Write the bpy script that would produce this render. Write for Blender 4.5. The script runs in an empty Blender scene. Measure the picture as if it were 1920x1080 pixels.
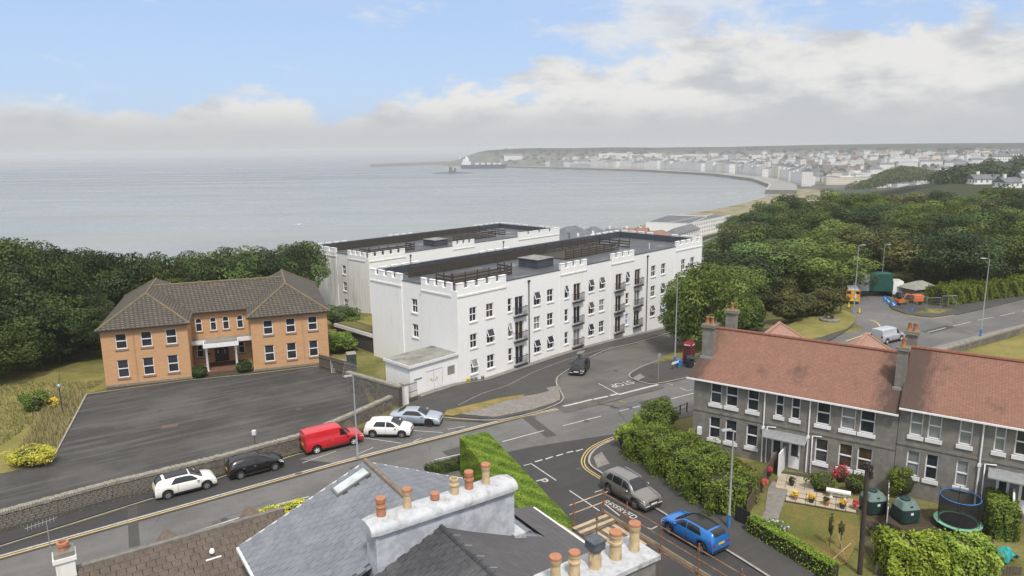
import bpy, bmesh, math, random
import numpy as np
from mathutils import Vector, Matrix
R = math.radians
rng = random.Random(7)
S = bpy.context.scene
COL = S.collection

# ---------------------------------------------------------------- camera
FPX, PITCH, ROLL, CAMH = 1331.0, R(11.2), R(-0.714), 24.0      # focal length in pixels of a 1920 wide frame
cam_d = bpy.data.cameras.new('camera'); cam_o = bpy.data.objects.new('camera', cam_d); COL.objects.link(cam_o)
cam_d.sensor_width = 36; cam_d.lens = FPX / 1920 * 36; cam_d.clip_start = 0.5; cam_d.clip_end = 60000
cam_o.matrix_world = (Matrix.Translation((0, 0, CAMH)) @ Matrix.Rotation(R(90) - PITCH, 4, 'X') @ Matrix.Rotation(ROLL, 4, 'Z'))
S.camera = cam_o

# ---------------------------------------------------------------- node expression helper
class X:
    """wraps a node socket so that shader maths reads as plain arithmetic"""
    def __init__(s, nt, sock): s.nt, s.s = nt, sock
    def _m(s, op, *o, clamp=False):
        n = s.nt.nodes.new('ShaderNodeMath'); n.operation = op; n.use_clamp = clamp
        for i, a in enumerate((s,) + o):
            if isinstance(a, X): s.nt.links.new(a.s, n.inputs[i])
            else: n.inputs[i].default_value = a
        return X(s.nt, n.outputs[0])
    def __add__(s, o): return s._m('ADD', o)
    __radd__ = __add__
    def __mul__(s, o): return s._m('MULTIPLY', o)
    __rmul__ = __mul__
    def __sub__(s, o): return s._m('SUBTRACT', o)
    def __rsub__(s, o): return (s * -1) + o
    def __truediv__(s, o): return s._m('DIVIDE', o)
    def pw(s, o): return s._m('POWER', o)
    def mx(s, o): return s._m('MAXIMUM', o)
    def mn(s, o): return s._m('MINIMUM', o)
    def ab(s): return s._m('ABSOLUTE')
    def step(s, a, b):
        n = s.nt.nodes.new('ShaderNodeMapRange'); n.interpolation_type = 'SMOOTHSTEP'
        s.nt.links.new(s.s, n.inputs[0]); n.inputs[1].default_value = a; n.inputs[2].default_value = b
        return X(s.nt, n.outputs[0])
class NT:
    def __init__(s, nt): s.nt = nt
    def new(s, t, **k):
        n = s.nt.nodes.new(t)
        for a, b in k.items(): setattr(n, a, b)
        return n
    def put(s, sock, v):
        if isinstance(v, X): s.nt.links.new(v.s, sock)
        elif isinstance(v, (tuple, list)) and len(v) == 3 and sock.type == 'RGBA': sock.default_value = (*v, 1)
        else: sock.default_value = v
    def co(s, kind='Object'): return X(s.nt, s.new('ShaderNodeTexCoord').outputs[kind])
    def pos(s): return X(s.nt, s.new('ShaderNodeNewGeometry').outputs['Position'])
    def island(s): return X(s.nt, s.new('ShaderNodeNewGeometry').outputs['Random Per Island'])
    def orand(s): return X(s.nt, s.new('ShaderNodeObjectInfo').outputs['Random'])
    def xyz(s, v):
        n = s.new('ShaderNodeSeparateXYZ'); s.put(n.inputs[0], v); return [X(s.nt, o) for o in n.outputs]
    def vec(s, x, y, z=0.0):
        n = s.new('ShaderNodeCombineXYZ')
        for i, a in enumerate((x, y, z)): s.put(n.inputs[i], a)
        return X(s.nt, n.outputs[0])
    def noise(s, v, scale, detail=4, rough=.55, dist=0):
        n = s.new('ShaderNodeTexNoise'); s.put(n.inputs['Vector'], v)
        n.inputs['Scale'].default_value = scale; n.inputs['Detail'].default_value = detail
        n.inputs['Roughness'].default_value = rough; n.inputs['Distortion'].default_value = dist
        return X(s.nt, n.outputs[0])
    def voro(s, v, scale, feat='F1', out='Distance'):
        n = s.new('ShaderNodeTexVoronoi', feature=feat); s.put(n.inputs['Vector'], v); n.inputs['Scale'].default_value = scale
        return X(s.nt, n.outputs[out])
    def mix(s, f, a, b):
        n = s.new('ShaderNodeMix', data_type='RGBA'); s.put(n.inputs[0], f); s.put(n.inputs[6], a); s.put(n.inputs[7], b)
        return X(s.nt, n.outputs[2])
    def brick(s, v, c1, c2, mortar, w, h, msize, off=.5):
        n = s.new('ShaderNodeTexBrick', offset=off); s.put(n.inputs['Vector'], v)
        s.put(n.inputs['Color1'], c1); s.put(n.inputs['Color2'], c2); s.put(n.inputs['Mortar'], mortar)
        n.inputs['Scale'].default_value = 1; n.inputs['Mortar Size'].default_value = msize
        n.inputs['Brick Width'].default_value = w; n.inputs['Row Height'].default_value = h; n.inputs['Bias'].default_value = 0
        return X(s.nt, n.outputs[0]), X(s.nt, n.outputs[1])
    def bump(s, h, strength=.3, dist=.02):
        n = s.new('ShaderNodeBump'); s.put(n.inputs['Height'], h)
        n.inputs['Strength'].default_value = strength; n.inputs['Distance'].default_value = dist
        return X(s.nt, n.outputs[0])

# ---------------------------------------------------------------- world: hazy summer sky with a low cloud bank
SUN_EL, SUN_AZ = R(58), R(166)            # azimuth measured from +Y clockwise: behind the camera, to the right
W = bpy.data.worlds.new('World'); S.world = W; W.use_nodes = True
w = NT(W.node_tree); W.node_tree.nodes.clear()
sky = w.new('ShaderNodeTexSky', sky_type='NISHITA', sun_disc=False, sun_elevation=SUN_EL, sun_rotation=SUN_AZ,
            altitude=60, air_density=1.0, dust_density=1.5, ozone_density=1.2)
d = w.co('Generated'); dx, dy, dz = w.xyz(d)
n1 = W.node_tree.nodes.new('ShaderNodeMath'); n1.operation = 'ARCTAN2'
W.node_tree.links.new(dx.s, n1.inputs[0]); W.node_tree.links.new(dy.s, n1.inputs[1])
azm = X(W.node_tree, n1.outputs[0])
cv = w.vec(dx * 1.0, dy * 1.0, dz * 1.9)
bil = w.noise(cv, 10.0, 8, .58, .25)                       # cloud bodies
bil2 = w.noise(w.vec(dx, dy, dz * 2.5 + 3.1), 4.2, 5, .5)
# the bank stands about 3 degrees high to the left of the bay and rises towards the right
bank_top = (azm + .08).step(-.35, .62) * .088 + .060
edge = (bank_top - dz) * 17 + (bil - .5) * 3.0 + (bil2 - .5) * .9
bank = edge.step(-.12, .40)
wisp = (w.noise(w.vec(dx, dy, dz * 2.6 + 1.7), 5.5, 8, .62, .3) + (azm + .1).step(-.3, .5) * .10).step(.56, .74) * dz.step(.06, .11) * .8   # torn cloud above the bank
pl = w.vec(dx / (dz + .12), dy / (dz + .12), 0.0)       # broken cloud deck overhead
deck = (w.noise(pl, .9, 7, .58) + (dz * .12)).step(.36, .58) * dz.step(.16, .34)
cover = bank.mx(deck * .92).mx(wisp)
shade = w.noise(w.vec(dx, dy, dz * 2.6 + 7.0), 9.0, 8, .58)
ccol = w.mix((shade + (bank_top - dz) * -.9 + .07).step(.36, .62), (.68, .695, .725), (1.0, .985, .955))
low = dz.step(.068, .014)
ccol = w.mix(low * .96, ccol, (.69, .70, .715))
lift = dz.step(.12, .75) * .30 + .80                    # an overcast sky is brighter towards the zenith
ccol = w.mix(1.0, ccol, ccol); cs_ = w.new('ShaderNodeVectorMath', operation='SCALE'); w.put(cs_.inputs[0], ccol); w.put(cs_.inputs['Scale'], lift); ccol = X(W.node_tree, cs_.outputs[0])
skyc = w.new('ShaderNodeMix', data_type='RGBA', blend_type='MULTIPLY'); skyc.inputs[0].default_value = 1
W.node_tree.links.new(sky.outputs[0], skyc.inputs[6]); skyc.inputs[7].default_value = (.125, .125, .135, 1)
veil = w.mix(.62, X(W.node_tree, skyc.outputs[2]), (.50, .67, .97))
final = w.mix(cover * .96, veil, ccol)
bg = w.new('ShaderNodeBackground'); w.put(bg.inputs[0], final); bg.inputs[1].default_value = 1.0
wo = w.new('ShaderNodeOutputWorld'); W.node_tree.links.new(bg.outputs[0], wo.inputs[0])
sun_d = bpy.data.lights.new('sun', 'SUN'); sun_d.energy = 3.3; sun_d.angle = R(8); sun_d.color = (1, .95, .88)
sun_o = bpy.data.objects.new('sun', sun_d); COL.objects.link(sun_o)
sv = Vector((math.sin(SUN_AZ) * math.cos(SUN_EL), math.cos(SUN_AZ) * math.cos(SUN_EL), math.sin(SUN_EL)))
sun_o.rotation_euler = sv.to_track_quat('Z', 'Y').to_euler(); sun_o.location = (60, -60, 120)
S.view_settings.view_transform = 'Standard'; S.view_settings.look = 'None'
S.view_settings.exposure = 0.06; S.view_settings.gamma = 1.0; S.view_settings.use_curve_mapping = False
cy = S.cycles
cy.use_denoising = True; cy.max_bounces = 6; cy.diffuse_bounces = 3; cy.glossy_bounces = 2; cy.transmission_bounces = 3
cy.transparent_max_bounces = 6; cy.volume_bounces = 2; cy.adaptive_threshold = .02; cy.caustics_reflective = False; cy.caustics_refractive = False
cy.sample_clamp_indirect = 6

# ---------------------------------------------------------------- where things stand: survey helper
_cp, _sp, _cr, _sr = math.cos(PITCH), math.sin(PITCH), math.cos(ROLL), math.sin(ROLL)
def sight(px, py):
    u, v = (px - 960) / FPX, (py - 540) / FPX
    u, v = u * _cr + v * _sr, -u * _sr + v * _cr
    return Vector((u, _cp - v * _sp, -_sp - v * _cp))
def G(px, py, z=0.0):
    """surveyed plan position of a spot of the place that lies at height z"""
    q = sight(px, py); t = (z - CAMH) / q.z
    return Vector((q.x * t, q.y * t, z))
def AT(px, py, Y):
    q = sight(px, py); t = Y / q.y
    return Vector((q.x * t, Y, CAMH + q.z * t))
def azv(a): return Vector((math.sin(R(a)), math.cos(R(a)), 0))
def sstep(a, b, x):
    t = np.clip((np.asarray(x, float) - a) / (b - a), 0, 1); return t * t * (3 - 2 * t)

# ---------------------------------------------------------------- mesh helper
class MB:
    def __init__(s): s.v, s.f, s.m = [], [], []
    def add(s, vs, fs, mi=0):
        k = len(s.v); s.v += [tuple(p) for p in vs]
        for f in fs: s.f.append(tuple(i + k for i in f)); s.m.append(mi)
        return s
    def poly(s, pts, mi=0): return s.add(pts, [tuple(range(len(pts)))], mi)
    def box(s, x0, y0, z0, x1, y1, z1, mi=0):
        return s.add([(x0, y0, z0), (x1, y0, z0), (x1, y1, z0), (x0, y1, z0), (x0, y0, z1), (x1, y0, z1), (x1, y1, z1), (x0, y1, z1)],
                     [(3, 2, 1, 0), (4, 5, 6, 7), (0, 1, 5, 4), (1, 2, 6, 5), (2, 3, 7, 6), (3, 0, 4, 7)], mi)
    def beam(s, p, q, w, h, mi=0, up=(0, 0, 1)):
        """box of w x h section from p to q"""
        p, q = Vector(p), Vector(q); t = (q - p).normalized(); a = t.cross(Vector(up))
        if a.length < 1e-4: a = t.cross(Vector((0, 1, 0)))
        a.normalize(); b = a.cross(t); vs = []
        for c in (p, q):
            for i, j in ((-1, -1), (1, -1), (1, 1), (-1, 1)): vs.append(c + a * i * w / 2 + b * j * h / 2)
        return s.add(vs, [(3, 2, 1, 0), (4, 5, 6, 7), (0, 1, 5, 4), (1, 2, 6, 5), (2, 3, 7, 6), (3, 0, 4, 7)], mi)
    def prism(s, pts, z0, z1, mi=0):
        n = len(pts); vs = [(p[0], p[1], z0) for p in pts] + [(p[0], p[1], z1) for p in pts]
        return s.add(vs, [tuple(range(n))[::-1], tuple(range(n, 2 * n))] + [(i, (i + 1) % n, n + (i + 1) % n, n + i) for i in range(n)], mi)
    def tube(s, pts, r, n=8, mi=0, cap=True):
        pts = [Vector(p) for p in pts]; rs = r if isinstance(r, (list, tuple)) else [r] * len(pts); vs = []; k = len(pts)
        for i, p in enumerate(pts):
            t = (pts[min(i + 1, k - 1)] - pts[max(i - 1, 0)]).normalized()
            a = t.cross(Vector((0, 0, 1)))
            if a.length < 1e-3: a = Vector((1, 0, 0))
            a.normalize(); b = t.cross(a)
            for j in range(n):
                th = 2 * math.pi * j / n; vs.append(p + (a * math.cos(th) + b * math.sin(th)) * rs[i])
        fs = [(i * n + j, i * n + (j + 1) % n, (i + 1) * n + (j + 1) % n, (i + 1) * n + j) for i in range(k - 1) for j in range(n)]
        if cap: fs += [tuple(range(n))[::-1], tuple(range((k - 1) * n, k * n))]
        return s.add(vs, fs, mi)
    def lathe(s, prof, n=14, c=(0, 0, 0), mi=0):
        vs = [(c[0] + r * math.cos(2 * math.pi * j / n), c[1] + r * math.sin(2 * math.pi * j / n), c[2] + z) for r, z in prof for j in range(n)]
        k = len(prof)
        fs = [(i * n + j, i * n + (j + 1) % n, (i + 1) * n + (j + 1) % n, (i + 1) * n + j) for i in range(k - 1) for j in range(n)]
        fs += [tuple(range(n))[::-1], tuple(range((k - 1) * n, k * n))]
        return s.add(vs, fs, mi)
    def disc(s, c, ax, r, n=16, mi=0):
        ax = Vector(ax).normalized(); a = ax.orthogonal().normalized(); b = ax.cross(a)
        return s.poly([Vector(c) + (a * math.cos(2 * math.pi * j / n) + b * math.sin(2 * math.pi * j / n)) * r for j in range(n)], mi)
    def mesh(s, name, mats):
        me = bpy.data.meshes.new(name); me.from_pydata(s.v, [], s.f)
        for m_ in (mats if isinstance(mats, (list, tuple)) else [mats]): me.materials.append(m_)
        if any(s.m): me.polygons.foreach_set('material_index', s.m)
        me.update(); return me
    def build(s, name, mats, parent=None, loc=None, rz=0, smooth=None):
        me = s.mesh(name, mats)
        if smooth is not None:
            me.shade_smooth()
            if smooth < 179: me.set_sharp_from_angle(angle=R(smooth))
        return put(name, me, parent, loc, rz)
def put(name, me, parent=None, loc=None, rz=0, rx=0, sc=None):
    o = bpy.data.objects.new(name, me); COL.objects.link(o)
    if loc is not None: o.location = loc
    if rz or rx: o.rotation_euler = (rx, 0, rz)
    if sc is not None: o.scale = sc if isinstance(sc, (tuple, list)) else (sc, sc, sc)
    if parent is not None: o.parent = parent
    return o
def tag(o, label, cat, group=None):
    o['label'] = label; o['category'] = cat
    if group: o['group'] = group
    return o
def thing(name, label, cat, loc=(0, 0, 0), rz=0, group=None):
    o = put(name, None, None, loc, rz); o.empty_display_size = .5
    return tag(o, label, cat, group)
def kind(o, k): o['kind'] = k; return o
def copy_tree(o, parent=None):
    c = o.copy(); COL.objects.link(c)
    if parent is not None: c.parent = parent
    for ch in [x for x in bpy.data.objects if x.parent == o]: copy_tree(ch, c)
    return c
_cache = {}
def cached(key, fn):
    if key not in _cache: _cache[key] = fn()
    return _cache[key]
# ---------------------------------------------------------------- materials
def base(name, rough=.8, metal=0.0, spec=.5):
    m = bpy.data.materials.new(name); m.use_nodes = True; nt = m.node_tree; nt.nodes.clear()
    h = NT(nt); b = h.new('ShaderNodeBsdfPrincipled'); o = h.new('ShaderNodeOutputMaterial')
    nt.links.new(b.outputs[0], o.inputs[0])
    b.inputs['Roughness'].default_value = rough; b.inputs['Metallic'].default_value = metal
    b.inputs['Specular IOR Level'].default_value = spec
    return m, h, b
def pm(name, c1, c2=None, scale=2., detail=5, rough=.8, bump=0., bscale=None, c3=None, s3=.25, amt3=.6, metal=0, spec=.4, coat=0, world=False, lo=.35, hi=.65, stretch=None):
    """paint / stone / earth: two tones broken by noise, an optional third in large patches, fine relief"""
    m, h, b = base(name, rough, metal, spec)
    v = h.pos() if world else h.co()
    if stretch:
        x, y, z = h.xyz(v); v = h.vec(x * stretch[0], y * stretch[1], z * stretch[2])
    c2 = c2 or tuple(a * .82 for a in c1)
    n = h.noise(v, scale, detail, .6)
    col = h.mix(n.step(lo, hi), c1, c2)
    if c3: col = h.mix(h.noise(v, s3, 4, .6).step(.5, .72) * amt3, col, c3)
    h.put(b.inputs['Base Color'], col)
    if bump: h.put(b.inputs['Normal'], h.bump(h.noise(v, bscale or scale * 4, 4, .65), bump, .03))
    if coat: b.inputs['Coat Weight'].default_value = coat; b.inputs['Coat Roughness'].default_value = .05
    return m
def glassy(name, c, rough=.06, var=.5):
    """window pane with a dim room behind it: dark, glossy, uneven"""
    m, h, b = base(name, rough, 0, .6)
    n = h.noise(h.pos(), .9, 2)
    h.put(b.inputs['Base Color'], h.mix(n.step(.35, .65) * var, c, tuple(min(1, a * 2.4 + .01) for a in c)))
    h.put(b.inputs['Normal'], h.bump(h.noise(h.pos(), .6, 1), .03, .05))
    return m
def tiles(name, c1, c2, mortar, w, hgt, sinp=.5, ms=.012, moss=None, stain=None, rough=.85, relief=.6, moss_lo=.5, spots=()):
    m, h, b = base(name, rough, 0, .3)
    v = h.co(); x, y, z = h.xyz(v)
    uv = h.vec(x + y, z * (1 / sinp), 0)
    c, f = h.brick(uv, c1, c2, mortar, w, hgt, ms)
    n = h.noise(v, 1.7, 6, .6); n2 = h.noise(v, 9, 4)
    c = h.mix(n.step(.3, .75) * .45, c, tuple(a * .6 for a in c1))
    c = h.mix(n2.step(.45, .7) * .3, c, tuple(min(1, a * 1.35) for a in c2))
    if moss: c = h.mix(h.noise(v, .55, 6, .65).step(moss_lo, moss_lo + .22) * .75, c, moss)
    if stain: c = h.mix(h.noise(h.vec(x * 1.1, y * 1.1, z * .3), .42, 5, .65).step(.55, .75) * .8, c, stain)
    for sx, sw in spots:                                   # lichen and soot around stacks and verges
        k = ((x - sx).ab() * (1 / sw) + h.noise(h.vec(x * 2.5, y, z * 1.2), 1.3, 5, .65) * 1.4).step(1.85, 1.05); c = h.mix(k * .85, c, (.065, .048, .040))
    h.put(b.inputs['Base Color'], c)
    row = (z * (1 / sinp) / hgt)._m('FRACT')
    h.put(b.inputs['Normal'], h.bump((f * -1.0) + (row * -.8) + n2 * .3, relief, .03))
    return m
def brickwork(name, c1, c2, mortar, w=.225, hgt=.075):
    m, h, b = base(name, .9, 0, .25)
    v = h.co(); x, y, z = h.xyz(v); uv = h.vec(x + y, z, 0)
    c, f = h.brick(uv, c1, c2, mortar, w, hgt, .01)
    c = h.mix(h.noise(h.vec(x + y, z * 5, 0), .8, 4).step(.4, .62) * .5, c, tuple(a * .8 for a in c1))
    c = h.mix(h.noise(v, .35, 5).step(.45, .75) * .4, c, tuple(min(1, a * 1.2) for a in c2))
    c = h.mix(h.noise(h.vec((x + y) * 3, z * .25, 0), .9, 4).step(.58, .8) * .35, c, (.30, .22, .14))
    h.put(b.inputs['Base Color'], c); h.put(b.inputs['Normal'], h.bump(f * -1.0, .35, .01))
    return m
def render_wall(name, c, stain, amt=.5, fine=0., lo=.5):
    """painted render with rain streaks under sills and copings"""
    m, h, b = base(name, .85, 0, .3)
    v = h.co(); x, y, z = h.xyz(v)
    st = h.noise(h.vec((x + y) * 2.2, (x - y) * 2.2, z * .22), 1.0, 5, .62).step(lo, lo + .28)
    big = h.noise(v, .16, 5, .6).step(.4, .7)
    col = h.mix(st * (big * .8 + .2) * amt, c, stain)
    col = h.mix(h.noise(v, 3., 5, .6).step(.4, .7) * .10, col, tuple(a * .75 for a in c))
    if fine: col = h.mix(h.noise(v, 1.6, 6, .7).step(.42, .62) * .6, col, tuple(a * 1.6 for a in c)); col = h.mix(h.noise(v, 26, 3, .7).step(.4, .6) * fine, col, tuple(a * .55 for a in c))
    h.put(b.inputs['Base Color'], col); h.put(b.inputs['Normal'], h.bump(h.noise(v, 40, 3), .25 if fine else .08, .01))
    return m
def asphalt(name, c, patch, light=.5, crack=0.6, streak=0.):
    m, h, b = base(name, .88, 0, .35)
    v = h.pos(); x, y, z = h.xyz(v)
    col = h.mix(h.noise(v, .13, 6, .62).step(.40, .66) * light, c, patch)
    ux = x * .829 + y * .559; uy = y * .829 - x * .559            # along and across the main road
    col = h.mix(h.noise(h.vec(ux * .12, uy * 1.5, 0), 1.0, 5, .6).step(.46, .70) * (.35 + streak), col, patch)
    col = h.mix(h.noise(v, .9, 5, .65).step(.55, .74) * .35, col, tuple(a * .62 for a in c))
    col = h.mix(h.noise(v, 22, 3, .7).step(.45, .75) * .30, col, tuple(min(1, a * 1.7) for a in patch))
    wob = h.noise(v, .8, 3)
    cr = h.voro(h.vec(ux * .7 + wob * 1.4, uy * 1.2 + wob * 1.4, 0), .21, 'DISTANCE_TO_EDGE').step(.012, .0)
    cr = cr * h.noise(v, .09, 2).step(.48, .6)
    col = h.mix(cr * crack, col, (.022, .021, .02))
    h.put(b.inputs['Base Color'], col); h.put(b.inputs['Normal'], h.bump(h.noise(v, 30, 3, .7), .25, .01))
    h.put(b.inputs['Roughness'], h.noise(v, .5, 4) * .3 + .68)
    return m
def grassy(name, c1, c2, c3, s=.25, fine=9.):
    m, h, b = base(name, .95, 0, .1)
    v = h.pos()
    col = h.mix(h.noise(v, s, 6, .65).step(.36, .64), c1, c2)
    col = h.mix(h.noise(v, s * 3.3, 5, .6).step(.48, .72) * .8, col, c3)
    n = h.noise(v, fine, 5, .75)
    col = h.mix(n.step(.42, .7) * .5, col, tuple(a * .45 for a in c1))
    h.put(b.inputs['Base Color'], col); h.put(b.inputs['Normal'], h.bump(n, .8, .08))
    return m
m_screen = pm('dark_weathered_roof_timber', (.060, .050, .040), (.038, .032, .027), 3, rough=.9, stretch=(1, 1, 4))
def leafy(name, c1, c2, c3, trans=.22):
    """leaves: each leaf its own tint, light and dark sprays over the crown"""
    m = bpy.data.materials.new(name); m.use_nodes = True; nt = m.node_tree; nt.nodes.clear(); h = NT(nt)
    isl = h.island(); v = h.co()
    col = h.mix(isl, c1, c2)
    col = h.mix(h.noise(v, .55, 3).step(.42, .66) * .75, col, c3)
    at = h.new('ShaderNodeAttribute', attribute_name='spray'); k_ = X(nt, at.outputs['Fac'])      # sprays of younger and older leaves
    col = h.mix(k_.step(.45, 1.0) * .7, col, tuple(min(1, a * 1.55) for a in c3)); col = h.mix(k_.step(.5, .0) * .6, col, tuple(a * .62 for a in c1))
    ob = h.orand()
    hs = h.new('ShaderNodeHueSaturation'); h.put(hs.inputs['Color'], col); h.put(hs.inputs['Hue'], ob * .035 + .4825)
    h.put(hs.inputs['Value'], ob * .35 + .82); h.put(hs.inputs['Saturation'], ob * -.12 + 1.04)
    c = X(nt, hs.outputs[0])
    b = h.new('ShaderNodeBsdfPrincipled'); h.put(b.inputs['Base Color'], c)
    b.inputs['Roughness'].default_value = .55; b.inputs['Specular IOR Level'].default_value = .25
    t = h.new('ShaderNodeBsdfTranslucent'); h.put(t.inputs[0], c)
    mx = h.new('ShaderNodeMixShader'); mx.inputs[0].default_value = trans
    nt.links.new(b.outputs[0], mx.inputs[1]); nt.links.new(t.outputs[0], mx.inputs[2])
    o = h.new('ShaderNodeOutputMaterial'); nt.links.new(mx.outputs[0], o.inputs[0])
    return m
def carpaint(name, c, metal=.0, rough=.28):
    m, h, b = base(name, rough, metal, .5)
    h.put(b.inputs['Base Color'], h.mix(h.noise(h.co(), 2.5, 3).step(.4, .7) * .15, c, tuple(a * .8 for a in c)))
    b.inputs['Coat Weight'].default_value = .7; b.inputs['Coat Roughness'].default_value = .06
    return m

m_white = render_wall('white_render', (.80, .797, .79), (.44, .43, .405), .55, lo=.52)
m_white_old = render_wall('weathered_white_render', (.76, .75, .735), (.36, .35, .32), .85, lo=.42)
m_grey = render_wall('grey_pebbledash', (.205, .193, .172), (.085, .08, .07), .85, fine=.6)
m_rend_grey = render_wall('blue_grey_render', (.37, .385, .425), (.22, .225, .23), .5, fine=.12)
m_capping = pm('pale_cement_capping', (.50, .51, .535), (.40, .41, .43), 3, bump=.45, c3=(.24, .245, .21), s3=2.2, amt3=.75)
m_brick = brickwork('orange_buff_brick', (.60, .335, .172), (.53, .285, .14), (.48, .35, .22))
m_tile_brown = tiles('brown_concrete_tile', (.135, .118, .098), (.095, .082, .070), (.022, .019, .017), .45, .40, .42, .05, moss=(.185, .135, .045), moss_lo=.56, relief=1.0)
m_tile_red = tiles('red_clay_tile', (.295, .155, .110), (.23, .12, .088), (.12, .064, .048), .17, .11, .64, .01, stain=(.085, .06, .048), spots=((14.2, 1.9), (-.3, 1.3)))
m_tile_pink = tiles('pale_clay_tile', (.46, .275, .215), (.39, .225, .175), (.17, .09, .07), .17, .11, .64, .01)
m_slate_far = tiles('far_grey_slate', (.16, .17, .19), (.12, .13, .15), (.05, .05, .06), .4, .25, .6, .02)
m_flat = pm('grey_roof_membrane', (.088, .092, .10), (.066, .07, .078), .5, rough=.6, c3=(.25, .26, .28), s3=.3, bump=.05)
m_flat_d = pm('dark_roof_upstand', (.062, .070, .086), (.048, .055, .068), .8, rough=.6)
m_felt = pm('weathered_felt', (.27, .265, .24), (.20, .195, .17), .8, c3=(.11, .10, .085), s3=.45, amt3=.9, bump=.2)
m_upvc = pm('white_plastic', (.80, .80, .81), (.74, .74, .75), 3, rough=.4)
m_paint = pm('chalky_white_paint', (.74, .74, .73), (.64, .63, .61), 4, rough=.7)
m_glass = glassy('dark_window_glass', (.020, .023, .028))
m_glass_w = glassy('warm_dim_window_glass', (.045, .032, .022))
m_glass_b = glassy('pale_blue_blind_glass', (.20, .27, .36), .15)
m_net = glassy('net_curtain_glass', (.19, .195, .19), .2, .3)
m_sill = pm('stone_sill', (.26, .22, .18), (.19, .165, .14), 5)
m_black = pm('black_metal', (.022, .022, .024), (.03, .03, .032), 5, rough=.45)
m_dark = pm('dark_rubber', (.018, .018, .019), (.026, .026, .026), 8, rough=.85)
m_timber = pm('grey_weathered_timber', (.135, .112, .085), (.09, .074, .056), 3, rough=.9, stretch=(1, 1, 4), bump=.3)
m_pine = pm('fresh_scaffold_board', (.47, .37, .25), (.38, .29, .19), 2.5, rough=.85, bump=.2, c3=(.22, .17, .12), s3=1.1)
m_rust = pm('rusty_scaffold_tube', (.25, .125, .070), (.15, .075, .045), 6, rough=.8, c3=(.34, .22, .13), s3=2.5)
m_galv = pm('galvanised_steel', (.42, .43, .44), (.34, .35, .36), 4, rough=.45, metal=.5)
m_lamp = pm('lamp_post_grey', (.33, .34, .35), (.28, .29, .30), 3, rough=.5)
m_blue = pm('bright_blue_plastic', (.035, .20, .55), (.03, .15, .42), 3, rough=.5)
m_road = asphalt('main_road_asphalt', (.098, .095, .093), (.158, .153, .148), .7, .9)
m_road_d = asphalt('dark_fresh_asphalt', (.040, .039, .039), (.062, .060, .059), .5, .3)
m_road_b = asphalt('brownish_worn_asphalt', (.128, .120, .107), (.062, .058, .054), .75, .7)
m_park = asphalt('car_park_asphalt', (.036, .0345, .033), (.100, .095, .089), .6, .5, .5)
m_path = asphalt('footpath_asphalt', (.052, .0495, .047), (.082, .079, .074), .5, .3)
m_slabs = pm('gritty_concrete_paving', (.215, .200, .180), (.165, .152, .135), 4, c3=(.30, .285, .26), s3=1.3, amt3=.5, bump=.3, world=True)
m_kerb = pm('worn_kerbstone', (.34, .32, .29), (.25, .235, .21), 3, world=True, bump=.3)
m_linew = pm('worn_white_road_paint', (.50, .495, .48), (.37, .365, .355), 5, world=True, c3=(.30, .29, .28), s3=1.6, amt3=.7)
m_liney = pm('worn_yellow_road_paint', (.56, .40, .15), (.47, .33, .13), 4, world=True, c3=(.34, .29, .2), s3=1.2, amt3=.6)
m_grass = grassy('rough_grass', (.125, .135, .038), (.26, .215, .085), (.080, .105, .028))
m_lawn = grassy('mown_lawn', (.19, .175, .052), (.26, .22, .082), (.135, .145, .04), .2, 6)
m_dry = grassy('parched_grass', (.30, .215, .085), (.19, .165, .055), (.36, .275, .125), .5, 8)
m_earth = grassy('bare_earth', (.085, .068, .046), (.065, .06, .034), (.125, .10, .068), .6, 7)
m_wood_floor = grassy('shaded_woodland_floor', (.040, .046, .018), (.062, .058, .028), (.03, .04, .014), .15, 3)
m_stone = pm('slaty_rubble_stone', (.190, .172, .145), (.115, .105, .092), 3, c3=(.27, .24, .19), s3=.7, amt3=.7, bump=.5)
m_stone_d = pm('dark_mortar_joint', (.075, .07, .062), (.05, .047, .042), 5, bump=.4)
m_cop = pm('pale_coping_stone', (.30, .275, .235), (.22, .205, .175), 3, bump=.4, c3=(.20, .19, .12), s3=1.2)
m_terra = pm('terracotta_pot', (.44, .20, .11), (.36, .16, .088), 5, c3=(.26, .13, .08), s3=3., amt3=.6)
m_buff = pm('buff_fireclay_pot', (.55, .42, .255), (.46, .34, .20), 4, c3=(.22, .17, .11), s3=2.5, amt3=.8)
m_bark = pm('grey_brown_bark', (.105, .085, .062), (.065, .054, .042), 5, stretch=(1, 1, .3), bump=.6)
m_leaf_d = leafy('dark_tree_leaves', (0.025, 0.045, 0.014), (0.041, 0.067, 0.018), (0.057, 0.087, 0.022))
m_leaf_m = leafy('mid_tree_leaves', (0.052, 0.085, 0.02), (0.078, 0.12, 0.026), (0.111, 0.151, 0.032))
m_leaf_b = leafy('sycamore_leaves', (0.078, 0.123, 0.021), (0.116, 0.167, 0.028), (0.157, 0.202, 0.04))
m_leaf_o = leafy('olive_tree_leaves', (0.065, 0.075, 0.022), (0.093, 0.102, 0.029), (0.136, 0.137, 0.039))
m_hedge = leafy('conifer_hedge_leaves', (0.127, 0.204, 0.012), (0.182, 0.27, 0.018), (0.231, 0.308, 0.028))
m_hedge_s = leafy('privet_leaves', (0.094, 0.15, 0.02), (0.143, 0.204, 0.026), (0.195, 0.246, 0.035))
m_yel = leafy('golden_shrub_leaves', (.40, .40, .03), (.50, .48, .045), (.58, .50, .07))
m_lime = leafy('lime_shrub_leaves', (0.18, 0.253, 0.018), (0.252, 0.319, 0.024), (0.3, 0.352, 0.039))
m_core = pm('hedge_inner_twigs', (.036, .042, .014), (.025, .03, .012), 6, bump=.8)
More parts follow.
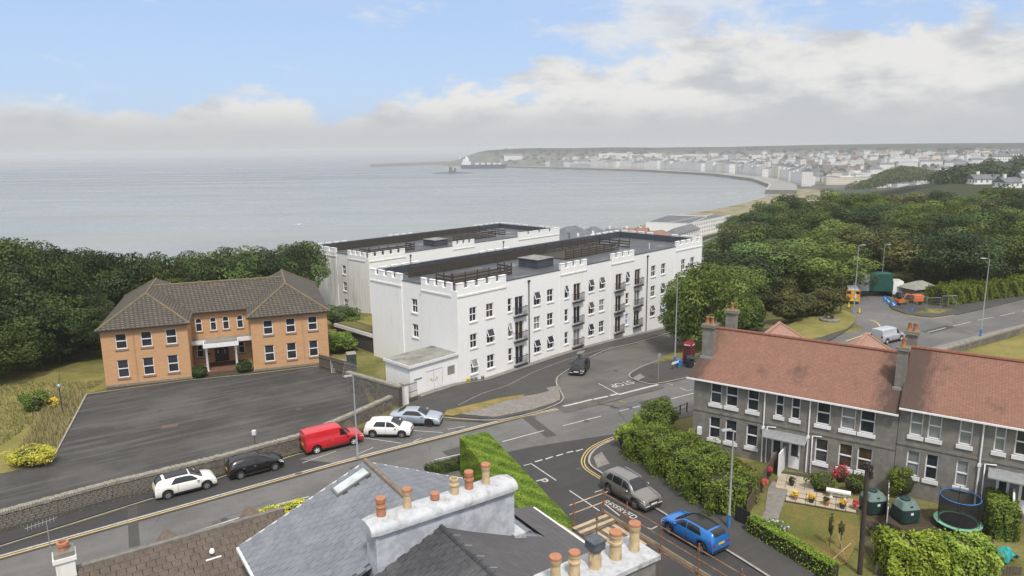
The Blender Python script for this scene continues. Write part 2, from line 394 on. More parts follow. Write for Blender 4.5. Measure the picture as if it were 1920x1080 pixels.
m_flow_r = leafy('red_flowers', (.55, .03, .05), (.62, .12, .16), (.5, .02, .03), .1)
m_flow_b = leafy('pale_blue_flowers', (.62, .66, .85), (.72, .75, .88), (.55, .6, .85), .1)
m_flow_y = leafy('yellow_flowers', (.75, .52, .02), (.8, .6, .05), (.7, .4, .02), .1)
m_red = carpaint('red_van_paint', (.52, .012, .022)); m_cwhite = carpaint('white_car_paint', (.80, .80, .79))
m_cblack = carpaint('black_car_paint', (.006, .006, .008)); m_cblack.node_tree.nodes['Principled BSDF'].inputs['Coat Weight'].default_value = .25; m_silver = carpaint('silver_blue_car_paint', (.42, .47, .54), .45)
m_suv = carpaint('brown_grey_car_paint', (.235, .215, .20), .5); m_cblue = carpaint('bright_blue_car_paint', (.018, .165, .52), .2)
m_cream = carpaint('off_white_car_paint', (.80, .79, .74)); m_vsilver = carpaint('silver_van_paint', (.55, .57, .60), .4)
m_cglass = glassy('car_glass', (.014, .016, .018), .03, .3); m_chrome = pm('alloy', (.55, .55, .57), None, 3, rough=.3, metal=.8)
m_lens = pm('clear_lamp_lens', (.80, .82, .84), None, 3, rough=.1); m_tail = pm('red_lamp_lens', (.45, .012, .014), None, 3, rough=.15)
m_plw = pm('white_number_plate', (.78, .78, .76), None, 3, rough=.5); m_ply = pm('yellow_number_plate', (.78, .52, .03), None, 3, rough=.5)
m_orange = pm('orange_plastic', (.70, .17, .03), (.58, .13, .025), 4, rough=.5)
# ---------------------------------------------------------------- terrain
SEA = -45.0
AZW, AZB, AZT, AZR = 44.1, 70.0, 125.0, 56.2            # bearings: white blocks, brick building, terrace, main road
P0 = Vector((-5.65, 70.99, 0))                            # near corner of the front white block
T0 = Vector((14.1, 52.7, 0))                              # street corner of the terrace
SHORE = [(38, 549), (68, 593), (119, 686), (241, 844), (352, 1020), (408, 1159), (451, 1369), (451, 1627), (352, 1952), (200, 2190), (75, 2369),
         (-60, 2560), (-190, 2720), (-330, 2900), (-380, 3050), (-200, 3500), (600, 4600), (9000, 9000), (9000, -3000), (-3000, -3000), (-3000, 330),
         (-800, 320), (-400, 345), (-200, 390), (-60, 460)]
_sh = np.array(SHORE, float)
def shore_dist(x, y):
    """distance inland from the tide line, negative out at sea"""
    x = np.asarray(x, float); y = np.asarray(y, float); best = np.full(x.shape, 1e9); ins = np.zeros(x.shape, bool)
    for (ax, ay), (bx, by) in zip(_sh, np.roll(_sh, -1, 0)):
        ex, ey = bx - ax, by - ay; t = np.clip(((x - ax) * ex + (y - ay) * ey) / (ex * ex + ey * ey), 0, 1)
        best = np.minimum(best, np.hypot(x - ax - t * ex, y - ay - t * ey))
        c = (ay > y) != (by > y)
        ins ^= c & (x < (bx - ax) * (y - ay) / np.where(by == ay, 1e-9, by - ay) + ax)
    return np.where(ins, best, -best)
def TZ(x, y):
    x = np.asarray(x, float); y = np.asarray(y, float)
    yy = y - 1.3 * np.maximum(0, x - 10)
    near = -25 * sstep(88, 230, yy) - 24 * sstep(190, 430, yy)
    s = (x - P0.x) * .696 + (y - P0.y) * .718; n = (x - P0.x) * .718 - (y - P0.y) * .696
    near = near - (.55 * sstep(-2, 4, s) + 1.5 * sstep(14, 50, s)) * (1 - sstep(5, 17, n)) * sstep(-22, -10, n) * (1 - sstep(70, 110, s))
    a, b = azv(AZT), azv(AZT + 90)                        # terrace: along, and out into its front gardens
    ts = (x - T0.x) * a.x + (y - T0.y) * a.y; tn = (x - T0.x) * b.x + (y - T0.y) * b.y
    near = near + .62 * sstep(-1.5, 3.5, ts) * sstep(-10.5, -8.5, tn) * (1 - sstep(3, 9, tn))
    sd = shore_dist(x, y)
    land = np.where(sd < 0, -45 + sd * .02, -45.2 + sd * .008 + 2.4 * sstep(25, 60, sd - 70 * (1 - sstep(1000, 1150, y))))
    inl = 22 * sstep(120, 800, sd) + 26 * sstep(500, 1500, sd)
    hill = 74 * np.exp(-((x - 150) / 520) ** 2 - ((y - 3150) / 330) ** 2) + 26 * np.exp(-((x - 1500) / 1100) ** 2 - ((y - 3300) / 520) ** 2)
    land = land + np.where(sd > 0, (inl + hill * sstep(20, 260, sd)) * sstep(600, 1100, y), 0)
    cap = 17.5 + 1.5 * np.sin(x * .004 + 1) + 1.2 * np.sin(x * .017 + y * .006)          # tops cut off by the cloud base
    land = cap - 9 * np.logaddexp(0, (cap - land) / 9)
    return np.maximum(np.maximum(near, np.where(sd > 0, land, np.maximum(land, -60))), -52)
def _ss(a, b, x):
    t = min(1., max(0., (x - a) / (b - a))); return t * t * (3 - 2 * t)
def Tz(x, y):
    if y > 300 or x < -60: return float(TZ(x, y))
    yy = y - 1.3 * max(0, x - 10); s = (x - P0.x) * .696 + (y - P0.y) * .718; n = (x - P0.x) * .718 - (y - P0.y) * .696
    z = -25 * _ss(88, 230, yy) - 24 * _ss(190, 430, yy) - (.55 * _ss(-2, 4, s) + 1.5 * _ss(14, 50, s)) * (1 - _ss(5, 17, n)) * _ss(-22, -10, n) * (1 - _ss(70, 110, s))
    ts = (x - T0.x) * .81915 + (y - T0.y) * -.57358; tn = (x - T0.x) * -.57358 + (y - T0.y) * -.81915
    return z + .62 * _ss(-1.5, 3.5, ts) * _ss(-10.5, -8.5, tn) * (1 - _ss(3, 9, tn))
def GT(px, py):
    p = G(px, py, 0)
    for _ in range(6): p = G(px, py, Tz(p.x, p.y))
    return p
def terrain_mat():
    m, h, b = base('land_cover', .95, 0, .1)
    v = h.pos(); x, y, z = h.xyz(v)
    near = h.mix(h.noise(v, .22, 6, .65).step(.38, .64), (.115, .120, .036), (.215, .185, .075))
    near = h.mix(h.noise(v, 5, 5, .7).step(.42, .7) * .5, near, (.055, .06, .018))
    wood = h.mix(h.noise(v, .012, 6, .7).step(.4, .62), (.014, .019, .010), (.030, .034, .018))  # far hillside wood, its colour darkened for the shade under the fog
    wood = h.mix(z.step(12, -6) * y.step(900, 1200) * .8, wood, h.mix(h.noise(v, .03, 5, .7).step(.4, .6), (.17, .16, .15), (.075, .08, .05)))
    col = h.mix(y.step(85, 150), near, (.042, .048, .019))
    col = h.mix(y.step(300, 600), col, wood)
    sand = h.mix(h.noise(v, .045, 5, .7).step(.44, .60), (.27, .225, .16), (.135, .135, .04))
    col = h.mix(z.step(-43.0, -44.2) * y.step(250, 320), col, sand)
    h.put(b.inputs['Base Color'], col); h.put(b.inputs['Normal'], h.bump(h.noise(v, .4, 5, .7), .5, .3))
    return m
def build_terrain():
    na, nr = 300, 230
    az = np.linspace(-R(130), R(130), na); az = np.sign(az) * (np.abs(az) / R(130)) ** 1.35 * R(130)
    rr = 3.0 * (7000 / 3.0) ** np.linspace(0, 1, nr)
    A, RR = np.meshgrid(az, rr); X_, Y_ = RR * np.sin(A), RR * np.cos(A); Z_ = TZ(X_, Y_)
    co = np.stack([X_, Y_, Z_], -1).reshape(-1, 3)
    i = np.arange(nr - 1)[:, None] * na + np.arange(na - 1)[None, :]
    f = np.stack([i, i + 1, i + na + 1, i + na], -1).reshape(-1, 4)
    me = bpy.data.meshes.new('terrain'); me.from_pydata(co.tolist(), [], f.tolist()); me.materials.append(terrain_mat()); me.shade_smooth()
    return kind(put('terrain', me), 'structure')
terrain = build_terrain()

def sea_mat():
    m, h, b = base('sea_water', .16, 0, .5)
    v = h.pos(); x, y, z = h.xyz(v)
    near_water = h.mix(h.noise(v, .006, 4).step(.35, .65), (.205, .222, .216), (.24, .252, .242))  # turbid water, base colour made paler to stand in for reflected bright cloud
    col = h.mix(y.step(500, 2200), near_water, (.105, .115, .118))
    col = h.mix(h.noise(h.vec(x * .3, y, 0), .004, 4).step(.5, .7) * .25, col, (.10, .112, .115))
    h.put(b.inputs['Base Color'], col)
    n = h.noise(h.vec(x * .35, y * 1.0, 0), .22, 6, .62) + h.noise(h.vec(x * .3, y, 0), .03, 4) * 1.6
    h.put(b.inputs['Normal'], h.bump(n, .6, 1.8)); h.put(b.inputs['Roughness'], h.noise(h.vec(x * .12, y, 0), .012, 5).step(.35, .65) * .22 + .18)
    return m
mb = MB(); mb.poly([(-30000, 200, SEA), (30000, 200, SEA), (30000, 40000, SEA), (-30000, 40000, SEA)])
kind(mb.build('sea', sea_mat()), 'structure')
def foam_mat():
    m, h, b = base('surf_foam', .7, 0, .3)
    h.put(b.inputs['Base Color'], h.mix(h.noise(h.pos(), .4, 5).step(.4, .6), (.62, .64, .63), (.42, .45, .44)))
    return m
# thin broken lines of surf along the beach
mb = MB(); rs = random.Random(3)
for k in range(90):
    i = rs.randrange(0, 6); t = rs.random(); a, b_ = Vector(SHORE[i]), Vector(SHORE[i + 1]); e = (b_ - a).normalized(); p = a.lerp(b_, t)
    off = Vector((-e.y, e.x)) * (rs.random() ** 1.6 * 60 + 2); L = rs.uniform(6, 26); q = p + off
    pts = [q - e * L / 2, q + e * L * .1 + Vector((-e.y, e.x)) * .5, q + e * L / 2]; wd = rs.uniform(.25, .8)
    for c, d_ in zip(pts, pts[1:]):
        mb.poly([(c.x, c.y, SEA + .05), (d_.x, d_.y, SEA + .05), (d_.x - e.y * wd, d_.y + e.x * wd, SEA + .05), (c.x - e.y * wd, c.y + e.x * wd, SEA + .05)])
o = kind(mb.build('surf', foam_mat()), 'stuff'); o['label'] = 'thin broken white surf lines along the beach'; o['category'] = 'surf'

# ---------------------------------------------------------------- sheets laid on the terrain
def sheet(name, pts, dz, mat, parent=None, cut=3.0, skirt=0.0, k='structure'):
    """ground surface following the terrain; skirt > 0 gives it a kerb-high edge"""
    bm = bmesh.new(); vs = [bm.verts.new((p[0], p[1], 0)) for p in pts]; f = bm.faces.new(vs)
    if f.normal.z < 0 or (f.normal_update() or f.normal.z) < 0: f.normal_flip()
    xs = [p[0] for p in pts]; ys = [p[1] for p in pts]
    if cut:
        for ax, lo, hi in ((0, min(xs), max(xs)), (1, min(ys), max(ys))):
            c = math.floor(lo / cut) * cut + cut
            while c < hi:
                no = (1, 0, 0) if ax == 0 else (0, 1, 0)
                bmesh.ops.bisect_plane(bm, geom=bm.verts[:] + bm.edges[:] + bm.faces[:], plane_co=(c, c, 0), plane_no=no); c += cut
    bmesh.ops.triangulate(bm, faces=[f for f in bm.faces if len(f.verts) > 4])
    if skirt:
        be = [e for e in bm.edges if e.is_boundary]
        r = bmesh.ops.extrude_edge_only(bm, edges=be); low = {v for v in r['geom'] if isinstance(v, bmesh.types.BMVert)}
    else: low = set()
    co = np.array([v.co[:2] for v in bm.verts]); zz = TZ(co[:, 0], co[:, 1])
    for v, z in zip(bm.verts, zz): v.co.z = z + dz - (skirt if v in low else 0)
    bmesh.ops.recalc_face_normals(bm, faces=bm.faces[:])
    me = bpy.data.meshes.new(name); bm.to_mesh(me); bm.free(); me.materials.append(mat)
    if sum(p.normal.z * p.area for p in me.polygons) < 0: me.flip_normals()
    o = put(name, me, parent)
    if parent is None and k: kind(o, k)
    return o
def px(*pts): return [GT(*p) for p in pts]
def ribbon(pts, w, off=0.0):
    """polygon of a strip of width w along a polyline"""
    pts = [Vector((p[0], p[1])) for p in pts]; l, r = [], []
    for i, p in enumerate(pts):
        t = (pts[min(i + 1, len(pts) - 1)] - pts[max(i - 1, 0)]).normalized(); n = Vector((-t.y, t.x))
        l.append(p + n * (off + w / 2)); r.append(p + n * (off - w / 2))
    return l + r[::-1]
def smooth_path(pts, n=5):
    pts = [Vector((p[0], p[1])) for p in pts]; out = []
    for i in range(len(pts) - 1):
        p0, p1, p2, p3 = pts[max(i - 1, 0)], pts[i], pts[i + 1], pts[min(i + 2, len(pts) - 1)]
        for k in range(n):
            t = k / n; out.append(.5 * ((2 * p1) + (p2 - p0) * t + (2 * p0 - 5 * p1 + 4 * p2 - p3) * t * t + (3 * p1 - p0 - 3 * p2 + p3) * t ** 3))
    return out + [pts[-1]]
U, V = azv(AZR), azv(AZR - 90)                            # along the main road to the right, and across it away from the camera
CL = smooth_path([G(155, 1058) - U * 30, G(155, 1058), G(580, 932), G(942, 829), G(1127, 781), G(1297, 738), G(1712, 631), G(1903, 587), G(1903, 587) + azv(62) * 60])
road = sheet('main_road', ribbon(CL, 9.6, .55), .03, m_road)
ke = px((-60, 1048), (0, 1028), (287, 937), (425, 893), (563, 853), (700, 808), (790, 782), (833, 787), (928, 792), (1000, 778), (1045, 763))
sheet('parking_bay', [*ke, *[p + Vector((0, 0, 0)) for p in px((1050, 768), (640, 873), (0, 1052), (-60, 1068))]], .034, m_road_d)
sheet('bay_patch', px((560, 862), (640, 838), (790, 785), (833, 789), (925, 795), (640, 870)), .038, m_road)
# side road by the white block, with its STOP line
side = sheet('side_road', px((1040, 765), (1052, 755), (1052, 743), (1040, 725), (1037, 712), (1048, 701), (1094, 672), (1140, 652), (1197, 637), (1285, 608), (1420, 590), (1440, 604), (1340, 648), (1266, 675), (1230, 688), (1210, 696), (1192, 703), (1188, 708), (1195, 713), (1212, 717), (1236, 720), (1247, 728), (1060, 775)), .05, m_road_b, None, 1.0)
wp = [P0 - azv(AZW) * 5.5 - azv(AZW - 90) * 4.6, P0 + azv(AZW - 90) * -.2, P0 + azv(AZW) * 52 - azv(AZW - 90) * .2]
pave = sheet('white_block_pavement', [G(757, 768), G(760, 757), G(768, 750), *wp[1:], G(1330, 603), *px((1290, 612), (1200, 640), (1144, 655), (1098, 674), (1055, 700), (1042, 711), (1043, 726), (1053, 743), (1053, 753), (1042, 760), (1000, 774), (928, 788), (833, 783), (795, 776))], .13, m_path, None, 1.0, skirt=.14)
sheet('paved_island', px((862, 779), (900, 768), (985, 745), (1046, 731), (1051, 743), (1050, 752), (1038, 758), (998, 771), (928, 785)), .16, m_slabs, None, 1.0)
sheet('dry_verge', px((838, 772), (905, 757), (985, 742), (978, 748), (905, 768), (850, 783), (832, 781)), .175, m_dry, None, 1.0)
sheet('plinth_strip', ribbon([P0 - azv(AZW) * 5.8 - azv(AZW - 90) * .55, P0 + azv(AZW) * 51 - azv(AZW - 90) * .55], .75), .165, m_slabs, None, 1.0)
cpv = sheet('corner_pavement', px((1290, 618), (1262, 666), (1226, 680), (1204, 689), (1186, 700), (1182, 706), (1191, 713), (1207, 718), (1232, 720), (1300, 706), (1500, 655), (1560, 638), (1600, 612), (1585, 600), (1500, 620)), .13, m_path, None, 1.5, skirt=.14)
sheet('corner_verge', px((1225, 685), (1262, 676), (1300, 674), (1340, 650), (1290, 630), (1262, 660)), .15, m_grass, None, 1.0)
sheet('left_footpath', [*px((-60, 1018), (0, 997), (213, 937), (423, 887), (563, 848), (700, 797), (757, 768)), *px((790, 776), (700, 803), (563, 850), (425, 890), (287, 934), (0, 1024), (-60, 1044))], .12, m_road_d, skirt=.12)
sheet('car_park', px((163, 739), (200, 735), (357, 713), (470, 702), (620, 684), (650, 700), (692, 752), (700, 780), (650, 804), (563, 841), (423, 880), (330, 904), (213, 933), (0, 993), (-90, 1018), (-90, 910), (0, 890), (97, 866)), .03, m_park)
sheet('car_park_patch', px((165, 779), (220, 777), (212, 793), (150, 796)), .034, m_path)
sheet('brick_repair_patch', px((305, 798), (335, 794), (333, 800), (303, 805)), .034, pm('faded_brick_paving', (.135, .085, .07), (.10, .07, .06), 5, world=True))
sheet('long_grass', px((163, 739), (200, 728), (200, 700), (-200, 690), (-300, 960), (0, 888), (60, 880), (97, 864)), .02, m_lawn)
sheet('parched_bank', px((158, 742), (97, 864), (20, 876), (60, 810), (110, 756), (150, 738)), .024, m_dry)
sheet('entrance_bed', [G(200, 733), G(357, 712), G(470, 700), G(618, 682), G(618, 676), G(470, 690), G(357, 705), G(200, 725)], .05, m_earth)
# junction at the far right
sheet('works_road', px((1585, 600), (1612, 612), (1640, 640), (1700, 628), (1760, 600), (1700, 592), (1670, 582), (1664, 568), (1690, 545), (1660, 535), (1610, 545), (1600, 575)), .034, m_road)
sheet('grass_triangle', px((1440, 632), (1500, 600), (1585, 583), (1604, 594), (1604, 604), (1588, 618), (1540, 634), (1480, 645)), .15, m_lawn)
sheet('works_pavement', px((1672, 580), (1700, 590), (1745, 596), (1800, 590), (1920, 563), (1920, 552), (1800, 573), (1740, 574), (1690, 570), (1668, 571)), .13, m_path, skirt=.14)
sheet('works_verge', px((1715, 588), (1760, 589), (1790, 582), (1740, 580)), .14, m_grass)
sheet('right_footpath', [*ribbon(CL[26:], 2.0, -5.2)], .12, m_slabs, skirt=.12)
sheet('right_field', px((1780, 668), (1935, 622), (2100, 600), (2300, 760), (1700, 760), (1600, 720)), .02, m_lawn)
# the side street below the hedge, running down towards the camera
sst = sheet('side_street', px((868, 866), (1000, 838), (1167, 812), (1180, 818), (1145, 828), (1117, 842), (1104, 860), (1107, 875), (1136, 894), (1233, 957), (1362, 1033), (1480, 1108), (1560, 1200), (1200, 1400), (1100, 1100)), .037, m_road_d)
sheet('garden_footpath', px((1180, 816), (1145, 826), (1115, 843), (1102, 860), (1107, 877), (1136, 896), (1233, 959), (1362, 1035), (1480, 1110), (1560, 1060), (1420, 985), (1290, 925), (1200, 870), (1160, 850), (1180, 830)), .13, m_path, skirt=.14)
sheet('tactile_slab', px((1113, 860), (1128, 850), (1143, 872), (1120, 880)), .136, m_slabs)
# ---------------------------------------------------------------- building helpers
def RZ(a): return R(90 - a)                              # local x along bearing a, local y into the building
def wall(mb, s0, s1, z0, z1, ops, tf, depth=.22, mi=0):
    """wall face with real openings; tf(s, d, z) places it, d goes into the wall"""
    xs = sorted({s0, s1, *[o[0] for o in ops], *[o[2] for o in ops]}); zs = sorted({z0, z1, *[o[1] for o in ops], *[o[3] for o in ops]})
    xs = [x for x in xs if s0 <= x <= s1]; zs = [z for z in zs if z0 <= z <= z1]
    for i in range(len(xs) - 1):
        for j in range(len(zs) - 1):
            cx, cz = (xs[i] + xs[i + 1]) / 2, (zs[j] + zs[j + 1]) / 2
            if any(o[0] < cx < o[2] and o[1] < cz < o[3] for o in ops): continue
            mb.poly([tf(xs[i], 0, zs[j]), tf(xs[i + 1], 0, zs[j]), tf(xs[i + 1], 0, zs[j + 1]), tf(xs[i], 0, zs[j + 1])], mi)
    for a, b, c, e in [o[:4] for o in ops]:
        for (p, q), (r, t) in (((a, b), (c, b)), ((c, b), (c, e)), ((c, e), (a, e)), ((a, e), (a, b))):
            mb.poly([tf(p, 0, q), tf(r, 0, t), tf(r, depth, t), tf(p, depth, q)], mi)
def front(y=0): return lambda s, d_, z: (s, y + d_, z)
def lend(x=0): return lambda s, d_, z: (x + d_, s, z)
def rend(x=0): return lambda s, d_, z: (x - d_, s, z)
def rear(y=0): return lambda s, d_, z: (s, y - d_, z)
def window(par, x, y, z, w_, h_, rz=0, style='sash', glass=None, frame=None, sill=None, sillw=.08, open_=0):
    frame = frame or m_upvc; glass = glass or m_glass
    def fr():
        mb = MB(); t = .075; y0, y1 = .10, .19
        mb.box(-w_ / 2, y0, 0, -w_ / 2 + t, y1, h_); mb.box(w_ / 2 - t, y0, 0, w_ / 2, y1, h_)
        mb.box(-w_ / 2 + t, y0, 0, w_ / 2 - t, y1, t); mb.box(-w_ / 2 + t, y0, h_ - t, w_ / 2 - t, y1, h_)
        if style != 'door': mb.box(-w_ / 2 + t, y0 - .02, h_ * .48, w_ / 2 - t, y1, h_ * .48 + t * 1.1)
        if style in ('bars', 'door'): mb.box(-.03, y0 + .015, t, .03, y1, h_ - t)
        return mb.mesh('window_frame', frame)
    o = put('window', cached(('wf', w_, h_, style, frame.name), fr), par, (x, y, z), rz)
    def pn(a, b): return lambda: MB().box(-w_ / 2 + .07, .15, a, w_ / 2 - .07, .16, b).mesh('pane', glass)
    if style == 'door':
        for sx in (-1, 1):
            put('pane', cached(('wd', w_, h_, glass.name), lambda: MB().box(-w_ / 4 + .05, .15, .06, w_ / 4 - .02, .16, h_ - .06).mesh('pane', glass)), o, (sx * w_ / 4, 0, 0))
    else:
        put('pane', cached(('wl', w_, h_, glass.name), pn(.06, h_ * .5)), o)
        u_ = put('pane', cached(('wu', w_, h_, glass.name), lambda: MB().box(-w_ / 2 + .07, .0, -h_ * .5 + .06, w_ / 2 - .07, .01, 0).mesh('pane', glass)), o, (0, .15, h_ - .06))
        if open_:
            ofr = cached(('wo', w_, h_, frame.name), lambda: MB().box(-w_ / 2 + .05, -.02, -h_ * .5 + .04, -w_ / 2 + .12, .03, .02).box(w_ / 2 - .12, -.02, -h_ * .5 + .04, w_ / 2 - .05, .03, .02).box(-w_ / 2 + .12, -.02, -h_ * .5 + .04, w_ / 2 - .12, .03, -h_ * .5 + .11).mesh('open_sash', frame))
            put('open_sash', ofr, o, (0, .03, h_ - .08), 0, -R(open_)); u_.rotation_euler.x = -R(open_); u_.location.y = .03
    if sill: put('window_sill', cached(('ws', w_, sillw, sill.name), lambda: MB().box(-w_ / 2 - .1, -.09, -sillw * 1.6, w_ / 2 + .1, .03, -.004).mesh('window_sill', sill)), o)
    return o
def hip(mb, x0, x1, y0, y1, z0, z1, axis='y', ends=(1, 1), mi=0):
    """hipped roof on eaves rectangle; ends say which ridge ends are hipped"""
    if axis == 'y':
        k = (x1 - x0) / 2; xm = (x0 + x1) / 2; a = (xm, y0 + k * ends[0], z1); b = (xm, y1 - k * ends[1], z1)
        A, B, C_, D_ = (x0, y0, z0), (x1, y0, z0), (x1, y1, z0), (x0, y1, z0)
        mb.poly([A, B, a], mi); mb.poly([B, C_, b, a], mi); mb.poly([C_, D_, b], mi); mb.poly([D_, A, a, b], mi)
    else:
        k = (y1 - y0) / 2; ym = (y0 + y1) / 2; a = (x0 + k * ends[0], ym, z1); b = (x1 - k * ends[1], ym, z1)
        A, B, C_, D_ = (x0, y0, z0), (x1, y0, z0), (x1, y1, z0), (x0, y1, z0)
        mb.poly([A, B, b, a], mi); mb.poly([B, C_, b], mi); mb.poly([C_, D_, a, b], mi); mb.poly([D_, A, a], mi)
    mb.poly([(x0, y0, z0 - .02), (x1, y0, z0 - .02), (x1, y1, z0 - .02), (x0, y1, z0 - .02)], mi)
    return a, b
def pipe(par, pts, r=.05, mat=None, name='downpipe'): return MB().tube(pts, r, 8).build(name, mat or m_upvc, par, smooth=60)

# ---------------------------------------------------------------- white crenellated blocks
ZS = (.45, 3.28, 6.14)
def white_block(label, loc, L, D, front_mat, end_mat, zbase, detailed):
    b = thing('white_apartment_block', label, 'building', loc, RZ(AZW))
    bays = [(0, 7.05), (16.3, 21.25), (26.4, 31.4), (42.0, L)] if detailed else [(0, 7.05), (17.5, 22.5), (34, L)]
    cols = [(2.06, 1.0, 'w'), (4.52, 1.1, 'w'), (7.75, .65, 'w'), (9.25, 1.4, 'b'), (12.24, 1.1, 'w'), (14.55, 1.1, 'w'), (17.35, .7, 'w'), (19.37, 1.4, 'b'), (22.39, 1.08, 'w'),
            (24.61, 1.1, 'w'), (28.0, 1.4, 'b'), (29.99, .75, 'w'), (32.55, 1.4, 'b'), (36.39, 1.14, 'w'), (38.94, 1.14, 'w'), (44, 1.1, 'w'), (46.6, 1.1, 'w')]
    cols = [c for c in cols if c[0] < L - 1.2]
    segs, e = [], 0
    for a, c in bays:
        if a > e: segs.append((e, a, 0))
        segs.append((a, c, -.16)); e = c
    levels = (0, 1, 2) if detailed else (-1, 0, 1, 2)
    zlev = lambda k: ZS[k] if k >= 0 else ZS[0] - 2.85
    def ops_of(s0, s1):
        out = []
        for cx, cw, t in cols:
            if s0 < cx < s1:
                for k in levels:
                    z = zlev(k)
                    out.append((cx - cw / 2, z - (.62 if t == 'b' else 0), cx + cw / 2, z + 1.55))
        return out
    mb = MB()
    for s0, s1, y in segs:
        wall(mb, s0, s1, zbase, 9.68, ops_of(s0, s1), front(y))
        if y:
            for s in (s0, s1): mb.poly([(s, y, zbase), (s, .0, zbase), (s, .0, 9.68), (s, y, 9.68)])
    mb.build('front_wall', front_mat, b)
    eo = [(6.55, 6.36, 7.55, 7.92), (6.55, 3.55, 7.55, 5.08)] if detailed else [(D * .42 - .5, z, D * .42 + .5, z + 1.5) for z in (-2.2, .65, 3.5, 6.3)]
    mb = MB(); wall(mb, 0, D, zbase, 9.68, eo, lend(0)); mb.poly([(L, 0, zbase), (L, D, zbase), (L, D, 9.68), (L, 0, 9.68)]); mb.poly([(0, D, zbase), (L, D, zbase), (L, D, 9.68), (0, D, 9.68)])
    for s0, s1 in ((0, 5.6), (9.1, D)):                    # raised corner piers of the end wall
        mb.box(-.14, s0 + (.0 if s0 else -.16), zbase, -.003, s1, 9.68)
    mb.build('end_wall', end_mat, b)
    for k, o_ in enumerate(eo): window(b, 0, (o_[0] + o_[2]) / 2, o_[1], o_[2] - o_[0], o_[3] - o_[1], -R(90), 'bars', sill=m_paint)
    rw = random.Random(5 if detailed else 9)
    for s0, s1, y in segs:
        for cx, cw, t in cols:
            if not s0 < cx < s1: continue
            for k in levels:
                z = zlev(k)
                if t == 'w':
                    g = rw.choice([m_glass, m_glass, m_glass, m_glass_w, m_net, m_glass_b]) if k < 2 else rw.choice([m_glass, m_glass_w])
                    window(b, cx, y, z, cw, 1.55, 0, 'bars' if cw > .9 else 'sash', g, sill=m_paint, open_=(24 if rw.random() < .28 else 0))
                else:
                    window(b, cx, y, z - .62, cw, 2.17, 0, 'door', rw.choice([m_glass, m_glass_w, m_net if k < 2 else m_glass]))
                    def bal():
                        m2 = MB(); hw = cw / 2 + .28
                        m2.box(-hw, -.42, -.06, hw, -.02, .0)
                        for zz in (.12, 1.08): m2.beam((-hw, -.40, zz), (hw, -.40, zz), .05, .05); m2.beam((-hw, -.38, zz), (-hw, 0, zz), .04, .04); m2.beam((hw, -.38, zz), (hw, 0, zz), .04, .04)
                        for q in range(15): m2.beam((-hw + .03 + (2 * hw - .06) * q / 14, -.40, 0), (-hw + .03 + (2 * hw - .06) * q / 14, -.40, 1.08), .028, .028)
                        return m2.mesh('balcony', m_black)
                    put('balcony', cached(('bal', cw), bal), b, (cx, y, z - .72))
    # parapets: string course, low wall, merlons
    def crenel(p, q, n, inward):
        p, q = Vector(p), Vector(q); t = (q - p).normalized(); Ln = (q - p).length; gap = .62; mw = (Ln - gap * (n - 1)) / n
        c = (p + q) / 2 + inward * .15
        MB().beam(p + Vector((0, 0, 9.765)) + inward * .15, q + Vector((0, 0, 9.765)) + inward * .15, .30, .18).build('parapet', m_white, b)
        MB().beam(p + Vector((0, 0, 9.10)) - inward * .03 - t * .06, q + Vector((0, 0, 9.10)) - inward * .03 + t * .06, .10, .16).build('string_course', m_paint, b)
        me = cached(('mer', round(mw, 3), abs(round(t.x))), lambda: MB().beam(-t * mw / 2 + Vector((0, 0, .27)), t * mw / 2 + Vector((0, 0, .27)), .28, .54).beam(-t * (mw / 2 + .04) + Vector((0, 0, .57)), t * (mw / 2 + .04) + Vector((0, 0, .57)), .36, .06).mesh('merlon', m_white))
        for i in range(n): put('merlon', me, b, p + t * (mw / 2 + i * (mw + gap)) + inward * .15 + Vector((0, 0, 9.857)))
    yv, xv = Vector((0, 1, 0)), Vector((1, 0, 0))
    for (a, c), n in zip(bays, (5, 4, 4, 5)): crenel((a, -.16, 0), (c, -.16, 0), n, yv)
    crenel((-.14, .75, 0), (-.14, 5.6, 0), 4, xv); crenel((-.14, 9.1, 0), (-.14, D, 0), 4, xv)
    for a, c, n in ((1.2, 7, 4), (L * .35, L * .35 + 5.6, 4), (L - 8, L - .5, 5)): crenel((a, D, 0), (c, D, 0), n, -yv)
    crenel((L, .7, 0), (L, 5, 0), 3, -xv); crenel((L, 8.5, 0), (L, D - .6, 0), 4, -xv)
    for (s0, s1) in [(c, d_[0]) for (a, c), d_ in zip(bays, bays[1:])]: MB().box(s0 + .01, -.05, 9.683, s1 - .01, .3, 9.75).build('coping', m_flat_d, b)
    MB().box(-.05, 5.62, 9.683, .3, 9.08, 9.75).build('coping', m_flat_d, b)
    MB().box(.31, .31, 9.2, L - .31, D - .31, 9.28).build('roof', m_flat, b)
    for q in ((.3, D - .5, 9.285, L - .3, D - .03, 10.25), (L - .5, .4, 9.285, L - .05, D - .52, 10.2), (.32, .32, 9.285, .5, D - .52, 9.66), (.52, .32, 9.285, L - .52, .5, 9.66)): MB().box(*q).build('roof_upstand', m_flat_d, b)
    # timber screens and decking on the roof
    def screen(x0, y0, x1, y1, nplank=6, h_=1.15, name='roof_screen'):
        m2 = MB(); p, q = Vector((x0, y0, 0)), Vector((x1, y1, 0)); n = max(2, int((q - p).length / 1.6))
        for i in range(n + 1): c = p.lerp(q, i / n); m2.beam((c.x, c.y, 9.28), (c.x, c.y, 9.3 + h_ + .15), .09, .09)
        for k in range(nplank): zz = 9.42 + k * h_ / nplank; m2.beam((x0, y0 - .06, zz), (x1, y1 - .06, zz), .03, .175)
        return m2.build(name, m_screen, b)
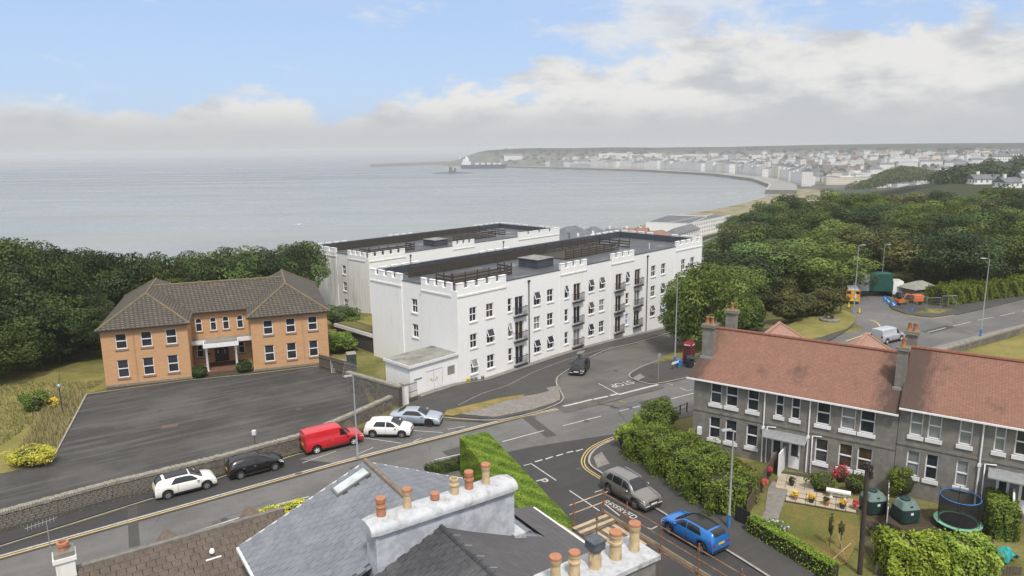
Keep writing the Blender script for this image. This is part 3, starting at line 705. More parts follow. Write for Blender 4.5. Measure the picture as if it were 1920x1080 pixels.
    screen(3, D - 3.3, L * .55, D - 3.3); screen(L * .55, D - 3.3, L * .8, D - 3.3, 5); screen(3.2, 4.2, 12.4, 4.2, 3); screen(12.4, 4.25, 12.4, 6.5, 3)
    screen(L * .5, 6.1, L * .74, 6.1, 4); screen(3.1, 4.3, 3.1, 6.9, 3); screen(L * .8, 6.2, L * .8, D - 3.4, 3)
    MB().box(3.2, 4.4, 9.285, 12.3, 8.6, 9.5).box(L * .5, 6.3, 9.285, L * .74, D - 3.5, 9.42).box(4, D - 3.2, 9.285, L * .5, D - 1.2, 9.4).build('roof_decking', m_screen, b)
    MB().box(17.0, 4.2, 9.285, 20.0, 7.4, 10.35).build('roof_plant_housing', m_flat_d, b)
    MB().box(16.9, 4.1, 10.353, 20.1, 7.5, 10.42).build('plant_housing_lid', m_felt, b)
    pipe(b, [(L * .82, 3.4, 9.28), (L * .82, 3.4, 10.1)], .07, m_paint, 'vent_pipe')
    for s in ((10.79, 34.79) if detailed else (8.2, 30)): pipe(b, [(s, -.08, zbase + .3), (s, -.08, 9.2)], .06, m_black); MB().box(s - .14, -.2, 9.1, s + .14, -.003, 9.3).build('hopper', m_black, b)
    return b
wb = white_block('long white crenellated apartment block with black balconies, nearest the side road', (P0.x, P0.y, 0), 49.3, 15.0, m_white, m_white, -3.2, True)
wr = white_block('rear white crenellated apartment block on the seaward side, grey-streaked end wall', (-22.4, 109.9, -2.4), 46.0, 16.9, m_white, m_white_old, -6.0, False)
# lean-to substation on the end of the front block
x0 = -6.35
an = thing('white_substation', 'low white flat-roofed substation with double doors against the white block', 'substation', (P0.x, P0.y, 0), RZ(AZW))
mb = MB(); wall(mb, x0, -.145, -.6, 3.05, [(-4.45, -.1, -2.2, 2.15), (-1.55, 1.05, -.55, 2.0)], front(0), .08); wall(mb, 0, 4.0, -.6, 3.05, [], lend(x0)); mb.poly([(x0, 4.0, -.6), (-.145, 4.0, -.6), (-.145, 4.0, 3.05), (x0, 4.0, 3.05)])
mb.build('wall', m_white, an)
MB().box(x0 - .12, -.12, 3.053, -.146, 4.1, 3.2).build('roof', m_felt, an)
mb = MB(); mb.box(x0 - .18, -.2, 2.98, -.146, -.123, 3.26); mb.box(x0 - .2, -.12, 2.98, x0 - .123, 4.1, 3.26); mb.build('fascia', m_paint, an)
for k in (0, 1):
    d_ = MB().box(-4.42 + k * 1.115, .05, -.1, -3.345 + k * 1.115, .09, 2.13).build('door', m_upvc, an)
    MB().box(-3.8 + k * .75, .035, 1.05, -3.6 + k * .75, .048, 1.3).build('warning_sign', m_ply, d_); MB().box(-3.5 + k * .3, .02, .95, -3.46 + k * .3, .048, 1.1).build('handle', m_black, d_)
MB().box(-1.5, .04, 1.1, -.6, .07, 1.95).build('vent_grille', m_felt, an); MB().box(-5.9, -.03, 1.6, -4.9, -.003, 1.75).build('notice', m_galv, an)
# deck with railing between the two blocks
dk = thing('raised_terrace', 'grassy raised terrace with black railings between the two white blocks', 'terrace', (P0.x, P0.y, 0), RZ(AZW))
MB().box(.2, 15.1, 1.9, 9, 24, 2.3).build('deck_slab', m_paint, dk); MB().box(.5, 15.4, 2.304, 8.8, 23.8, 2.36).build('grass_top', m_lawn, dk)
mb = MB()
for zz in (2.45, 3.35): mb.beam((.25, 15.15, zz), (.25, 23.9, zz), .05, .05)
for q in range(44): mb.beam((.25, 15.2 + q * .2, 2.3), (.25, 15.2 + q * .2, 3.35), .025, .025)
mb.build('railing', m_black, dk); MB().box(.4, 15.2, -3, .7, 23.8, 1.9).build('retaining_wall', m_stone_d, dk)

# ---------------------------------------------------------------- orange brick building
bb = thing('brick_office', 'orange brick two-storey building with twin hipped wings and arched entrance', 'building', (-42.19, 70.34, 0), RZ(AZB))
wins = [(1.84, 4.03, 1.06, 1.63), (4.2, 4.03, 1.04, 1.63), (6.56, 4.05, 1.04, 1.63), (1.74, .95, 1.06, 1.9), (4.12, .95, 1.04, 1.9), (6.47, .97, 1.04, 1.88)]
winr = [(16.25, 4.07, 1.0, 1.62), (18.63, 4.07, 1.0, 1.62), (21.0, 4.1, 1.0, 1.6), (16.2, 1.0, 1.02, 1.88), (18.55, 1.02, 1.04, 1.88), (20.93, 1.05, 1.0, 1.86)]
arch = [(8.93, 3.93, .70, 1.58), (10.45, 3.93, .68, 1.58), (11.78, 3.94, .70, 1.56), (13.3, 3.95, .70, 1.55), (8.83, .88, .72, 1.5), (13.22, .92, .72, 1.47)]
mb = MB(); ro = lambda a: [(x - w_ / 2, z, x + w_ / 2, z + h_) for x, z, w_, h_ in a]
wall(mb, 0, 8.15, -.5, 6.2, ro(wins), front(0)); wall(mb, 14.45, 22.6, -.5, 6.2, ro(winr), front(0))
wall(mb, 8.15, 14.45, -.5, 6.2, ro(arch) + [(10.3, .2, 11.8, 2.25)], front(5.0))
for x in (0, 8.15, 14.45, 22.6): mb.poly([(x, 0, -.5), (x, 18 if x in (0, 22.6) else 5, -.5), (x, 18 if x in (0, 22.6) else 5, 6.2), (x, 0, 6.2)])
mb.poly([(0, 18, -.5), (22.6, 18, -.5), (22.6, 18, 6.2), (0, 18, 6.2)]); mb.build('wall', m_brick, bb)
MB().box(-.05, -.05, -.5, 8.2, -.003, .28).build('plinth', m_sill, bb); MB().box(14.4, -.05, -.5, 22.65, -.003, .28).build('plinth', m_sill, bb)
for x, z, w_, h_ in wins + winr: window(bb, x, 0, z, w_, h_, 0, 'sash', m_glass, sill=m_sill, sillw=.11)
def arched(x, z, w_, h_):
    def fr(kind_):
        mb = MB(); r = w_ / 2; zc = h_ - r; t = .075; n = 12; y0, y1 = (.03, .11)
        out = [(-r, 0)] + [(-r * math.cos(math.pi * i / n), zc + r * math.sin(math.pi * i / n)) for i in range(n + 1)] + [(r, 0)]
        if kind_ == 'f':
            ri = r - t; inn = [(-ri, t)] + [(-ri * math.cos(math.pi * i / n), zc + ri * math.sin(math.pi * i / n)) for i in range(n + 1)] + [(ri, t)]
            for i in range(len(out)):
                j = (i + 1) % len(out)
                mb.poly([(out[i][0], y0, out[i][1]), (out[j][0], y0, out[j][1]), (inn[j][0], y0, inn[j][1]), (inn[i][0], y0, inn[i][1])])
                mb.poly([(inn[i][0], y0, inn[i][1]), (inn[j][0], y0, inn[j][1]), (inn[j][0], y1, inn[j][1]), (inn[i][0], y1, inn[i][1])])
            mb.box(-ri, y0 - .01, zc - .3, ri, y1, zc - .23); return mb.mesh('window_frame', m_upvc)
        if kind_ == 'p':
            mb.poly([(a, .085, b_) for a, b_ in out]); return mb.mesh('pane', m_glass)
        for i in range(1, len(out) - 2):                       # brick spandrels closing the square opening
            top = h_ if True else 0
            mb.poly([(out[i][0], .0, out[i][1]), (out[i + 1][0], .0, out[i + 1][1]), (out[i + 1][0], .0, h_), (out[i][0], .0, h_)])
        return mb.mesh('arch_brickwork', m_brick)
    o = put('window', cached(('af', w_, h_), lambda: fr('f')), bb, (x, 5.0, z)); put('pane', cached(('ap', w_, h_), lambda: fr('p')), o)
    put('arch_brickwork', cached(('as', w_, h_), lambda: fr('s')), o); MB().box(-w_ / 2 - .08, -.08, -.12, w_ / 2 + .08, .03, -.004).build('window_sill', m_sill, o)
for a in arch: arched(*a)
for k in (0, 1):
    dd = MB().box(10.33 + k * .73, 5.08, .2, 11.04 + k * .73, 5.12, 2.23).build('door', m_black, bb)
    MB().box(10.5 + k * .73, 5.072, .9, 10.85 + k * .73, 5.078, 2.0).build('door_pane', m_glass, dd)
    MB().box(10.62 + k * .73, 5.06, 1.2, 10.72 + k * .73, 5.071, 1.55).build('notice', m_plw, dd)
MB().box(9.55, 5.0 - .03, 1.15, 9.85, 4.997, 1.35).build('name_plaque', m_black, bb)
MB().box(9.2, 1.3, -.1, 13.0, 4.99, .17).build('entrance_step', pm('red_quarry_tile', (.20, .10, .07), (.15, .075, .055), 4), bb)
mb = MB(); mb.box(8.16, 3.3, 2.95, 14.44, 4.99, 3.12); mb.box(9.5, 1.5, 2.953, 12.95, 3.28, 3.123); mb.build('porch_roof', m_felt, bb)
mb = MB(); mb.box(8.16, 3.18, 2.85, 9.58, 3.296, 3.3); mb.box(12.9, 3.18, 2.85, 14.44, 3.296, 3.3); mb.box(9.4, 1.38, 2.85, 13.05, 1.496, 3.3); mb.box(9.4, 1.5, 2.85, 9.497, 3.17, 3.3); mb.box(12.953, 1.5, 2.85, 13.05, 3.17, 3.3)
mb.build('porch_fascia', m_upvc, bb)
for x in (9.68, 12.72): MB().lathe([(.19, 0), (.19, .18), (.14, .2), (.12, 2.45), (.16, 2.5), (.2, 2.62), (.2, 2.85)], 14, (x, 1.75, .0)).build('porch_column', m_upvc, bb, smooth=40)
for x, nm in ((8.85, 4.2), (13.85, 4.2)): pass
mb = MB(); a1, b1 = hip(mb, -.35, 8.5, -.35, 18.35, 6.2, 8.95); a2, b2 = hip(mb, 14.1, 22.95, -.35, 18.35, 6.2, 8.95)
mb.poly([(4.0, 9.15, 8.9), (18.6, 9.15, 8.9), (14.9, 4.62, 6.2), (7.7, 4.62, 6.2)]); mb.poly([(4.0, 9.15, 8.9), (18.6, 9.15, 8.9), (14.9, 13.7, 6.2), (7.7, 13.7, 6.2)])
rf = mb.build('roof', m_tile_brown, bb)
m_ridge = pm('mossy_ridge_tile', (.20, .155, .07), (.12, .10, .075), 3, c3=(.26, .19, .05), s3=1.5, bump=.4)
for p, q in ((a1, b1), (a2, b2), ((4.2, 9.15, 8.9), (18.4, 9.15, 8.9)), (a1, (-.35, -.35, 6.2)), (a1, (8.5, -.35, 6.2)), (a2, (14.1, -.35, 6.2)), (a2, (22.95, -.35, 6.2)), (b1, (-.35, 18.35, 6.2)), (b2, (22.95, 18.35, 6.2))):
    MB().tube([p, q], .11, 6).build('ridge_tiles', m_ridge, rf)
for x0_, x1_, y_ in ((-.35, 8.5, -.40), (14.1, 22.95, -.40), (8.6, 14.0, 4.56)): MB().box(x0_, y_ - .06, 6.08, x1_, y_ + .05, 6.2).build('gutter', m_black, bb)
for x in (3.0, 19.9): pipe(bb, [(x, -.06, .2), (x, -.06, 6.1)], .035, m_brick)

# ---------------------------------------------------------------- grey terrace with red tiled roofs
def terrace(label, s0, s1, dz, up, low, doors, pipes, first):
    t = thing('terrace_house', label, 'house', (T0.x, T0.y, dz), RZ(AZT)); D = 7.4; za, ze, zr = .2 - dz, 6.42, 9.5
    mb = MB(); rq = lambda a, z, h_: [(x0, z, x1, z + h_) for x0, x1 in a]
    dops = [(a, .72, c, 2.95) for a, c in doors]
    wall(mb, s0, s1, -.4, ze, rq(up, 4.5, 1.75) + rq(low, 1.66, 1.78) + dops, front(0)); 
    for x in (s0, s1): mb.add([(x, 0, -.4), (x, D, -.4), (x, D, ze), (x, D / 2, zr - .1), (x, 0, ze)], [(0, 1, 2, 3, 4)])
    mb.poly([(s0, D, -.4), (s1, D, -.4), (s1, D, ze), (s0, D, ze)]); mb.build('wall', m_grey, t)
    MB().box(s0, -.05, 3.72, s1, -.003, 3.86).build('band_course', m_grey, t)
    rw = random.Random(int(s1 * 7))
    for i, (a, c) in enumerate(up): window(t, (a + c) / 2, 0, 4.5, c - a, 1.75, 0, 'sash', m_net if (a > 10 and rw.random() < .8) else m_glass, sill=m_upvc if a > 6.5 and first else m_paint, sillw=.16)
    for i, (a, c) in enumerate(low): window(t, (a + c) / 2, 0, 1.66, c - a, 1.78, 0, 'sash', rw.choice([m_glass, m_glass_w, m_net]) if a > 10 else m_glass, sill=m_upvc if a > 6.5 and first else m_paint, sillw=.16)
    for a, c in doors:
        dr = MB().box(a + .02, .06, .72, c - .02, .11, 2.93).build('door', m_upvc, t); MB().box(a + .18, .045, 1.65, c - .18, .058, 2.7).build('door_pane', m_glass, dr); MB().box(c - .16, .02, 1.55, c - .11, .058, 1.75).build('handle', m_black, dr)
    if doors:
        c0, c1 = doors[0][0] - .45, doors[-1][1] + .45
        MB().add([(c0, -.95, 3.0), (c1, -.95, 3.0), (c1, -.003, 3.3), (c0, -.003, 3.3), (c0, -.95, 3.08), (c1, -.95, 3.08), (c1, -.003, 3.38), (c0, -.003, 3.38)], [(3, 2, 1, 0), (4, 5, 6, 7), (0, 1, 5, 4), (1, 2, 6, 5), (2, 3, 7, 6), (3, 0, 4, 7)]).build('door_canopy', m_galv, t)
        MB().box((doors[0][1] + doors[-1][0]) / 2 - .05, -1.7, .3, (doors[0][1] + doors[-1][0]) / 2 + .05, -.003, 2.35).build('porch_screen', m_upvc, t)
    for x in pipes:
        pipe(t, [(x, -.07, .7), (x, -.07, ze - .1)], .055); MB().box(x - .1, -.14, 3.3, x + .1, -.003, 3.5).build('pipe_bracket', m_upvc, t)
        pipe(t, [(x + .3, -.07, .7), (x + .3, -.07, 3.55), (x + .9, -.07, 3.62)], .05, None, 'waste_pipe')
    # roof
    e0, e1 = s0 - (.5 if first else .02), s1 + .02; r0 = s0 + (.35 if first else -.02); mb = MB(); ym = D / 2
    F_, K_ = [(e0, -.35, ze - .05), (e1, -.35, ze - .05), (e1, ym, zr), (r0, ym, zr)], [(e0, D + .35, ze - .05), (e1, D + .35, ze - .05), (e1, ym, zr), (r0, ym, zr)]
    for q in (F_, K_):
        mb.poly(q); mb.poly([(a, b_, c - .09) for a, b_, c in q]); n = 4
        for i in range(4):
            j = (i + 1) % 4; mb.poly([q[i], q[j], (q[j][0], q[j][1], q[j][2] - .09), (q[i][0], q[i][1], q[i][2] - .09)])
    if first: mb.poly([F_[0], F_[3], K_[0]])
    rf = mb.build('roof', m_tile_red, t)
    MB().tube([(r0 - .1, ym, zr + .02), (e1 - .02, ym, zr + .02)], .13, 8).build('ridge_tiles', pm('dark_red_ridge_tile', (.24, .095, .06), (.17, .07, .05), 2.5, stretch=(2, 1, 1), bump=.3) if first else bpy.data.materials['dark_red_ridge_tile'], rf)
    MB().box(e0, -.44, ze - .17, e1, -.353, ze - .06).build('gutter', m_upvc, t)
    def stack(xa, xb, ya, yb, z0, z1, pots, nm='chimney_stack'):
        c = MB().box(xa, ya, z0, xb, yb, z1).box(xa - .12, ya - .12, z1 + .003, xb + .12, yb + .12, z1 + .16).build(nm, [m_grey], t)
        MB().box(xa - .1, ya - .1, z1 + .163, xb + .1, yb + .1, z1 + .22).build('mortar_flaunching', pm('mossy_mortar', (.19, .16, .08), (.14, .12, .08), 4) if 'mossy_mortar' not in bpy.data.materials else bpy.data.materials['mossy_mortar'], c)
        MB().box(xa - .08, ya - .14, z0 + .0, xb + .08, ya - .003, z0 + .22).build('lead_flashing', m_galv, c)
        for i in range(pots): MB().lathe([(.15, 0), (.13, .1), (.12, .5), (.15, .54), (.15, .6), (.10, .6), (.10, .3)], 10, (xa + (xb - xa) * (i + .6) / (pots + .2), (ya + yb) / 2, z1 + .2)).build('chimney_pot', m_terra, c, smooth=40)
    if first:
        stack(.0, .85, 1.35, 2.1, 7.55, 10.05, 2); stack(.4, 1.2, 5.6, 6.3, 7.6, 10.4, 1)
        for sx in (3.9, 10.5):
            m2 = MB(); hip(m2, sx - 2.6, sx + 2.6, ym, 11.5, 6.9, 9.3, 'y', (0, 1)); g = m2.build('rear_wing_roof', m_tile_pink, t)
            MB().tube([(sx, ym, 9.32), (sx, 8.9, 9.32)], .13, 8).tube([(sx, 8.9, 9.32), (sx + 2.6, 11.5, 6.92)], .1, 8).build('ridge_tiles', m_tile_pink, g)
            MB().box(sx - 2.3, D, -.4, sx + 2.3, 11.1, 6.88).build('rear_wing_wall', m_grey, t)
    else:
        stack(13.5, 14.12, 1.3, 1.9, 7.0, 9.8, 1); stack(13.6, 14.35, 4.3, 5.0, 8.0, 10.25, 2)
    return t
tl = terrace('left grey pebbledash terrace with red tiled roof, the one nearest the junction', 0, 14.08, 0,
        [(1.29, 2.17), (2.49, 3.41), (4.11, 4.97), (6.15, 6.74), (7.26, 7.88), (8.98, 9.9), (10.58, 11.52), (11.78, 12.72)],
        [(1.3, 2.18), (2.55, 3.45), (4.16, 5.02), (9.04, 9.92), (10.6, 11.5), (11.8, 12.75)], [(6.0, 6.85), (7.25, 8.1)], (5.4, 8.55), True)
tr = terrace('right grey pebbledash terrace with red tiled roof, stepped up beyond the chimney', 14.11, 27, .5,
        [(14.77, 15.52), (15.81, 16.57), (17.54, 18.26), (19.41, 20.0), (20.46, 21.1), (22.6, 23.4)],
        [(14.78, 15.54), (15.87, 16.6), (17.59, 18.29)], [(19.75, 20.5), (20.95, 21.7)], (18.8,), False)
gb = MB().box(-.3, -.25, 1.9, .0, -.003, 2.5).build('meter_box', m_upvc, tl, (.75, 0, -.1))

# ---------------------------------------------------------------- roofs in front of the camera
FO = Vector((-7.53, 33.57, 0)); FRZ = RZ(AZR)
def FW(x, y, z): return FO + U * x + V * y + Vector((0, 0, z))
m_slate = pm('blue_grey_slate', (.188, .198, .220), (.142, .150, .170), 2.2, rough=.55, c3=(.29, .30, .32), s3=1.1, amt3=.5, world=True, bump=.15)
m_slate_k = pm('dark_slate', (.070, .071, .076), (.048, .049, .054), 2.2, rough=.6, c3=(.11, .108, .104), s3=.9, amt3=.6, world=True, bump=.15)
m_slate_w = pm('worn_smooth_slate', (.118, .112, .112), (.085, .082, .084), 1.4, rough=.7, c3=(.17, .165, .165), s3=.5, amt3=.5, world=True, bump=.2)
def slates(roof, name, mats, A_, along, down, nl, nd, wl, wd, biggest, keep, seed, thick=.014):
    """individual slates in half-bond over a roof plane: A_ top corner, along the ridge, down the slope"""
    rr = random.Random(seed); al, dn = along.normalized(), down.normalized(); nrm = al.cross(dn).normalized()
    if nrm.z < 0: nrm = -nrm
    mes = []
    for q in range(4):
        w2, d2 = wl / 2 - .006 - .002 * q, wd * .62
        mes.append(MB().add([(-w2, -d2, 0), (w2, -d2, 0), (w2 - .004 * q, d2, 0), (-w2, d2 - .006 * q, 0), (-w2, -d2, thick), (w2, -d2, thick), (w2 - .004 * q, d2, thick), (-w2, d2 - .006 * q, thick)],
                 [(3, 2, 1, 0), (4, 5, 6, 7), (0, 1, 5, 4), (1, 2, 6, 5), (2, 3, 7, 6), (3, 0, 4, 7)]).mesh(name, mats))
    spots = []
    for j in range(nd):
        for i in range(-1, nl + 1):
            s = (i + .5 + (.5 if j % 2 else 0)) * wl; 
            if s < wl * .4 or s > nl * wl - wl * .3: continue
            c = A_ + al * s + dn * ((j + .5) * wd)
            if keep and not keep(s, (j + .5) * wd): continue
            spots.append((biggest(s, j * wd), c, rr.gauss(0, .006), rr.choice(mes), rr.gauss(0, .004)))
    spots.sort(key=lambda t: t[0]); field = MB()
    for k, (_, c, tw, me, li) in enumerate(spots):
        a2 = (al + dn * tw).normalized(); d2 = nrm.cross(a2).normalized(); d2 = d2 if d2.dot(dn) > 0 else -d2
        d3 = (d2 + nrm * (.035 + li)).normalized(); n3 = a2.cross(d3).normalized(); n3 = n3 if n3.z > 0 else -n3
        M4 = Matrix((a2, d3, n3)).transposed().to_4x4(); M4.translation = c + nrm * .02
        if k < 300:
            o = bpy.data.objects.new(name, me); COL.objects.link(o); o.parent = roof; o.matrix_local = M4
        else: field.add([M4 @ v.co for v in me.vertices], [tuple(p.vertices) for p in me.polygons])
    if field.v: kind(field.build(name + '_field', mats, roof), 'stuff')
    return spots
sl = thing('slate_house', 'house with blue-grey slate roof and long skylight beside the chimney wall', 'house', FO, FRZ)
zr, ze, xl, xr = 8.5, 6.0, -6.35, 5.6
mb = MB(); mb.poly([(0, 0, zr - .05), (0, -7.2, zr - .05), (xl, -7.2, ze - .05), (xl, 0, ze - .05)]); mb.poly([(0, 0, zr - .05), (0, -7.2, zr - .05), (xr, -7.2, ze - .05), (xr, 0, ze - .05)]); mb.poly([(3.8, -7.2, 6.75), (3.8, -7.85, 6.75), (xr + .1, -7.85, 6.14), (xr + .1, -7.2, 6.0)])
sroof = mb.build('roof', m_slate, sl)
mb = MB(); mb.add([(xl + .3, -.2, -.3), (xr - .3, -.2, -.3), (xr - .3, -.2, ze), (0, -.2, zr - .1), (xl + .3, -.2, ze)], [(0, 1, 2, 3, 4)]); mb.poly([(xl + .3, -.2, -.3), (xl + .3, -7.2, -.3), (xl + .3, -7.2, ze), (xl + .3, -.2, ze)]); mb.poly([(xr - .3, -.2, -.3), (xr - .3, -7.2, -.3), (xr - .3, -7.2, ze), (xr - .3, -.2, ze)])
mb.build('wall', m_rend_grey, sl)
Vx = lambda *a: Vector(a)
sk = lambda s, t: not (.35 < s < 1.95 and .5 < t < 2.0)     # room for the skylight
slates(sroof, 'slate', m_slate, Vx(0, 0, zr), Vx(0, -1, 0), Vx(xl, 0, ze - zr), 16, 21, .45, .325, lambda s, t: -s - t * .6, lambda s, t: not (.45 < s < 1.42 and .35 < t < 2.0), 1)
slates(sroof, 'slate', m_slate, Vx(0, 0, zr), Vx(0, -1, 0), Vx(xr, 0, ze - zr), 16, 18, .45, .325, lambda s, t: 1e6 + s, None, 2)
MB().tube([(0, .02, zr + .05), (0, -3.4, zr + .05), (0, -6.7, zr + .05)], .13, 8).build('ridge_tiles', pm('lichened_ridge_tile', (.215, .165, .125), (.15, .12, .10), 4, c3=(.27, .25, .20), s3=3, bump=.4), sroof)
dn = Vx(xl, 0, ze - zr).normalized(); nr_ = Vx(0, -1, 0).cross(dn); nr_ = nr_ if nr_.z > 0 else -nr_
def on(s, t, h_): return Vx(0, -s, zr) + dn * t + nr_ * h_
sky_ = MB(); c4 = [on(.5, .25, .03), on(1.38, .25, .03), on(1.38, 2.15, .03), on(.5, 2.15, .03)]; c5 = [p + nr_ * .1 for p in c4]
sky_.add(c4 + c5, [(4, 5, 6, 7), (0, 1, 5, 4), (1, 2, 6, 5), (2, 3, 7, 6), (3, 0, 4, 7)]); so = sky_.build('skylight', pm('skylight_frame', (.16, .17, .16), None, 4), sroof)
MB().poly([on(.6, .35, .135), on(1.28, .35, .135), on(1.28, 2.05, .135), on(.6, 2.05, .135)]).build('skylight_pane', glassy('skylight_glass', (.33, .36, .36), .1, .4), so)
mb = MB(); mb.box(xl - .14, -7.2, ze - .22, xl - .02, .05, ze - .06); mb.build('gutter', m_upvc, sl); MB().beam((xl, .06, ze - .12), (0, .06, zr - .12), .04, .2).build('bargeboard', m_upvc, sl); MB().beam((xr, .06, ze - .12), (0, .06, zr - .12), .04, .2).build('bargeboard', m_upvc, sl)
# the long chimney wall on the party line
st = MB(); prof = [(-2.75, 4.6), (3.85, 4.6), (3.85, 9.05), (-2.75, 9.05)]
st.box(-2.75, -7.75, 4.6, 3.85, -6.75, 9.05)
cs = st.build('chimney_stack', m_rend_grey, sl)
cp = MB(); n = 9; prof = [(-7.92, 9.053)] + [(-7.25 - .68 * math.cos(math.pi * i / n), 9.2 + .30 * math.sin(math.pi * i / n)) for i in range(n + 1)] + [(-6.58, 9.053)]; k = len(prof)
xs_ = [-2.95, -2.6, -1.5, -.4, .7, 1.8, 2.9, 3.7, 4.02]; rr = random.Random(4); vs = []
for i, x in enumerate(xs_):
    e = 1 if 0 < i < len(xs_) - 1 else .86
    for y, z in prof: vs.append((x, -7.25 + (y + 7.25) * (e + rr.gauss(0, .012)), 9.05 + (z - 9.05) * (e if z > 9.1 else 1) + (rr.gauss(0, .012) if z > 9.1 else 0)))
cp.add(vs, [(i * k + j, i * k + (j + 1) % k, (i + 1) * k + (j + 1) % k, (i + 1) * k + j) for i in range(len(xs_) - 1) for j in range(k)] + [tuple(range(k)), tuple(range((len(xs_) - 1) * k, len(xs_) * k))])
cp.build('cement_capping', m_capping, cs, smooth=50)
POT = {'roll': [(.20, 0), (.20, .28), (.19, .5), (.23, .53), (.23, .60), (.19, .62), (.18, .72), (.21, .76), (.21, .84), (.15, .84), (.15, .5)],
       'tall': [(.19, 0), (.18, .1), (.165, .72), (.20, .76), (.20, .80), (.21, .82), (.21, .92), (.14, .92), (.14, .5)],
       'short': [(.19, 0), (.18, .18), (.22, .22), (.22, .34), (.2, .36), (.14, .36), (.14, .1)]}
def pot(par, x, y, z, kind_, mats, sc=1.0, lid=True):
    o = MB().lathe([(r * sc, h_ * sc) for r, h_ in POT[kind_]], 16, (0, 0, 0)).build('chimney_pot', mats, par, (x, y, z), smooth=35)
    if lid: MB().lathe([(.215 * sc, 0), (.225 * sc, .05), (.21 * sc, .1), (.1 * sc, .13), (.02, .14)], 16, (0, 0, POT[kind_][-3][1] * sc + .004)).build('pot_cap', m_terra, o, smooth=40)
    return o
for x, kd, mt, sc, lid in ((-2.25, 'roll', m_terra, .95, True), (-1.1, 'tall', m_buff, .95, True), (.15, 'short', m_terra, .9, True), (1.1, 'roll', m_buff, .95, False), (1.85, 'roll', m_terra, .95, True), (2.7, 'tall', m_buff, 1.0, True)):
    pot(cs, x, -7.25 + rr.uniform(-.05, .05), 9.38, kd, mt, sc, lid)
dh = thing('dark_slate_house', 'house with dark slate roof in front of the long chimney wall', 'house', FO, FRZ)
xr2 = 7.0; ze2 = 5.7; yb = -22
mb = MB(); mb.poly([(.1, -7.78, zr - .05), (.1, yb, zr - .05), (xl, yb, ze - .05), (xl, -7.78, ze - .05)])
droof = mb.build('roof', m_slate_k, dh)
slates(droof, 'slate', m_slate_k, Vx(.1, -7.78, zr), Vx(0, -1, 0), Vx(xl, 0, ze - zr), 24, 18, .40, .30, lambda s, t: s + t * .3, None, 3)
m2 = MB()                                                     # smooth worn right-hand slope with a bell-cast eave
pr = [(0, zr), (1.6, 7.72), (3.6, 6.86), (5.4, 6.22), (6.4, 5.92), (xr2, 5.8)]
for i in range(len(pr) - 1):
    for y0_, y1_ in ((-4.5, -7.78), (-7.78, -14), (-14, yb)):
        if y0_ == -4.5 and pr[i][0] < 3.8: continue
        m2.poly([(.1 + pr[i][0], y0_, pr[i][1]), (.1 + pr[i][0], y1_, pr[i][1]), (.1 + pr[i + 1][0], y1_, pr[i + 1][1]), (.1 + pr[i + 1][0], y0_, pr[i + 1][1])])
m2.build('worn_slope', tiles('worn_slate_courses', (.115, .11, .112), (.095, .092, .095), (.06, .058, .06), .34, .27, .42, .01, relief=.25), dh)
mb = MB(); rt = random.Random(8)
for i in range(26): mb.tube([(.1, -7.85 - i * .46, zr + .03), (.1, -8.29 - i * .46, zr + .03 + rt.uniform(0, .015))], .12, 6)
mb.build('ridge_tiles', m_slate_k, droof)
mb = MB()
for i in range(9): mb.beam((.1, -8.0 - i * .92, zr + .16), (.42, -8.0 - i * .92, zr + .05), .04, .02)
mb.build('ridge_clip', m_galv, droof)
MB().poly([(xl + .3, -7.78, -.3), (xl + .3, yb, -.3), (xl + .3, yb, ze), (xl + .3, -7.78, ze)]).poly([(xr2 - .2, -4.5, -.3), (xr2 - .2, yb, -.3), (xr2 - .2, yb, 5.8), (xr2 - .2, -4.5, 5.8)]).poly([(4, -4.5, -.3), (xr2 - .2, -4.5, -.3), (xr2 - .2, -4.5, 5.8), (4, -4.5, 6.6)]).build('wall', m_rend_grey, dh)
MB().beam((xr2 + .14, -4.6, 5.72), (xr2 + .14, yb, 5.72), .14, .14).build('gutter', m_upvc, dh)
MB().box(3.7, -8.0, 6.2, 4.3, -6.55, 6.95).build('lead_flashing', m_capping, cs)
c2 = MB().box(1.0, -15.0, 5.5, 5.35, -13.55, 8.8).build('chimney_stack', m_grey, dh)
MB().box(.85, -15.1, 8.803, 5.5, -13.4, 8.98).build('cement_capping', m_capping, c2)
for x, kd, mt, sc in ((.95 + .25, 'tall', m_buff, 1.05), (2.05, 'roll', m_buff, 1.0), (4.0, 'roll', m_buff, 1.15), (4.95, 'tall', m_buff, 1.1)): pot(c2, x, -14.25, 8.98, kd, mt, sc)
cw = MB().lathe([(.25, 0), (.24, .5), (.21, .62), (.26, .66)], 8, (3.0, -14.25, 8.98)).build('chimney_pot', m_buff, c2); MB().box(2.74, -14.52, 9.72, 3.26, -13.98, 10.02).box(2.70, -14.56, 10.03, 3.30, -13.94, 10.1).build('metal_cowl', pm('lead_grey_cowl', (.10, .11, .13), (.07, .075, .09), 4), cw)
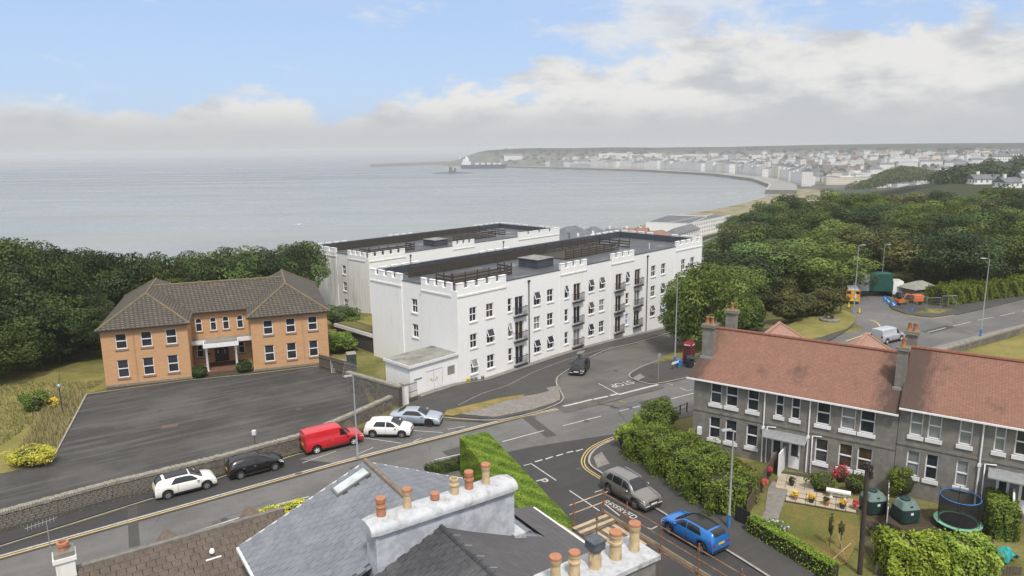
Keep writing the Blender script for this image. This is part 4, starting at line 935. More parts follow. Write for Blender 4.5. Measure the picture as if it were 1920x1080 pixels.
# brown tiled house towards the lower left
bh = thing('brown_tiled_house', 'low house with brown interlocking tile roof and small rendered chimney', 'house', FO, FRZ)
yr, zrb = 3.2, 5.5; mb = MB(); mb.poly([(-12.9, yr, zrb - .06), (-3.4, yr, zrb - .06), (-3.4, -3.2, 2.4), (-12.9, -3.2, 2.4)]); mb.poly([(-12.9, yr, zrb - .06), (-3.4, yr, zrb - .06), (-3.4, 8.0, 3.0), (-12.9, 8.0, 3.0)])
m_bt = pm('brown_interlocking_tile', (.120, .094, .076), (.092, .073, .060), 3, rough=.9, c3=(.15, .125, .10), s3=1.0, amt3=.6, world=True, bump=.35)
m_btd = pm('tile_shadow_gap', (.03, .026, .022), None, 5)
broof = mb.build('roof', m_btd, bh)
slates(broof, 'roof_tile', m_bt, Vx(-12.9, yr, zrb), Vx(1, 0, 0), Vx(0, -6.4, -3.05), 23, 10, .41, .37, lambda s, t: t, None, 5, .055)
MB().beam((-12.95, yr, zrb + .07), (-3.4, yr, zrb + .07), .26, .12).build('ridge_tiles', pm('lichen_grey_ridge', (.20, .185, .165), (.14, .13, .115), 4, bump=.4), broof)
for sx, hh in ((-8.9, .36), (-4.95, .34)):
    MB().add([(sx - .55, yr + .05, zrb - .1), (sx + .7, yr + .05, zrb - .1), (sx, yr + .3, zrb + hh), (sx - .6, yr + 1.1, zrb - .5), (sx + .6, yr + 1.1, zrb - .5), (sx, yr + 1.1, zrb + hh - .1)], [(0, 1, 2), (0, 2, 5, 3), (1, 4, 5, 2)]).build('dormer_roof', pm('old_clay_dormer_tile', (.185, .135, .105), (.13, .10, .082), 5, bump=.5) if 'old_clay_dormer_tile' not in bpy.data.materials else bpy.data.materials['old_clay_dormer_tile'], bh)
MB().box(-12.7, -3.0, -.3, -6.2, 7.7, 2.7).build('wall', m_rend_grey, bh)
cb = MB().box(-13.5, 2.8, 2, -12.75, 3.55, 6.2).box(-13.58, 2.72, 6.203, -12.67, 3.63, 6.4).build('chimney_stack', m_white_old, bh)
MB().box(-13.52, 2.78, 6.403, -12.73, 3.57, 6.62).build('mortar_flaunching', m_felt, cb)
pot(cb, -13.12, 3.17, 6.6, 'short', m_terra, 1.1, False)
ar = MB(); ar.tube([(-13.6, 3.6, 5.6), (-13.6, 3.6, 7.9)], .02, 6); ar.beam((-14.4, 3.6, 7.85), (-13.2, 3.6, 8.0), .02, .02)
for q in range(8): ar.beam((-14.3 + q * .14, 3.3, 7.86 + q * .018), (-14.3 + q * .14, 3.9, 7.86 + q * .018), .012, .012)
tag(ar.build('television_aerial', m_galv, None, FO, FRZ), 'thin metal television aerial on the brown roof chimney', 'aerial')
vt = MB().lathe([(.11, 0), (.11, .25)], 12, (-7.25, 1.9, 4.75)).build('roof_vent', m_dark, bh); MB().lathe([(.12, 0), (.13, .1), (.08, .2), (.01, .23)], 12, (-7.25, 1.9, 5.02)).build('vent_dome', m_upvc, vt, smooth=60); MB().beam((-7.6, 1.62, 4.86), (-6.9, 1.62, 4.86), .1, .04).build('vent_flashing', m_paint, bh)
# ---------------------------------------------------------------- road markings
def stripe(par, name, pts, w_, mat, dz=.05, off=0, cut=1.0): return sheet(name, ribbon(pts, w_, off), dz, mat, par, cut)
YL = smooth_path(px((-60, 1061), (0, 1045), (320, 956), (640, 867), (850, 813), (935, 791), (1050, 767)))
stripe(road, 'white_bay_line', YL, .16, m_linew, .046, .12); stripe(road, 'yellow_line', YL, .15, m_liney, .046, -.16)
stripe(road, 'yellow_line', px((1288, 711), (1350, 695)), .14, m_liney, .05); stripe(road, 'yellow_line', smooth_path(px((1690, 580), (1700, 590), (1745, 597), (1800, 589), (1920, 563))), .14, m_liney, .05)
stripe(road, 'yellow_line', smooth_path(px((1586, 640), (1610, 632), (1648, 618), (1645, 606), (1630, 600))), .2, m_liney, .05)
for a, b_ in (((155, 1058), (282, 1022)), ((350, 1003), (463, 967)), ((520, 947), (580, 932)), ((815, 863), (865, 852)), ((942, 829), (1020, 808)), ((1056, 799), (1127, 781)), ((1160, 772), (1200, 762)), ((1257, 749), (1300, 738)), ((1700, 634), (1724, 628)), ((1739, 624), (1773, 615)), ((1787, 612), (1820, 604)), ((1833, 601), (1863, 595)), ((1875, 593), (1903, 587)), ((1917, 584), (1945, 578))):
    stripe(road, 'centre_dash', px(a, b_), .13, m_linew, .046)
for a, b_ in (((-20, 1034), (287, 937)), ((403, 902), (427, 893)), ((523, 865), (563, 853))): stripe(road, 'kerb_line', px(a, b_), .10, m_kerb, .135)
for a, b_ in (((567, 869), (630, 847)), ((670, 820), (752, 832)), ((672, 852), (700, 840)), ((760, 807), (830, 812)), ((840, 806), (872, 800)), ((775, 829), (790, 822))): stripe(road, 'bay_mark', px(a, b_), .09, m_linew, .052)
# STOP line and lettering
for a, b_ in (((1056, 763), (1110, 750)), ((1113, 750), (1140, 744)), ((1144, 743), (1160, 739)), ((1160, 741), (1234, 722))): stripe(side, 'stop_line', px(a, b_), .34, m_linew, .068)
stripe(side, 'lane_line', px((1122, 720), (1159, 740)), .12, m_linew, .068)
stripe(road, 'corner_bracket', px((1250, 719), (1262, 723)), .12, m_liney, .05); stripe(road, 'corner_bracket', px((1275, 728), (1289, 734), (1298, 731)), .10, m_linew, .05)
def lettering(name, body, at_, bearing, height, stretch, par, mat, drape=0):
    cu = bpy.data.curves.new(name, 'FONT'); cu.body = body; cu.align_x = 'CENTER'; cu.align_y = 'CENTER'; cu.size = 1.0; cu.offset = .012; cu.materials.append(mat)
    tmp = bpy.data.objects.new(name, cu); COL.objects.link(tmp); me = bpy.data.meshes.new_from_object(tmp); bpy.data.objects.remove(tmp)
    if not me.materials: me.materials.append(mat)
    o = bpy.data.objects.new(name, me); COL.objects.link(o); o.parent = par
    if drape:                                              # painted on the ground: follow its slope
        M4 = Matrix.Translation(at_) @ Matrix.Rotation(RZ(bearing), 4, 'Z') @ Matrix.Diagonal((height * stretch, height, 1, 1))
        bm = bmesh.new(); bm.from_mesh(me); bmesh.ops.subdivide_edges(bm, edges=[e_ for e_ in bm.edges if e_.calc_length() > .25], cuts=2); bmesh.ops.triangulate(bm, faces=bm.faces[:])
        for v in bm.verts: q = M4 @ v.co; v.co = (q.x, q.y, Tz(q.x, q.y) + drape)
        bm.to_mesh(me); bm.free(); return o
    o.location = at_; o.rotation_euler = (0, 0, RZ(bearing)); o.scale = (height * stretch, height, 1)
    return o
c = GT(1165, 721.5); lettering('stop_lettering', 'STOP', (c.x, c.y, Tz(c.x, c.y) + .055), AZR + 180 + 6, 1.6, .70, side, m_linew, .085)
c = G(1162, 957); lettering('reserved_lettering', 'RESERVED', (c.x, c.y, .055), 143, .75, .86, sst, m_linew, .06)
c = G(1016, 903); lettering('bay_letter', 'P', (c.x, c.y, .055), AZR + 180 - 90 + 4, 1.25, 1.0, sst, m_linew, .06)
for a, b_ in (((982, 874), (997, 870)), ((997, 871), (1043, 902)), ((1068, 921), (1124, 959)), ((1115, 924), (1132, 919)), ((1130, 943), (1162, 968)), ((1209, 990), (1222, 993)), ((1220, 994), (1232, 988))): stripe(sst, 'bay_line', px(a, b_), .10, m_linew, .05)
for a, b_ in (((1003, 867), (1017, 863)), ((1023, 862), (1037, 857)), ((1043, 856), (1056, 852)), ((1062, 850), (1075, 847)), ((1080, 847), (1093, 843))): stripe(sst, 'give_way_dash', px(a, b_), .16, m_linew, .05)
yk = smooth_path(px((1170, 819), (1145, 826), (1113, 842), (1099, 861), (1103, 878), (1133, 898)))
stripe(sst, 'yellow_line', yk, .09, m_liney, .055, -.1); stripe(sst, 'yellow_line', yk, .09, m_liney, .055, -.32)
stripe(sst, 'kerb_line', smooth_path(px((1180, 816), (1146, 828), (1117, 844), (1105, 861), (1109, 876), (1137, 895), (1233, 958), (1362, 1034), (1480, 1109))), .16, m_kerb, .138)
stripe(pave, 'kerb_line', smooth_path(px((833, 785), (928, 790), (1000, 776), (1043, 761), (1055, 752), (1055, 743), (1045, 725), (1044, 712), (1055, 702), (1098, 676), (1144, 656), (1200, 642), (1290, 614))), .16, m_kerb, .15)
stripe(cpv, 'kerb_line', smooth_path(px((1262, 667), (1222, 682), (1202, 690), (1184, 700), (1180, 707), (1190, 714), (1207, 719), (1232, 721), (1300, 707))), .16, m_kerb, .138)
for q in (((1048, 725), (1024, 730), (1030, 736), (1054, 735)), ((1185, 712), (1200, 703), (1210, 710), (1195, 717)), ((1084, 661), (1098, 659), (1092, 666), (1080, 667))): sheet('pale_slab', px(*q), .17, m_slabs, pave, 1.0)
stripe(pave, 'seam', px((860, 762), (1000, 700), (1060, 677), (1150, 652)), .08, m_kerb, .15)
# car park edging stones
stripe(None, 'car_park_edging', px((163, 740), (97, 866)), .14, m_kerb, .12); stripe(None, 'entrance_edging', px((163, 741), (200, 735), (357, 714), (470, 703), (620, 685)), .14, m_kerb, .1)
# ---------------------------------------------------------------- vegetation
def leaf_mesh(name, P, N, size, mats, seed, core=None, aspect=.62, spray=None):
    """one mesh of leaf sprays at points P facing N; optional core mesh (verts, faces) in slot 1"""
    r = np.random.RandomState(seed); n = len(P); N = N / (np.linalg.norm(N, axis=1, keepdims=True) + 1e-9)
    t = r.normal(size=(n, 3)); t -= (t * N).sum(1, keepdims=True) * N; t /= np.linalg.norm(t, axis=1, keepdims=True) + 1e-9
    b = np.cross(N, t); s = (size * r.uniform(.65, 1.35, n))[:, None]
    q = np.stack([P - t * s * .5, P + b * s * aspect * .5 + N * s * .08, P + t * s * .5 - N * s * .06, P - b * s * aspect * .5 + N * s * .08], 1).reshape(-1, 3)
    f = np.arange(4 * n).reshape(-1, 4)
    vs, fs = q, f.tolist(); mi = np.zeros(n, int)
    if core is not None:
        cv, cf = core; k = len(vs); vs = np.vstack([vs, np.array(cv, float)]); fs = fs + [tuple(i + k for i in c) for c in cf]; mi = np.concatenate([mi, np.ones(len(cf), int)])
    me = bpy.data.meshes.new(name); me.from_pydata(vs.tolist(), [], fs)
    for m_ in mats: me.materials.append(m_)
    me.polygons.foreach_set('material_index', mi.tolist()); me.update()
    if spray is None: spray = np.clip(.5 + .35 * np.sin(P @ np.array([1.9, 2.3, 2.9]) / max(.25, size * 2.2) * .5 + seed) * r.uniform(.4, 1, n), 0, 1)
    at = me.attributes.new('spray', 'FLOAT', 'FACE'); at.data.foreach_set('value', np.concatenate([spray, np.full(len(mi) - n, .5)]).astype(np.float32))
    return me
def crown_points(seed, n_clump, per, rx, rz, flat=.75, spread=.9, cr=(.26, .42), tint=False):
    """leaf positions on many overlapping clumps that make up an uneven crown around the origin"""
    r = np.random.RandomState(seed); Ps, Ns, Ts = [], [], []
    for i in range(n_clump):
        d_ = r.normal(size=3); d_[2] = d_[2] * .8 + .25; d_ /= np.linalg.norm(d_)
        rad = r.uniform(.45, 1.0) ** .6 * spread
        if d_[2] < 0: rad *= .85
        c = d_ * rad * np.array([rx, rx, rz]) * r.uniform(.82, 1.08); k = r.uniform(*cr) * rx
        m = int(per * (k / (rx * .34)) ** 2); v = r.normal(size=(m, 3)); v /= np.linalg.norm(v, axis=1, keepdims=True)
        keep = (v @ (d_ * .6 + np.array([0, 0, .55]))) > -.45; v = v[keep]
        p = c + v * np.array([k, k, k * flat]) * r.uniform(.78, 1.06, (len(v), 1))
        Ps.append(p); Ns.append(v * .9 + np.array([0, 0, .35]) + r.normal(scale=.42, size=v.shape)); Ts.append(np.full(len(v), r.beta(1.3, 1.3)))
    return (np.vstack(Ps), np.vstack(Ns), np.concatenate(Ts)) if tint else (np.vstack(Ps), np.vstack(Ns))
CROWNS = {}
def crown(var, mat):
    """unit-ish crowns about 10 m wide; shared between trees"""
    key = (var, mat.name)
    if key not in CROWNS:
        P, N, T_ = crown_points(100 + var, 62 + 6 * (var % 4), 310, 5.0, (4.6, 5.4, 4.2, 5.0)[var % 4], .66, 1.0, (.15, .40), True)
        P2, N2, T2 = crown_points(200 + var, 10, 120, 3.0, 2.8, tint=True); P, N, T_ = np.vstack([P, P2]), np.vstack([N, N2]), np.concatenate([T_, T2])
        CROWNS[key] = leaf_mesh('crown', P, N, .345, [mat], var, spray=T_)
    return CROWNS[key]
def trunk_mesh(seed, h_, r0):
    r = random.Random(seed); mb = MB(); top = Vector((r.uniform(-.4, .4), r.uniform(-.4, .4), h_ * .62))
    mb.tube([(0, 0, -.6), (r.uniform(-.1, .1), 0, h_ * .3), top], [r0 * 1.25, r0, r0 * .55], 8)
    for i in range(6):
        a = i * 1.05 + r.uniform(-.3, .3); z0 = h_ * r.uniform(.28, .55); L = h_ * r.uniform(.22, .38)
        mb.tube([(0, 0, z0), (math.cos(a) * L * .5, math.sin(a) * L * .5, z0 + L * .45), (math.cos(a) * L, math.sin(a) * L, z0 + L)], [r0 * .5, r0 * .32, r0 * .12], 6)
    return mb.mesh('trunk', m_bark)
TRUNKS = [trunk_mesh(i, 10, .26) for i in range(4)]
tree_k = [0]
def tree(x, y, h_, wd, mat, label, group=None, z=None, var=None, name='tree'):
    """h_ overall height, wd crown width"""
    k = tree_k[0] = tree_k[0] + 1; z = Tz(x, y) if z is None else z; r = random.Random(k * 13)
    t = thing(name, label, 'tree', (x, y, z), r.uniform(0, 6.28), group)
    put('trunk', TRUNKS[k % 4], t, sc=(h_ / 10, h_ / 10, h_ / 10))
    ch = h_ * .97; put('crown', crown(k % 5 if var is None else var, mat), t, (0, 0, h_ - ch * .5), r.uniform(0, 6.28), sc=(wd / 10.2, wd / 10.2 * r.uniform(.92, 1.1), ch / 10.2))
    return t
def bush_mesh(seed, rx, ry, rz, leaf, n, mat, clumps=22, core=True):
    P, N = crown_points(seed, clumps, n // clumps, 1, 1, .9, .78, (.28, .42)); P = P * np.array([rx, ry, rz]) * .88; N = N / np.array([rx, ry, rz])
    P[:, 2] += rz * .8; P = P[P[:, 2] > 0]; N = N[:len(P)]
    c = None
    if core:
        vs, fs = [], []; a, b_ = 9, 12
        for i in range(a + 1):
            for j in range(b_): th, ph = math.pi * i / a, 2 * math.pi * j / b_; vs.append((rx * .55 * math.sin(th) * math.cos(ph), ry * .55 * math.sin(th) * math.sin(ph), rz * .72 + rz * .6 * math.cos(th)))
        fs = [(i * b_ + j, i * b_ + (j + 1) % b_, (i + 1) * b_ + (j + 1) % b_, (i + 1) * b_ + j) for i in range(a) for j in range(b_)]; c = (vs, fs)
    return leaf_mesh('foliage', P, N, leaf, [mat, m_core], seed, c)
def shrub(name, label, x, y, rx, ry, rz, leaf, n, mat, seed, z=None, rzot=0, cat='shrub', group=None, clumps=22, stem=True):
    t = thing(name, label, cat, (x, y, (Tz(x, y) if z is None else z)), rzot, group)
    put('foliage', bush_mesh(seed, rx, ry, rz, leaf, n, mat, clumps), t)
    if stem: MB().tube([(0, 0, -.2), (0, 0, rz * .9)], .06, 6).build('stem', m_bark, t)
    return t
def hedge(name, label, path, width, height, leaf, dens, mat, seed, z=None, rough=.12, cat='hedge', side=1.0):
    """clipped hedge along a path: leaf sprays over an inner body of twigs"""
    r = np.random.RandomState(seed); pts = [Vector((p[0], p[1])) for p in path]; P, N = [], []
    o0 = pts[0]; z0 = Tz(o0.x, o0.y) if z is None else z; core_v, core_f = [], []
    for i in range(len(pts) - 1):
        a, b_ = pts[i], pts[i + 1]; L = (b_ - a).length; t = (b_ - a) / L; n_ = Vector((-t.y, t.x))
        zb = lambda q: (Tz(q.x, q.y) if z is None else z) - z0
        k = len(core_v); ww = width * .40
        for q in (a - t * .0, b_ + t * .0):
            g = zb(q)
            for sx, hz_ in ((-1, 0), (1, 0), (1, height * .93), (-1, height * .93)): core_v.append((q.x - o0.x + n_.x * ww * sx, q.y - o0.y + n_.y * ww * sx, g + hz_))
        core_f += [(k, k + 1, k + 2, k + 3), (k + 7, k + 6, k + 5, k + 4), (k, k + 4, k + 5, k + 1), (k + 1, k + 5, k + 6, k + 2), (k + 2, k + 6, k + 7, k + 3), (k + 3, k + 7, k + 4, k)]
        faces = [('top', L * width)] + [('l', L * height), ('r', L * height)] + ([('e0', width * height)] if i == 0 else []) + ([('e1', width * height)] if i == len(pts) - 2 else [])
        for fn, area in faces:
            m = int(area * dens * (1 if fn == 'top' else side)); u_, v_ = r.uniform(0, 1, m), r.uniform(0, 1, m)
            lump = lambda s_, w_: rough * (np.sin(s_ * 2.1 + seed) * .5 + np.sin(s_ * 4.7 + w_ * 3.1 + seed * 2) * .35 + r.normal(0, .35, m))
            s_ = u_ * L
            if fn == 'top': off, hh, nn = (v_ - .5) * width, height + lump(s_, v_), np.tile([0, 0, 1.], (m, 1))
            elif fn in 'lr':
                sg = 1 if fn == 'l' else -1; off, hh = sg * (width / 2 + lump(s_, v_ * 2)), v_ * height; nn = np.tile([n_.x * sg, n_.y * sg, .25], (m, 1))
            else:
                s_ = np.full(m, 0. if fn == 'e0' else L) + (-1 if fn == 'e0' else 1) * lump(u_ * 3, v_) ; off, hh = (u_ - .5) * width, v_ * height; nn = np.tile([t.x, t.y, .2], (m, 1)) * (1 if fn == 'e1' else -1)
            x_ = a.x + t.x * s_ + n_.x * off; y_ = a.y + t.y * s_ + n_.y * off
            g = (TZ(x_, y_) if z is None else np.full(m, z)) - z0
            P.append(np.stack([x_ - o0.x, y_ - o0.y, hh + g], 1)); N.append(nn + r.normal(scale=.45, size=nn.shape))
    me = leaf_mesh('foliage', np.vstack(P), np.vstack(N), leaf, [mat, m_core], seed, (core_v, core_f))
    o = put(name, me, None, (o0.x, o0.y, z0)); return tag(o, label, cat)

# trees behind and left of the brick building
LT = 'dark trees screening the sea behind the brick building'
def pos_words(i, n): return ('first', 'second', 'third', 'fourth', 'fifth', 'sixth', 'seventh', 'eighth', 'ninth', 'tenth', 'eleventh', 'twelfth', 'thirteenth', 'fourteenth', 'fifteenth', 'sixteenth', 'seventeenth', 'eighteenth', 'nineteenth', 'twentieth')[i]
left = [(-20, 441, 86, 11), (30, 452, 92, 10), (70, 462, 84, 9), (-60, 430, 92, 12), (105, 466, 96, 9), (150, 466, 95, 9), (190, 476, 101, 8.5), (232, 474, 97, 9), (270, 470, 100, 9), (318, 474, 101, 9), (352, 480, 103, 8), (398, 470, 99, 9), (440, 462, 102, 9.5), (482, 462, 104, 9), (520, 456, 107, 9), (556, 450, 112, 9.5), (8, 500, 79, 9), (-50, 520, 76, 10), (92, 520, 83, 8), (60, 560, 78, 8), (148, 545, 86, 7.5), (20, 590, 76, 8), (100, 585, 80, 7.5), (160, 570, 82, 6.5), (-30, 600, 73, 9)]
for i, (tx, ty, Y, wd) in enumerate(left):
    p = AT(tx, ty, Y); gz = Tz(p.x, p.y); lower = i >= 16
    tree(p.x, p.y, p.z - gz, wd, m_leaf_d if i % 3 else m_leaf_m, ('%s dark tree in the seaward row, counted from the picture edge' % pos_words(i, 0)) if i < 16 else ('%s of the nearer dark trees at the edge of the left lawn' % pos_words(i - 16, 0)), LT)
# wood on the right-hand slope
RT = 'trees of the wood on the right'
mats_r = [m_leaf_m, m_leaf_d, m_leaf_o, m_leaf_b, m_leaf_m, m_leaf_d]
rows = [(118, 14, [(1395, 470), (1440, 452), (1490, 448), (1545, 455), (1762, 445), (1800, 432), (1850, 425), (1905, 420)]),
        (140, 11, [(1420, 430), (1462, 415), (1530, 425), (1580, 414), (1625, 425), (1668, 420), (1712, 420), (1765, 398), (1820, 395), (1880, 385), (1930, 380)]),
        (168, 12, [(1358, 436), (1398, 418), (1436, 396), (1490, 388), (1550, 385), (1610, 388), (1670, 380), (1730, 378), (1790, 372), (1850, 372), (1905, 365)]),
        (205, 13, [(1402, 402), (1440, 376), (1478, 368), (1520, 362), (1580, 358), (1640, 360), (1700, 362), (1755, 355), (1815, 356), (1875, 350), (1925, 352)])]
kk = 0; rt = random.Random(21)
names_row = ('nearest row of the wood behind the roadworks', 'second row of the wood', 'third row of the wood', 'farthest row of the wood against the town')
for ri, (Y0, wd, tops) in enumerate(rows):
    for i, (tx, ty) in enumerate(tops):
        Y = Y0 + rt.uniform(-8, 8); p = AT(tx, ty + rt.uniform(-5, 5), Y); gz = Tz(p.x, p.y); h_ = max(9, min(20, p.z - gz)); kk += 1
        tree(p.x, p.y, h_, wd * rt.uniform(.9, 1.2), mats_r[(kk * 5 + kk // 4) % 6], '%s tree from the sea in the %s' % (pos_words(i, 0), names_row[ri]), RT, z=p.z - h_)
p = G(1318, 668); tree(p.x + 1.5, p.y + 3, 10.8, 9.6, m_leaf_b, 'big bright green sycamore beside the telephone kiosk', var=1, name='sycamore_tree')
p = G(1285, 655); tree(p.x + 1, p.y + 4, 7.6, 6.5, m_leaf_b, 'smaller sycamore leaning over the side road next to the big one', var=4, name='sycamore_tree')
p = G(1345, 640); tree(p.x + 3, p.y + 6, 9.5, 9, m_leaf_b, 'rounded sycamore just behind the big one by the kiosk', var=5, name='sycamore_tree')
# shrubs round the grass triangle
for i, (a, b_, rx, rz, mt, lb) in enumerate(((1535, 590, 4.2, 2.3, m_leaf_o, 'wide olive shrub behind the grass triangle'), (1480, 600, 3.6, 2.8, m_leaf_o, 'olive shrub between palm and grass triangle'), (1395, 625, 3.4, 3.0, m_leaf_m, 'dark shrub under the big sycamore'), (1460, 560, 3.8, 3.4, m_leaf_o, 'yellowish tall shrub behind the palm'), (1375, 600, 3.2, 4.0, m_leaf_m, 'tall shrub beside the sycamore on the wood side'))):
    p = G(a, b_); shrub('shrub', lb, p.x, p.y, rx, rx * .8, rz, .34, 8000, mt, 40 + i, clumps=40)
for i, (a, b_, rx, rz, mt, lb) in enumerate(((640, 660, 2.4, 1.6, m_hedge_s, 'bright green shrub between brick building and white block'), (668, 632, 2.2, 1.8, m_hedge_s, 'bright shrub below the raised terrace'), (640, 610, 3.0, 2.2, m_leaf_m, 'dark shrub behind the brick building corner'), (375, 708, 1.0, .8, m_leaf_d, 'dark rounded bush at the left of the porch'), (459, 698, 1.0, .9, m_leaf_d, 'dark rounded bush at the right of the porch'))):
    p = G(a, b_); shrub('bush' if i > 2 else 'shrub', lb, p.x, p.y, rx, rx * .9, rz, .22 if i > 2 else .3, 3600, mt, 60 + i)
p = G(58, 872); shrub('golden_bush', 'clipped yellow-green rounded bush at the car park corner', p.x, p.y, 2.45, 1.5, .98, .13, 5200, m_yel, 71, clumps=60, cat='bush')
p = G(65, 770); shrub('wild_shrub', 'leafy green shrub on the grass bank beside the yellow flowers', p.x, p.y, 1.7, 1.3, 1.3, .2, 2600, m_hedge_s, 72)
p = G(98, 765); shrub('ragwort', 'clump of yellow flowers on the dry grass bank', p.x, p.y, .9, .7, .7, .14, 700, m_flow_y, 73, cat='flowers')
# cabbage palm
p = G(1428, 640); cpalm = thing('cabbage_palm', 'spiky-headed cabbage palm in front of the wood', 'palm', (p.x + 2, p.y + 6, 0))
MB().tube([(0, 0, -.3), (.1, 0, 2.5), (0, .1, 5.0)], [.2, .15, .13], 8).build('trunk', m_bark, cpalm)
rp = np.random.RandomState(5); Pp, Np = [], []; mbp = MB()
for i in range(260):
    d_ = rp.normal(size=3); d_[2] = abs(d_[2]) * .9 - .35; d_ /= np.linalg.norm(d_); L = rp.uniform(1.1, 1.9); a = Vector((0, .1, 5.0)); t_ = Vector(d_); e = a + t_ * L - Vector((0, 0, .3 * L)); s_ = t_.cross(Vector((0, 0, 1))).normalized() * .05; mid = a + t_ * L * .5 + Vector((0, 0, .05))
    mbp.add([a - s_, a + s_, mid + s_ * 1.3, e, mid - s_ * 1.3], [(0, 1, 2, 4), (4, 2, 3)])
mbp.build('fronds', m_leaf_o, cpalm)
# hedges near the camera
def W2(p): return (p.x, p.y)
hd0 = (G(866, 818, 3).lerp(G(905, 812, 3), .5)); hd1 = G(1037, 986, 3); hd0 = hd0 + U * .12; hd1 = hd1 + U * .12
hedge('conifer_hedge', 'tall clipped bright green conifer hedge along the side street', [W2(hd0), W2(hd0.lerp(hd1, .5)), W2(hd1)], 2.2, 3.0, .085, 850, m_hedge, 3, 0, .04)
gh = [G(1178, 858), G(1222, 885), G(1290, 935), G(1355, 985)]
hedge('garden_hedge', 'broad shaggy garden hedge behind the parked brown-grey car', [(q.x + 1.2, q.y + 1.4) for q in gh], 3.3, 2.05, .17, 230, m_hedge_s, 5, None, .6)
p = G(1236, 812); shrub('round_bush', 'dark green round bush at the terrace corner by the road', p.x, p.y + .6, 2.15, 1.95, 1.75, .2, 6500, m_leaf_b, 81, clumps=50, cat='bush')
p = G(1172, 842); shrub('conifer_bush', 'bright lime conifer bush at the end of the garden hedge', p.x, p.y, 1.0, .95, 1.35, .15, 3000, m_lime, 82, cat='bush'); p = G(1192, 834); shrub('conifer_bush', 'narrow lime conifer behind the first lime bush', p.x, p.y, .7, .7, 1.75, .13, 2600, m_lime, 83, cat='bush')
lh = [G(1402, 1003), G(1470, 1045), G(1560, 1100)]
hedge('low_box_hedge', 'low clipped dark-sided hedge edging the front lawn', [(q.x + .25, q.y + .3) for q in lh], .75, 1.15, .11, 420, m_hedge, 6, None, .05, side=.16)
for i, (a, b_, c_, e_, wd_, ht, mt, lb) in enumerate(((1650, 1062, 1760, 1072, 2.0, 1.9, m_lime, 'yellow-green hedge beside the telegraph pole'), (1768, 1068, 1850, 1072, 1.9, 1.9, m_lime, 'yellow-green hedge beyond it, in front of the trampoline'))):
    q, r_ = G(a, b_, .2), G(c_, e_, .2); hedge('garden_hedge', lb, [W2(q), W2(r_)], wd_, ht, .2, 200, mt, 8 + i, .1, .28)
q, r_ = G(1858, 945, .4), G(1880, 1020, .4); hedge('privet_hedge', 'upright bright hedge dividing the gardens beside the trampoline', [W2(q), W2(r_)], 1.3, 2.2, .16, 260, m_hedge_s, 11, .3, .18)
p = G(1690, 930, .6); shrub('leafy_shrub', 'bright green shrub between the two oil tanks and the terrace', p.x, p.y, 1.25, 1.1, 1.35, .17, 2000, m_hedge_s, 84)
p = G(1545, 925, .6); shrub('flower_shrub', 'mixed flowering shrub beside the stone bench', p.x, p.y + .5, 1.3, .9, .8, .15, 1300, m_leaf_b, 85)
p = G(1575, 905, .6); shrub('rose_bush', 'red flowering bush under the terrace windows', p.x, p.y, .8, .6, .9, .13, 500, m_flow_r, 86, cat='flowers'); p = G(1602, 925, .6); shrub('dark_shrub', 'dark shrub behind the stone bench and the pole', p.x, p.y, 1.2, .8, .9, .15, 1100, m_leaf_m, 87)
p = G(1660, 915, .6); shrub('purple_shrub', 'reddish-brown shrub against the terrace wall', p.x, p.y, .8, .7, .95, .16, 900, leafy('bronze_leaves', (.07, .045, .03), (.10, .06, .04), (.05, .04, .025)), 88)
p = G(1655, 1000, .5); shrub('low_dark_shrub', 'low dark purple shrub beside the pole and lawn', p.x, p.y, 1.3, .8, .55, .15, 1100, leafy('purple_leaves', (.045, .035, .035), (.06, .05, .045), (.035, .04, .02)), 89)
# hydrangea
p = G(1452, 995, .3); hy = shrub('hydrangea', 'hydrangea with pale blue flower heads at the lawn corner', p.x, p.y, 1.15, .85, .55, .14, 1100, m_hedge_s, 90, cat='flowers')
rh = random.Random(4)
for i in range(13):
    a = rh.uniform(0, 6.28); q = rh.uniform(.4, 1.0); P_, N_ = crown_points(300 + i, 5, 22, .19, .16); put('flower_head', leaf_mesh('flower_head', P_, N_, .10, [m_flow_b], i), hy, (math.cos(a) * q * .85, math.sin(a) * q * .6, .55 + .3 * (1 - q)))
# tufts of tall dry grass on the bank, weeds along walls
def tufts(name, label, pts_fn, n, hmin, hmax, mats, seed, w_=.05):
    r = random.Random(seed); mb = MB()
    for i in range(n):
        p = pts_fn(r); z = Tz(p.x, p.y); h_ = r.uniform(hmin, hmax); a = r.uniform(0, 6.28); dx_, dy_ = math.cos(a) * w_, math.sin(a) * w_; lx, ly = r.gauss(0, .22) * h_, r.gauss(0, .22) * h_
        mb.add([(p.x - dx_, p.y - dy_, z), (p.x + dx_, p.y + dy_, z), (p.x + lx, p.y + ly, z + h_)], [(0, 1, 2)], r.randrange(len(mats)))
    o = kind(mb.build(name, mats), 'stuff'); o['label'] = label; o['category'] = 'grass'; return o
m_straw = leafy('straw_grass', (.52, .41, .22), (.60, .48, .27), (.42, .35, .15), .3); m_gr = leafy('green_grass_blades', (.20, .22, .055), (.25, .26, .07), (.32, .28, .11), .3)
def quadpts(a, b_, c_, e_):
    A_, B_, C_, E_ = G(*a), G(*b_), G(*c_), G(*e_)
    return lambda r: (lambda u_, v_: A_.lerp(B_, u_).lerp(E_.lerp(C_, u_), v_))(r.random(), r.random())
tufts('tall_grass', 'tall straw-coloured grass on the bank beside the car park', quadpts((160, 736), (98, 860), (20, 872), (95, 745)), 4500, .3, .8, [m_straw, m_straw, m_gr], 1)
tufts('lawn_grass', 'uncut green grass on the left lawn', quadpts((200, 715), (110, 760), (-60, 880), (-60, 720)), 5000, .12, .35, [m_gr, m_gr, m_straw], 2)
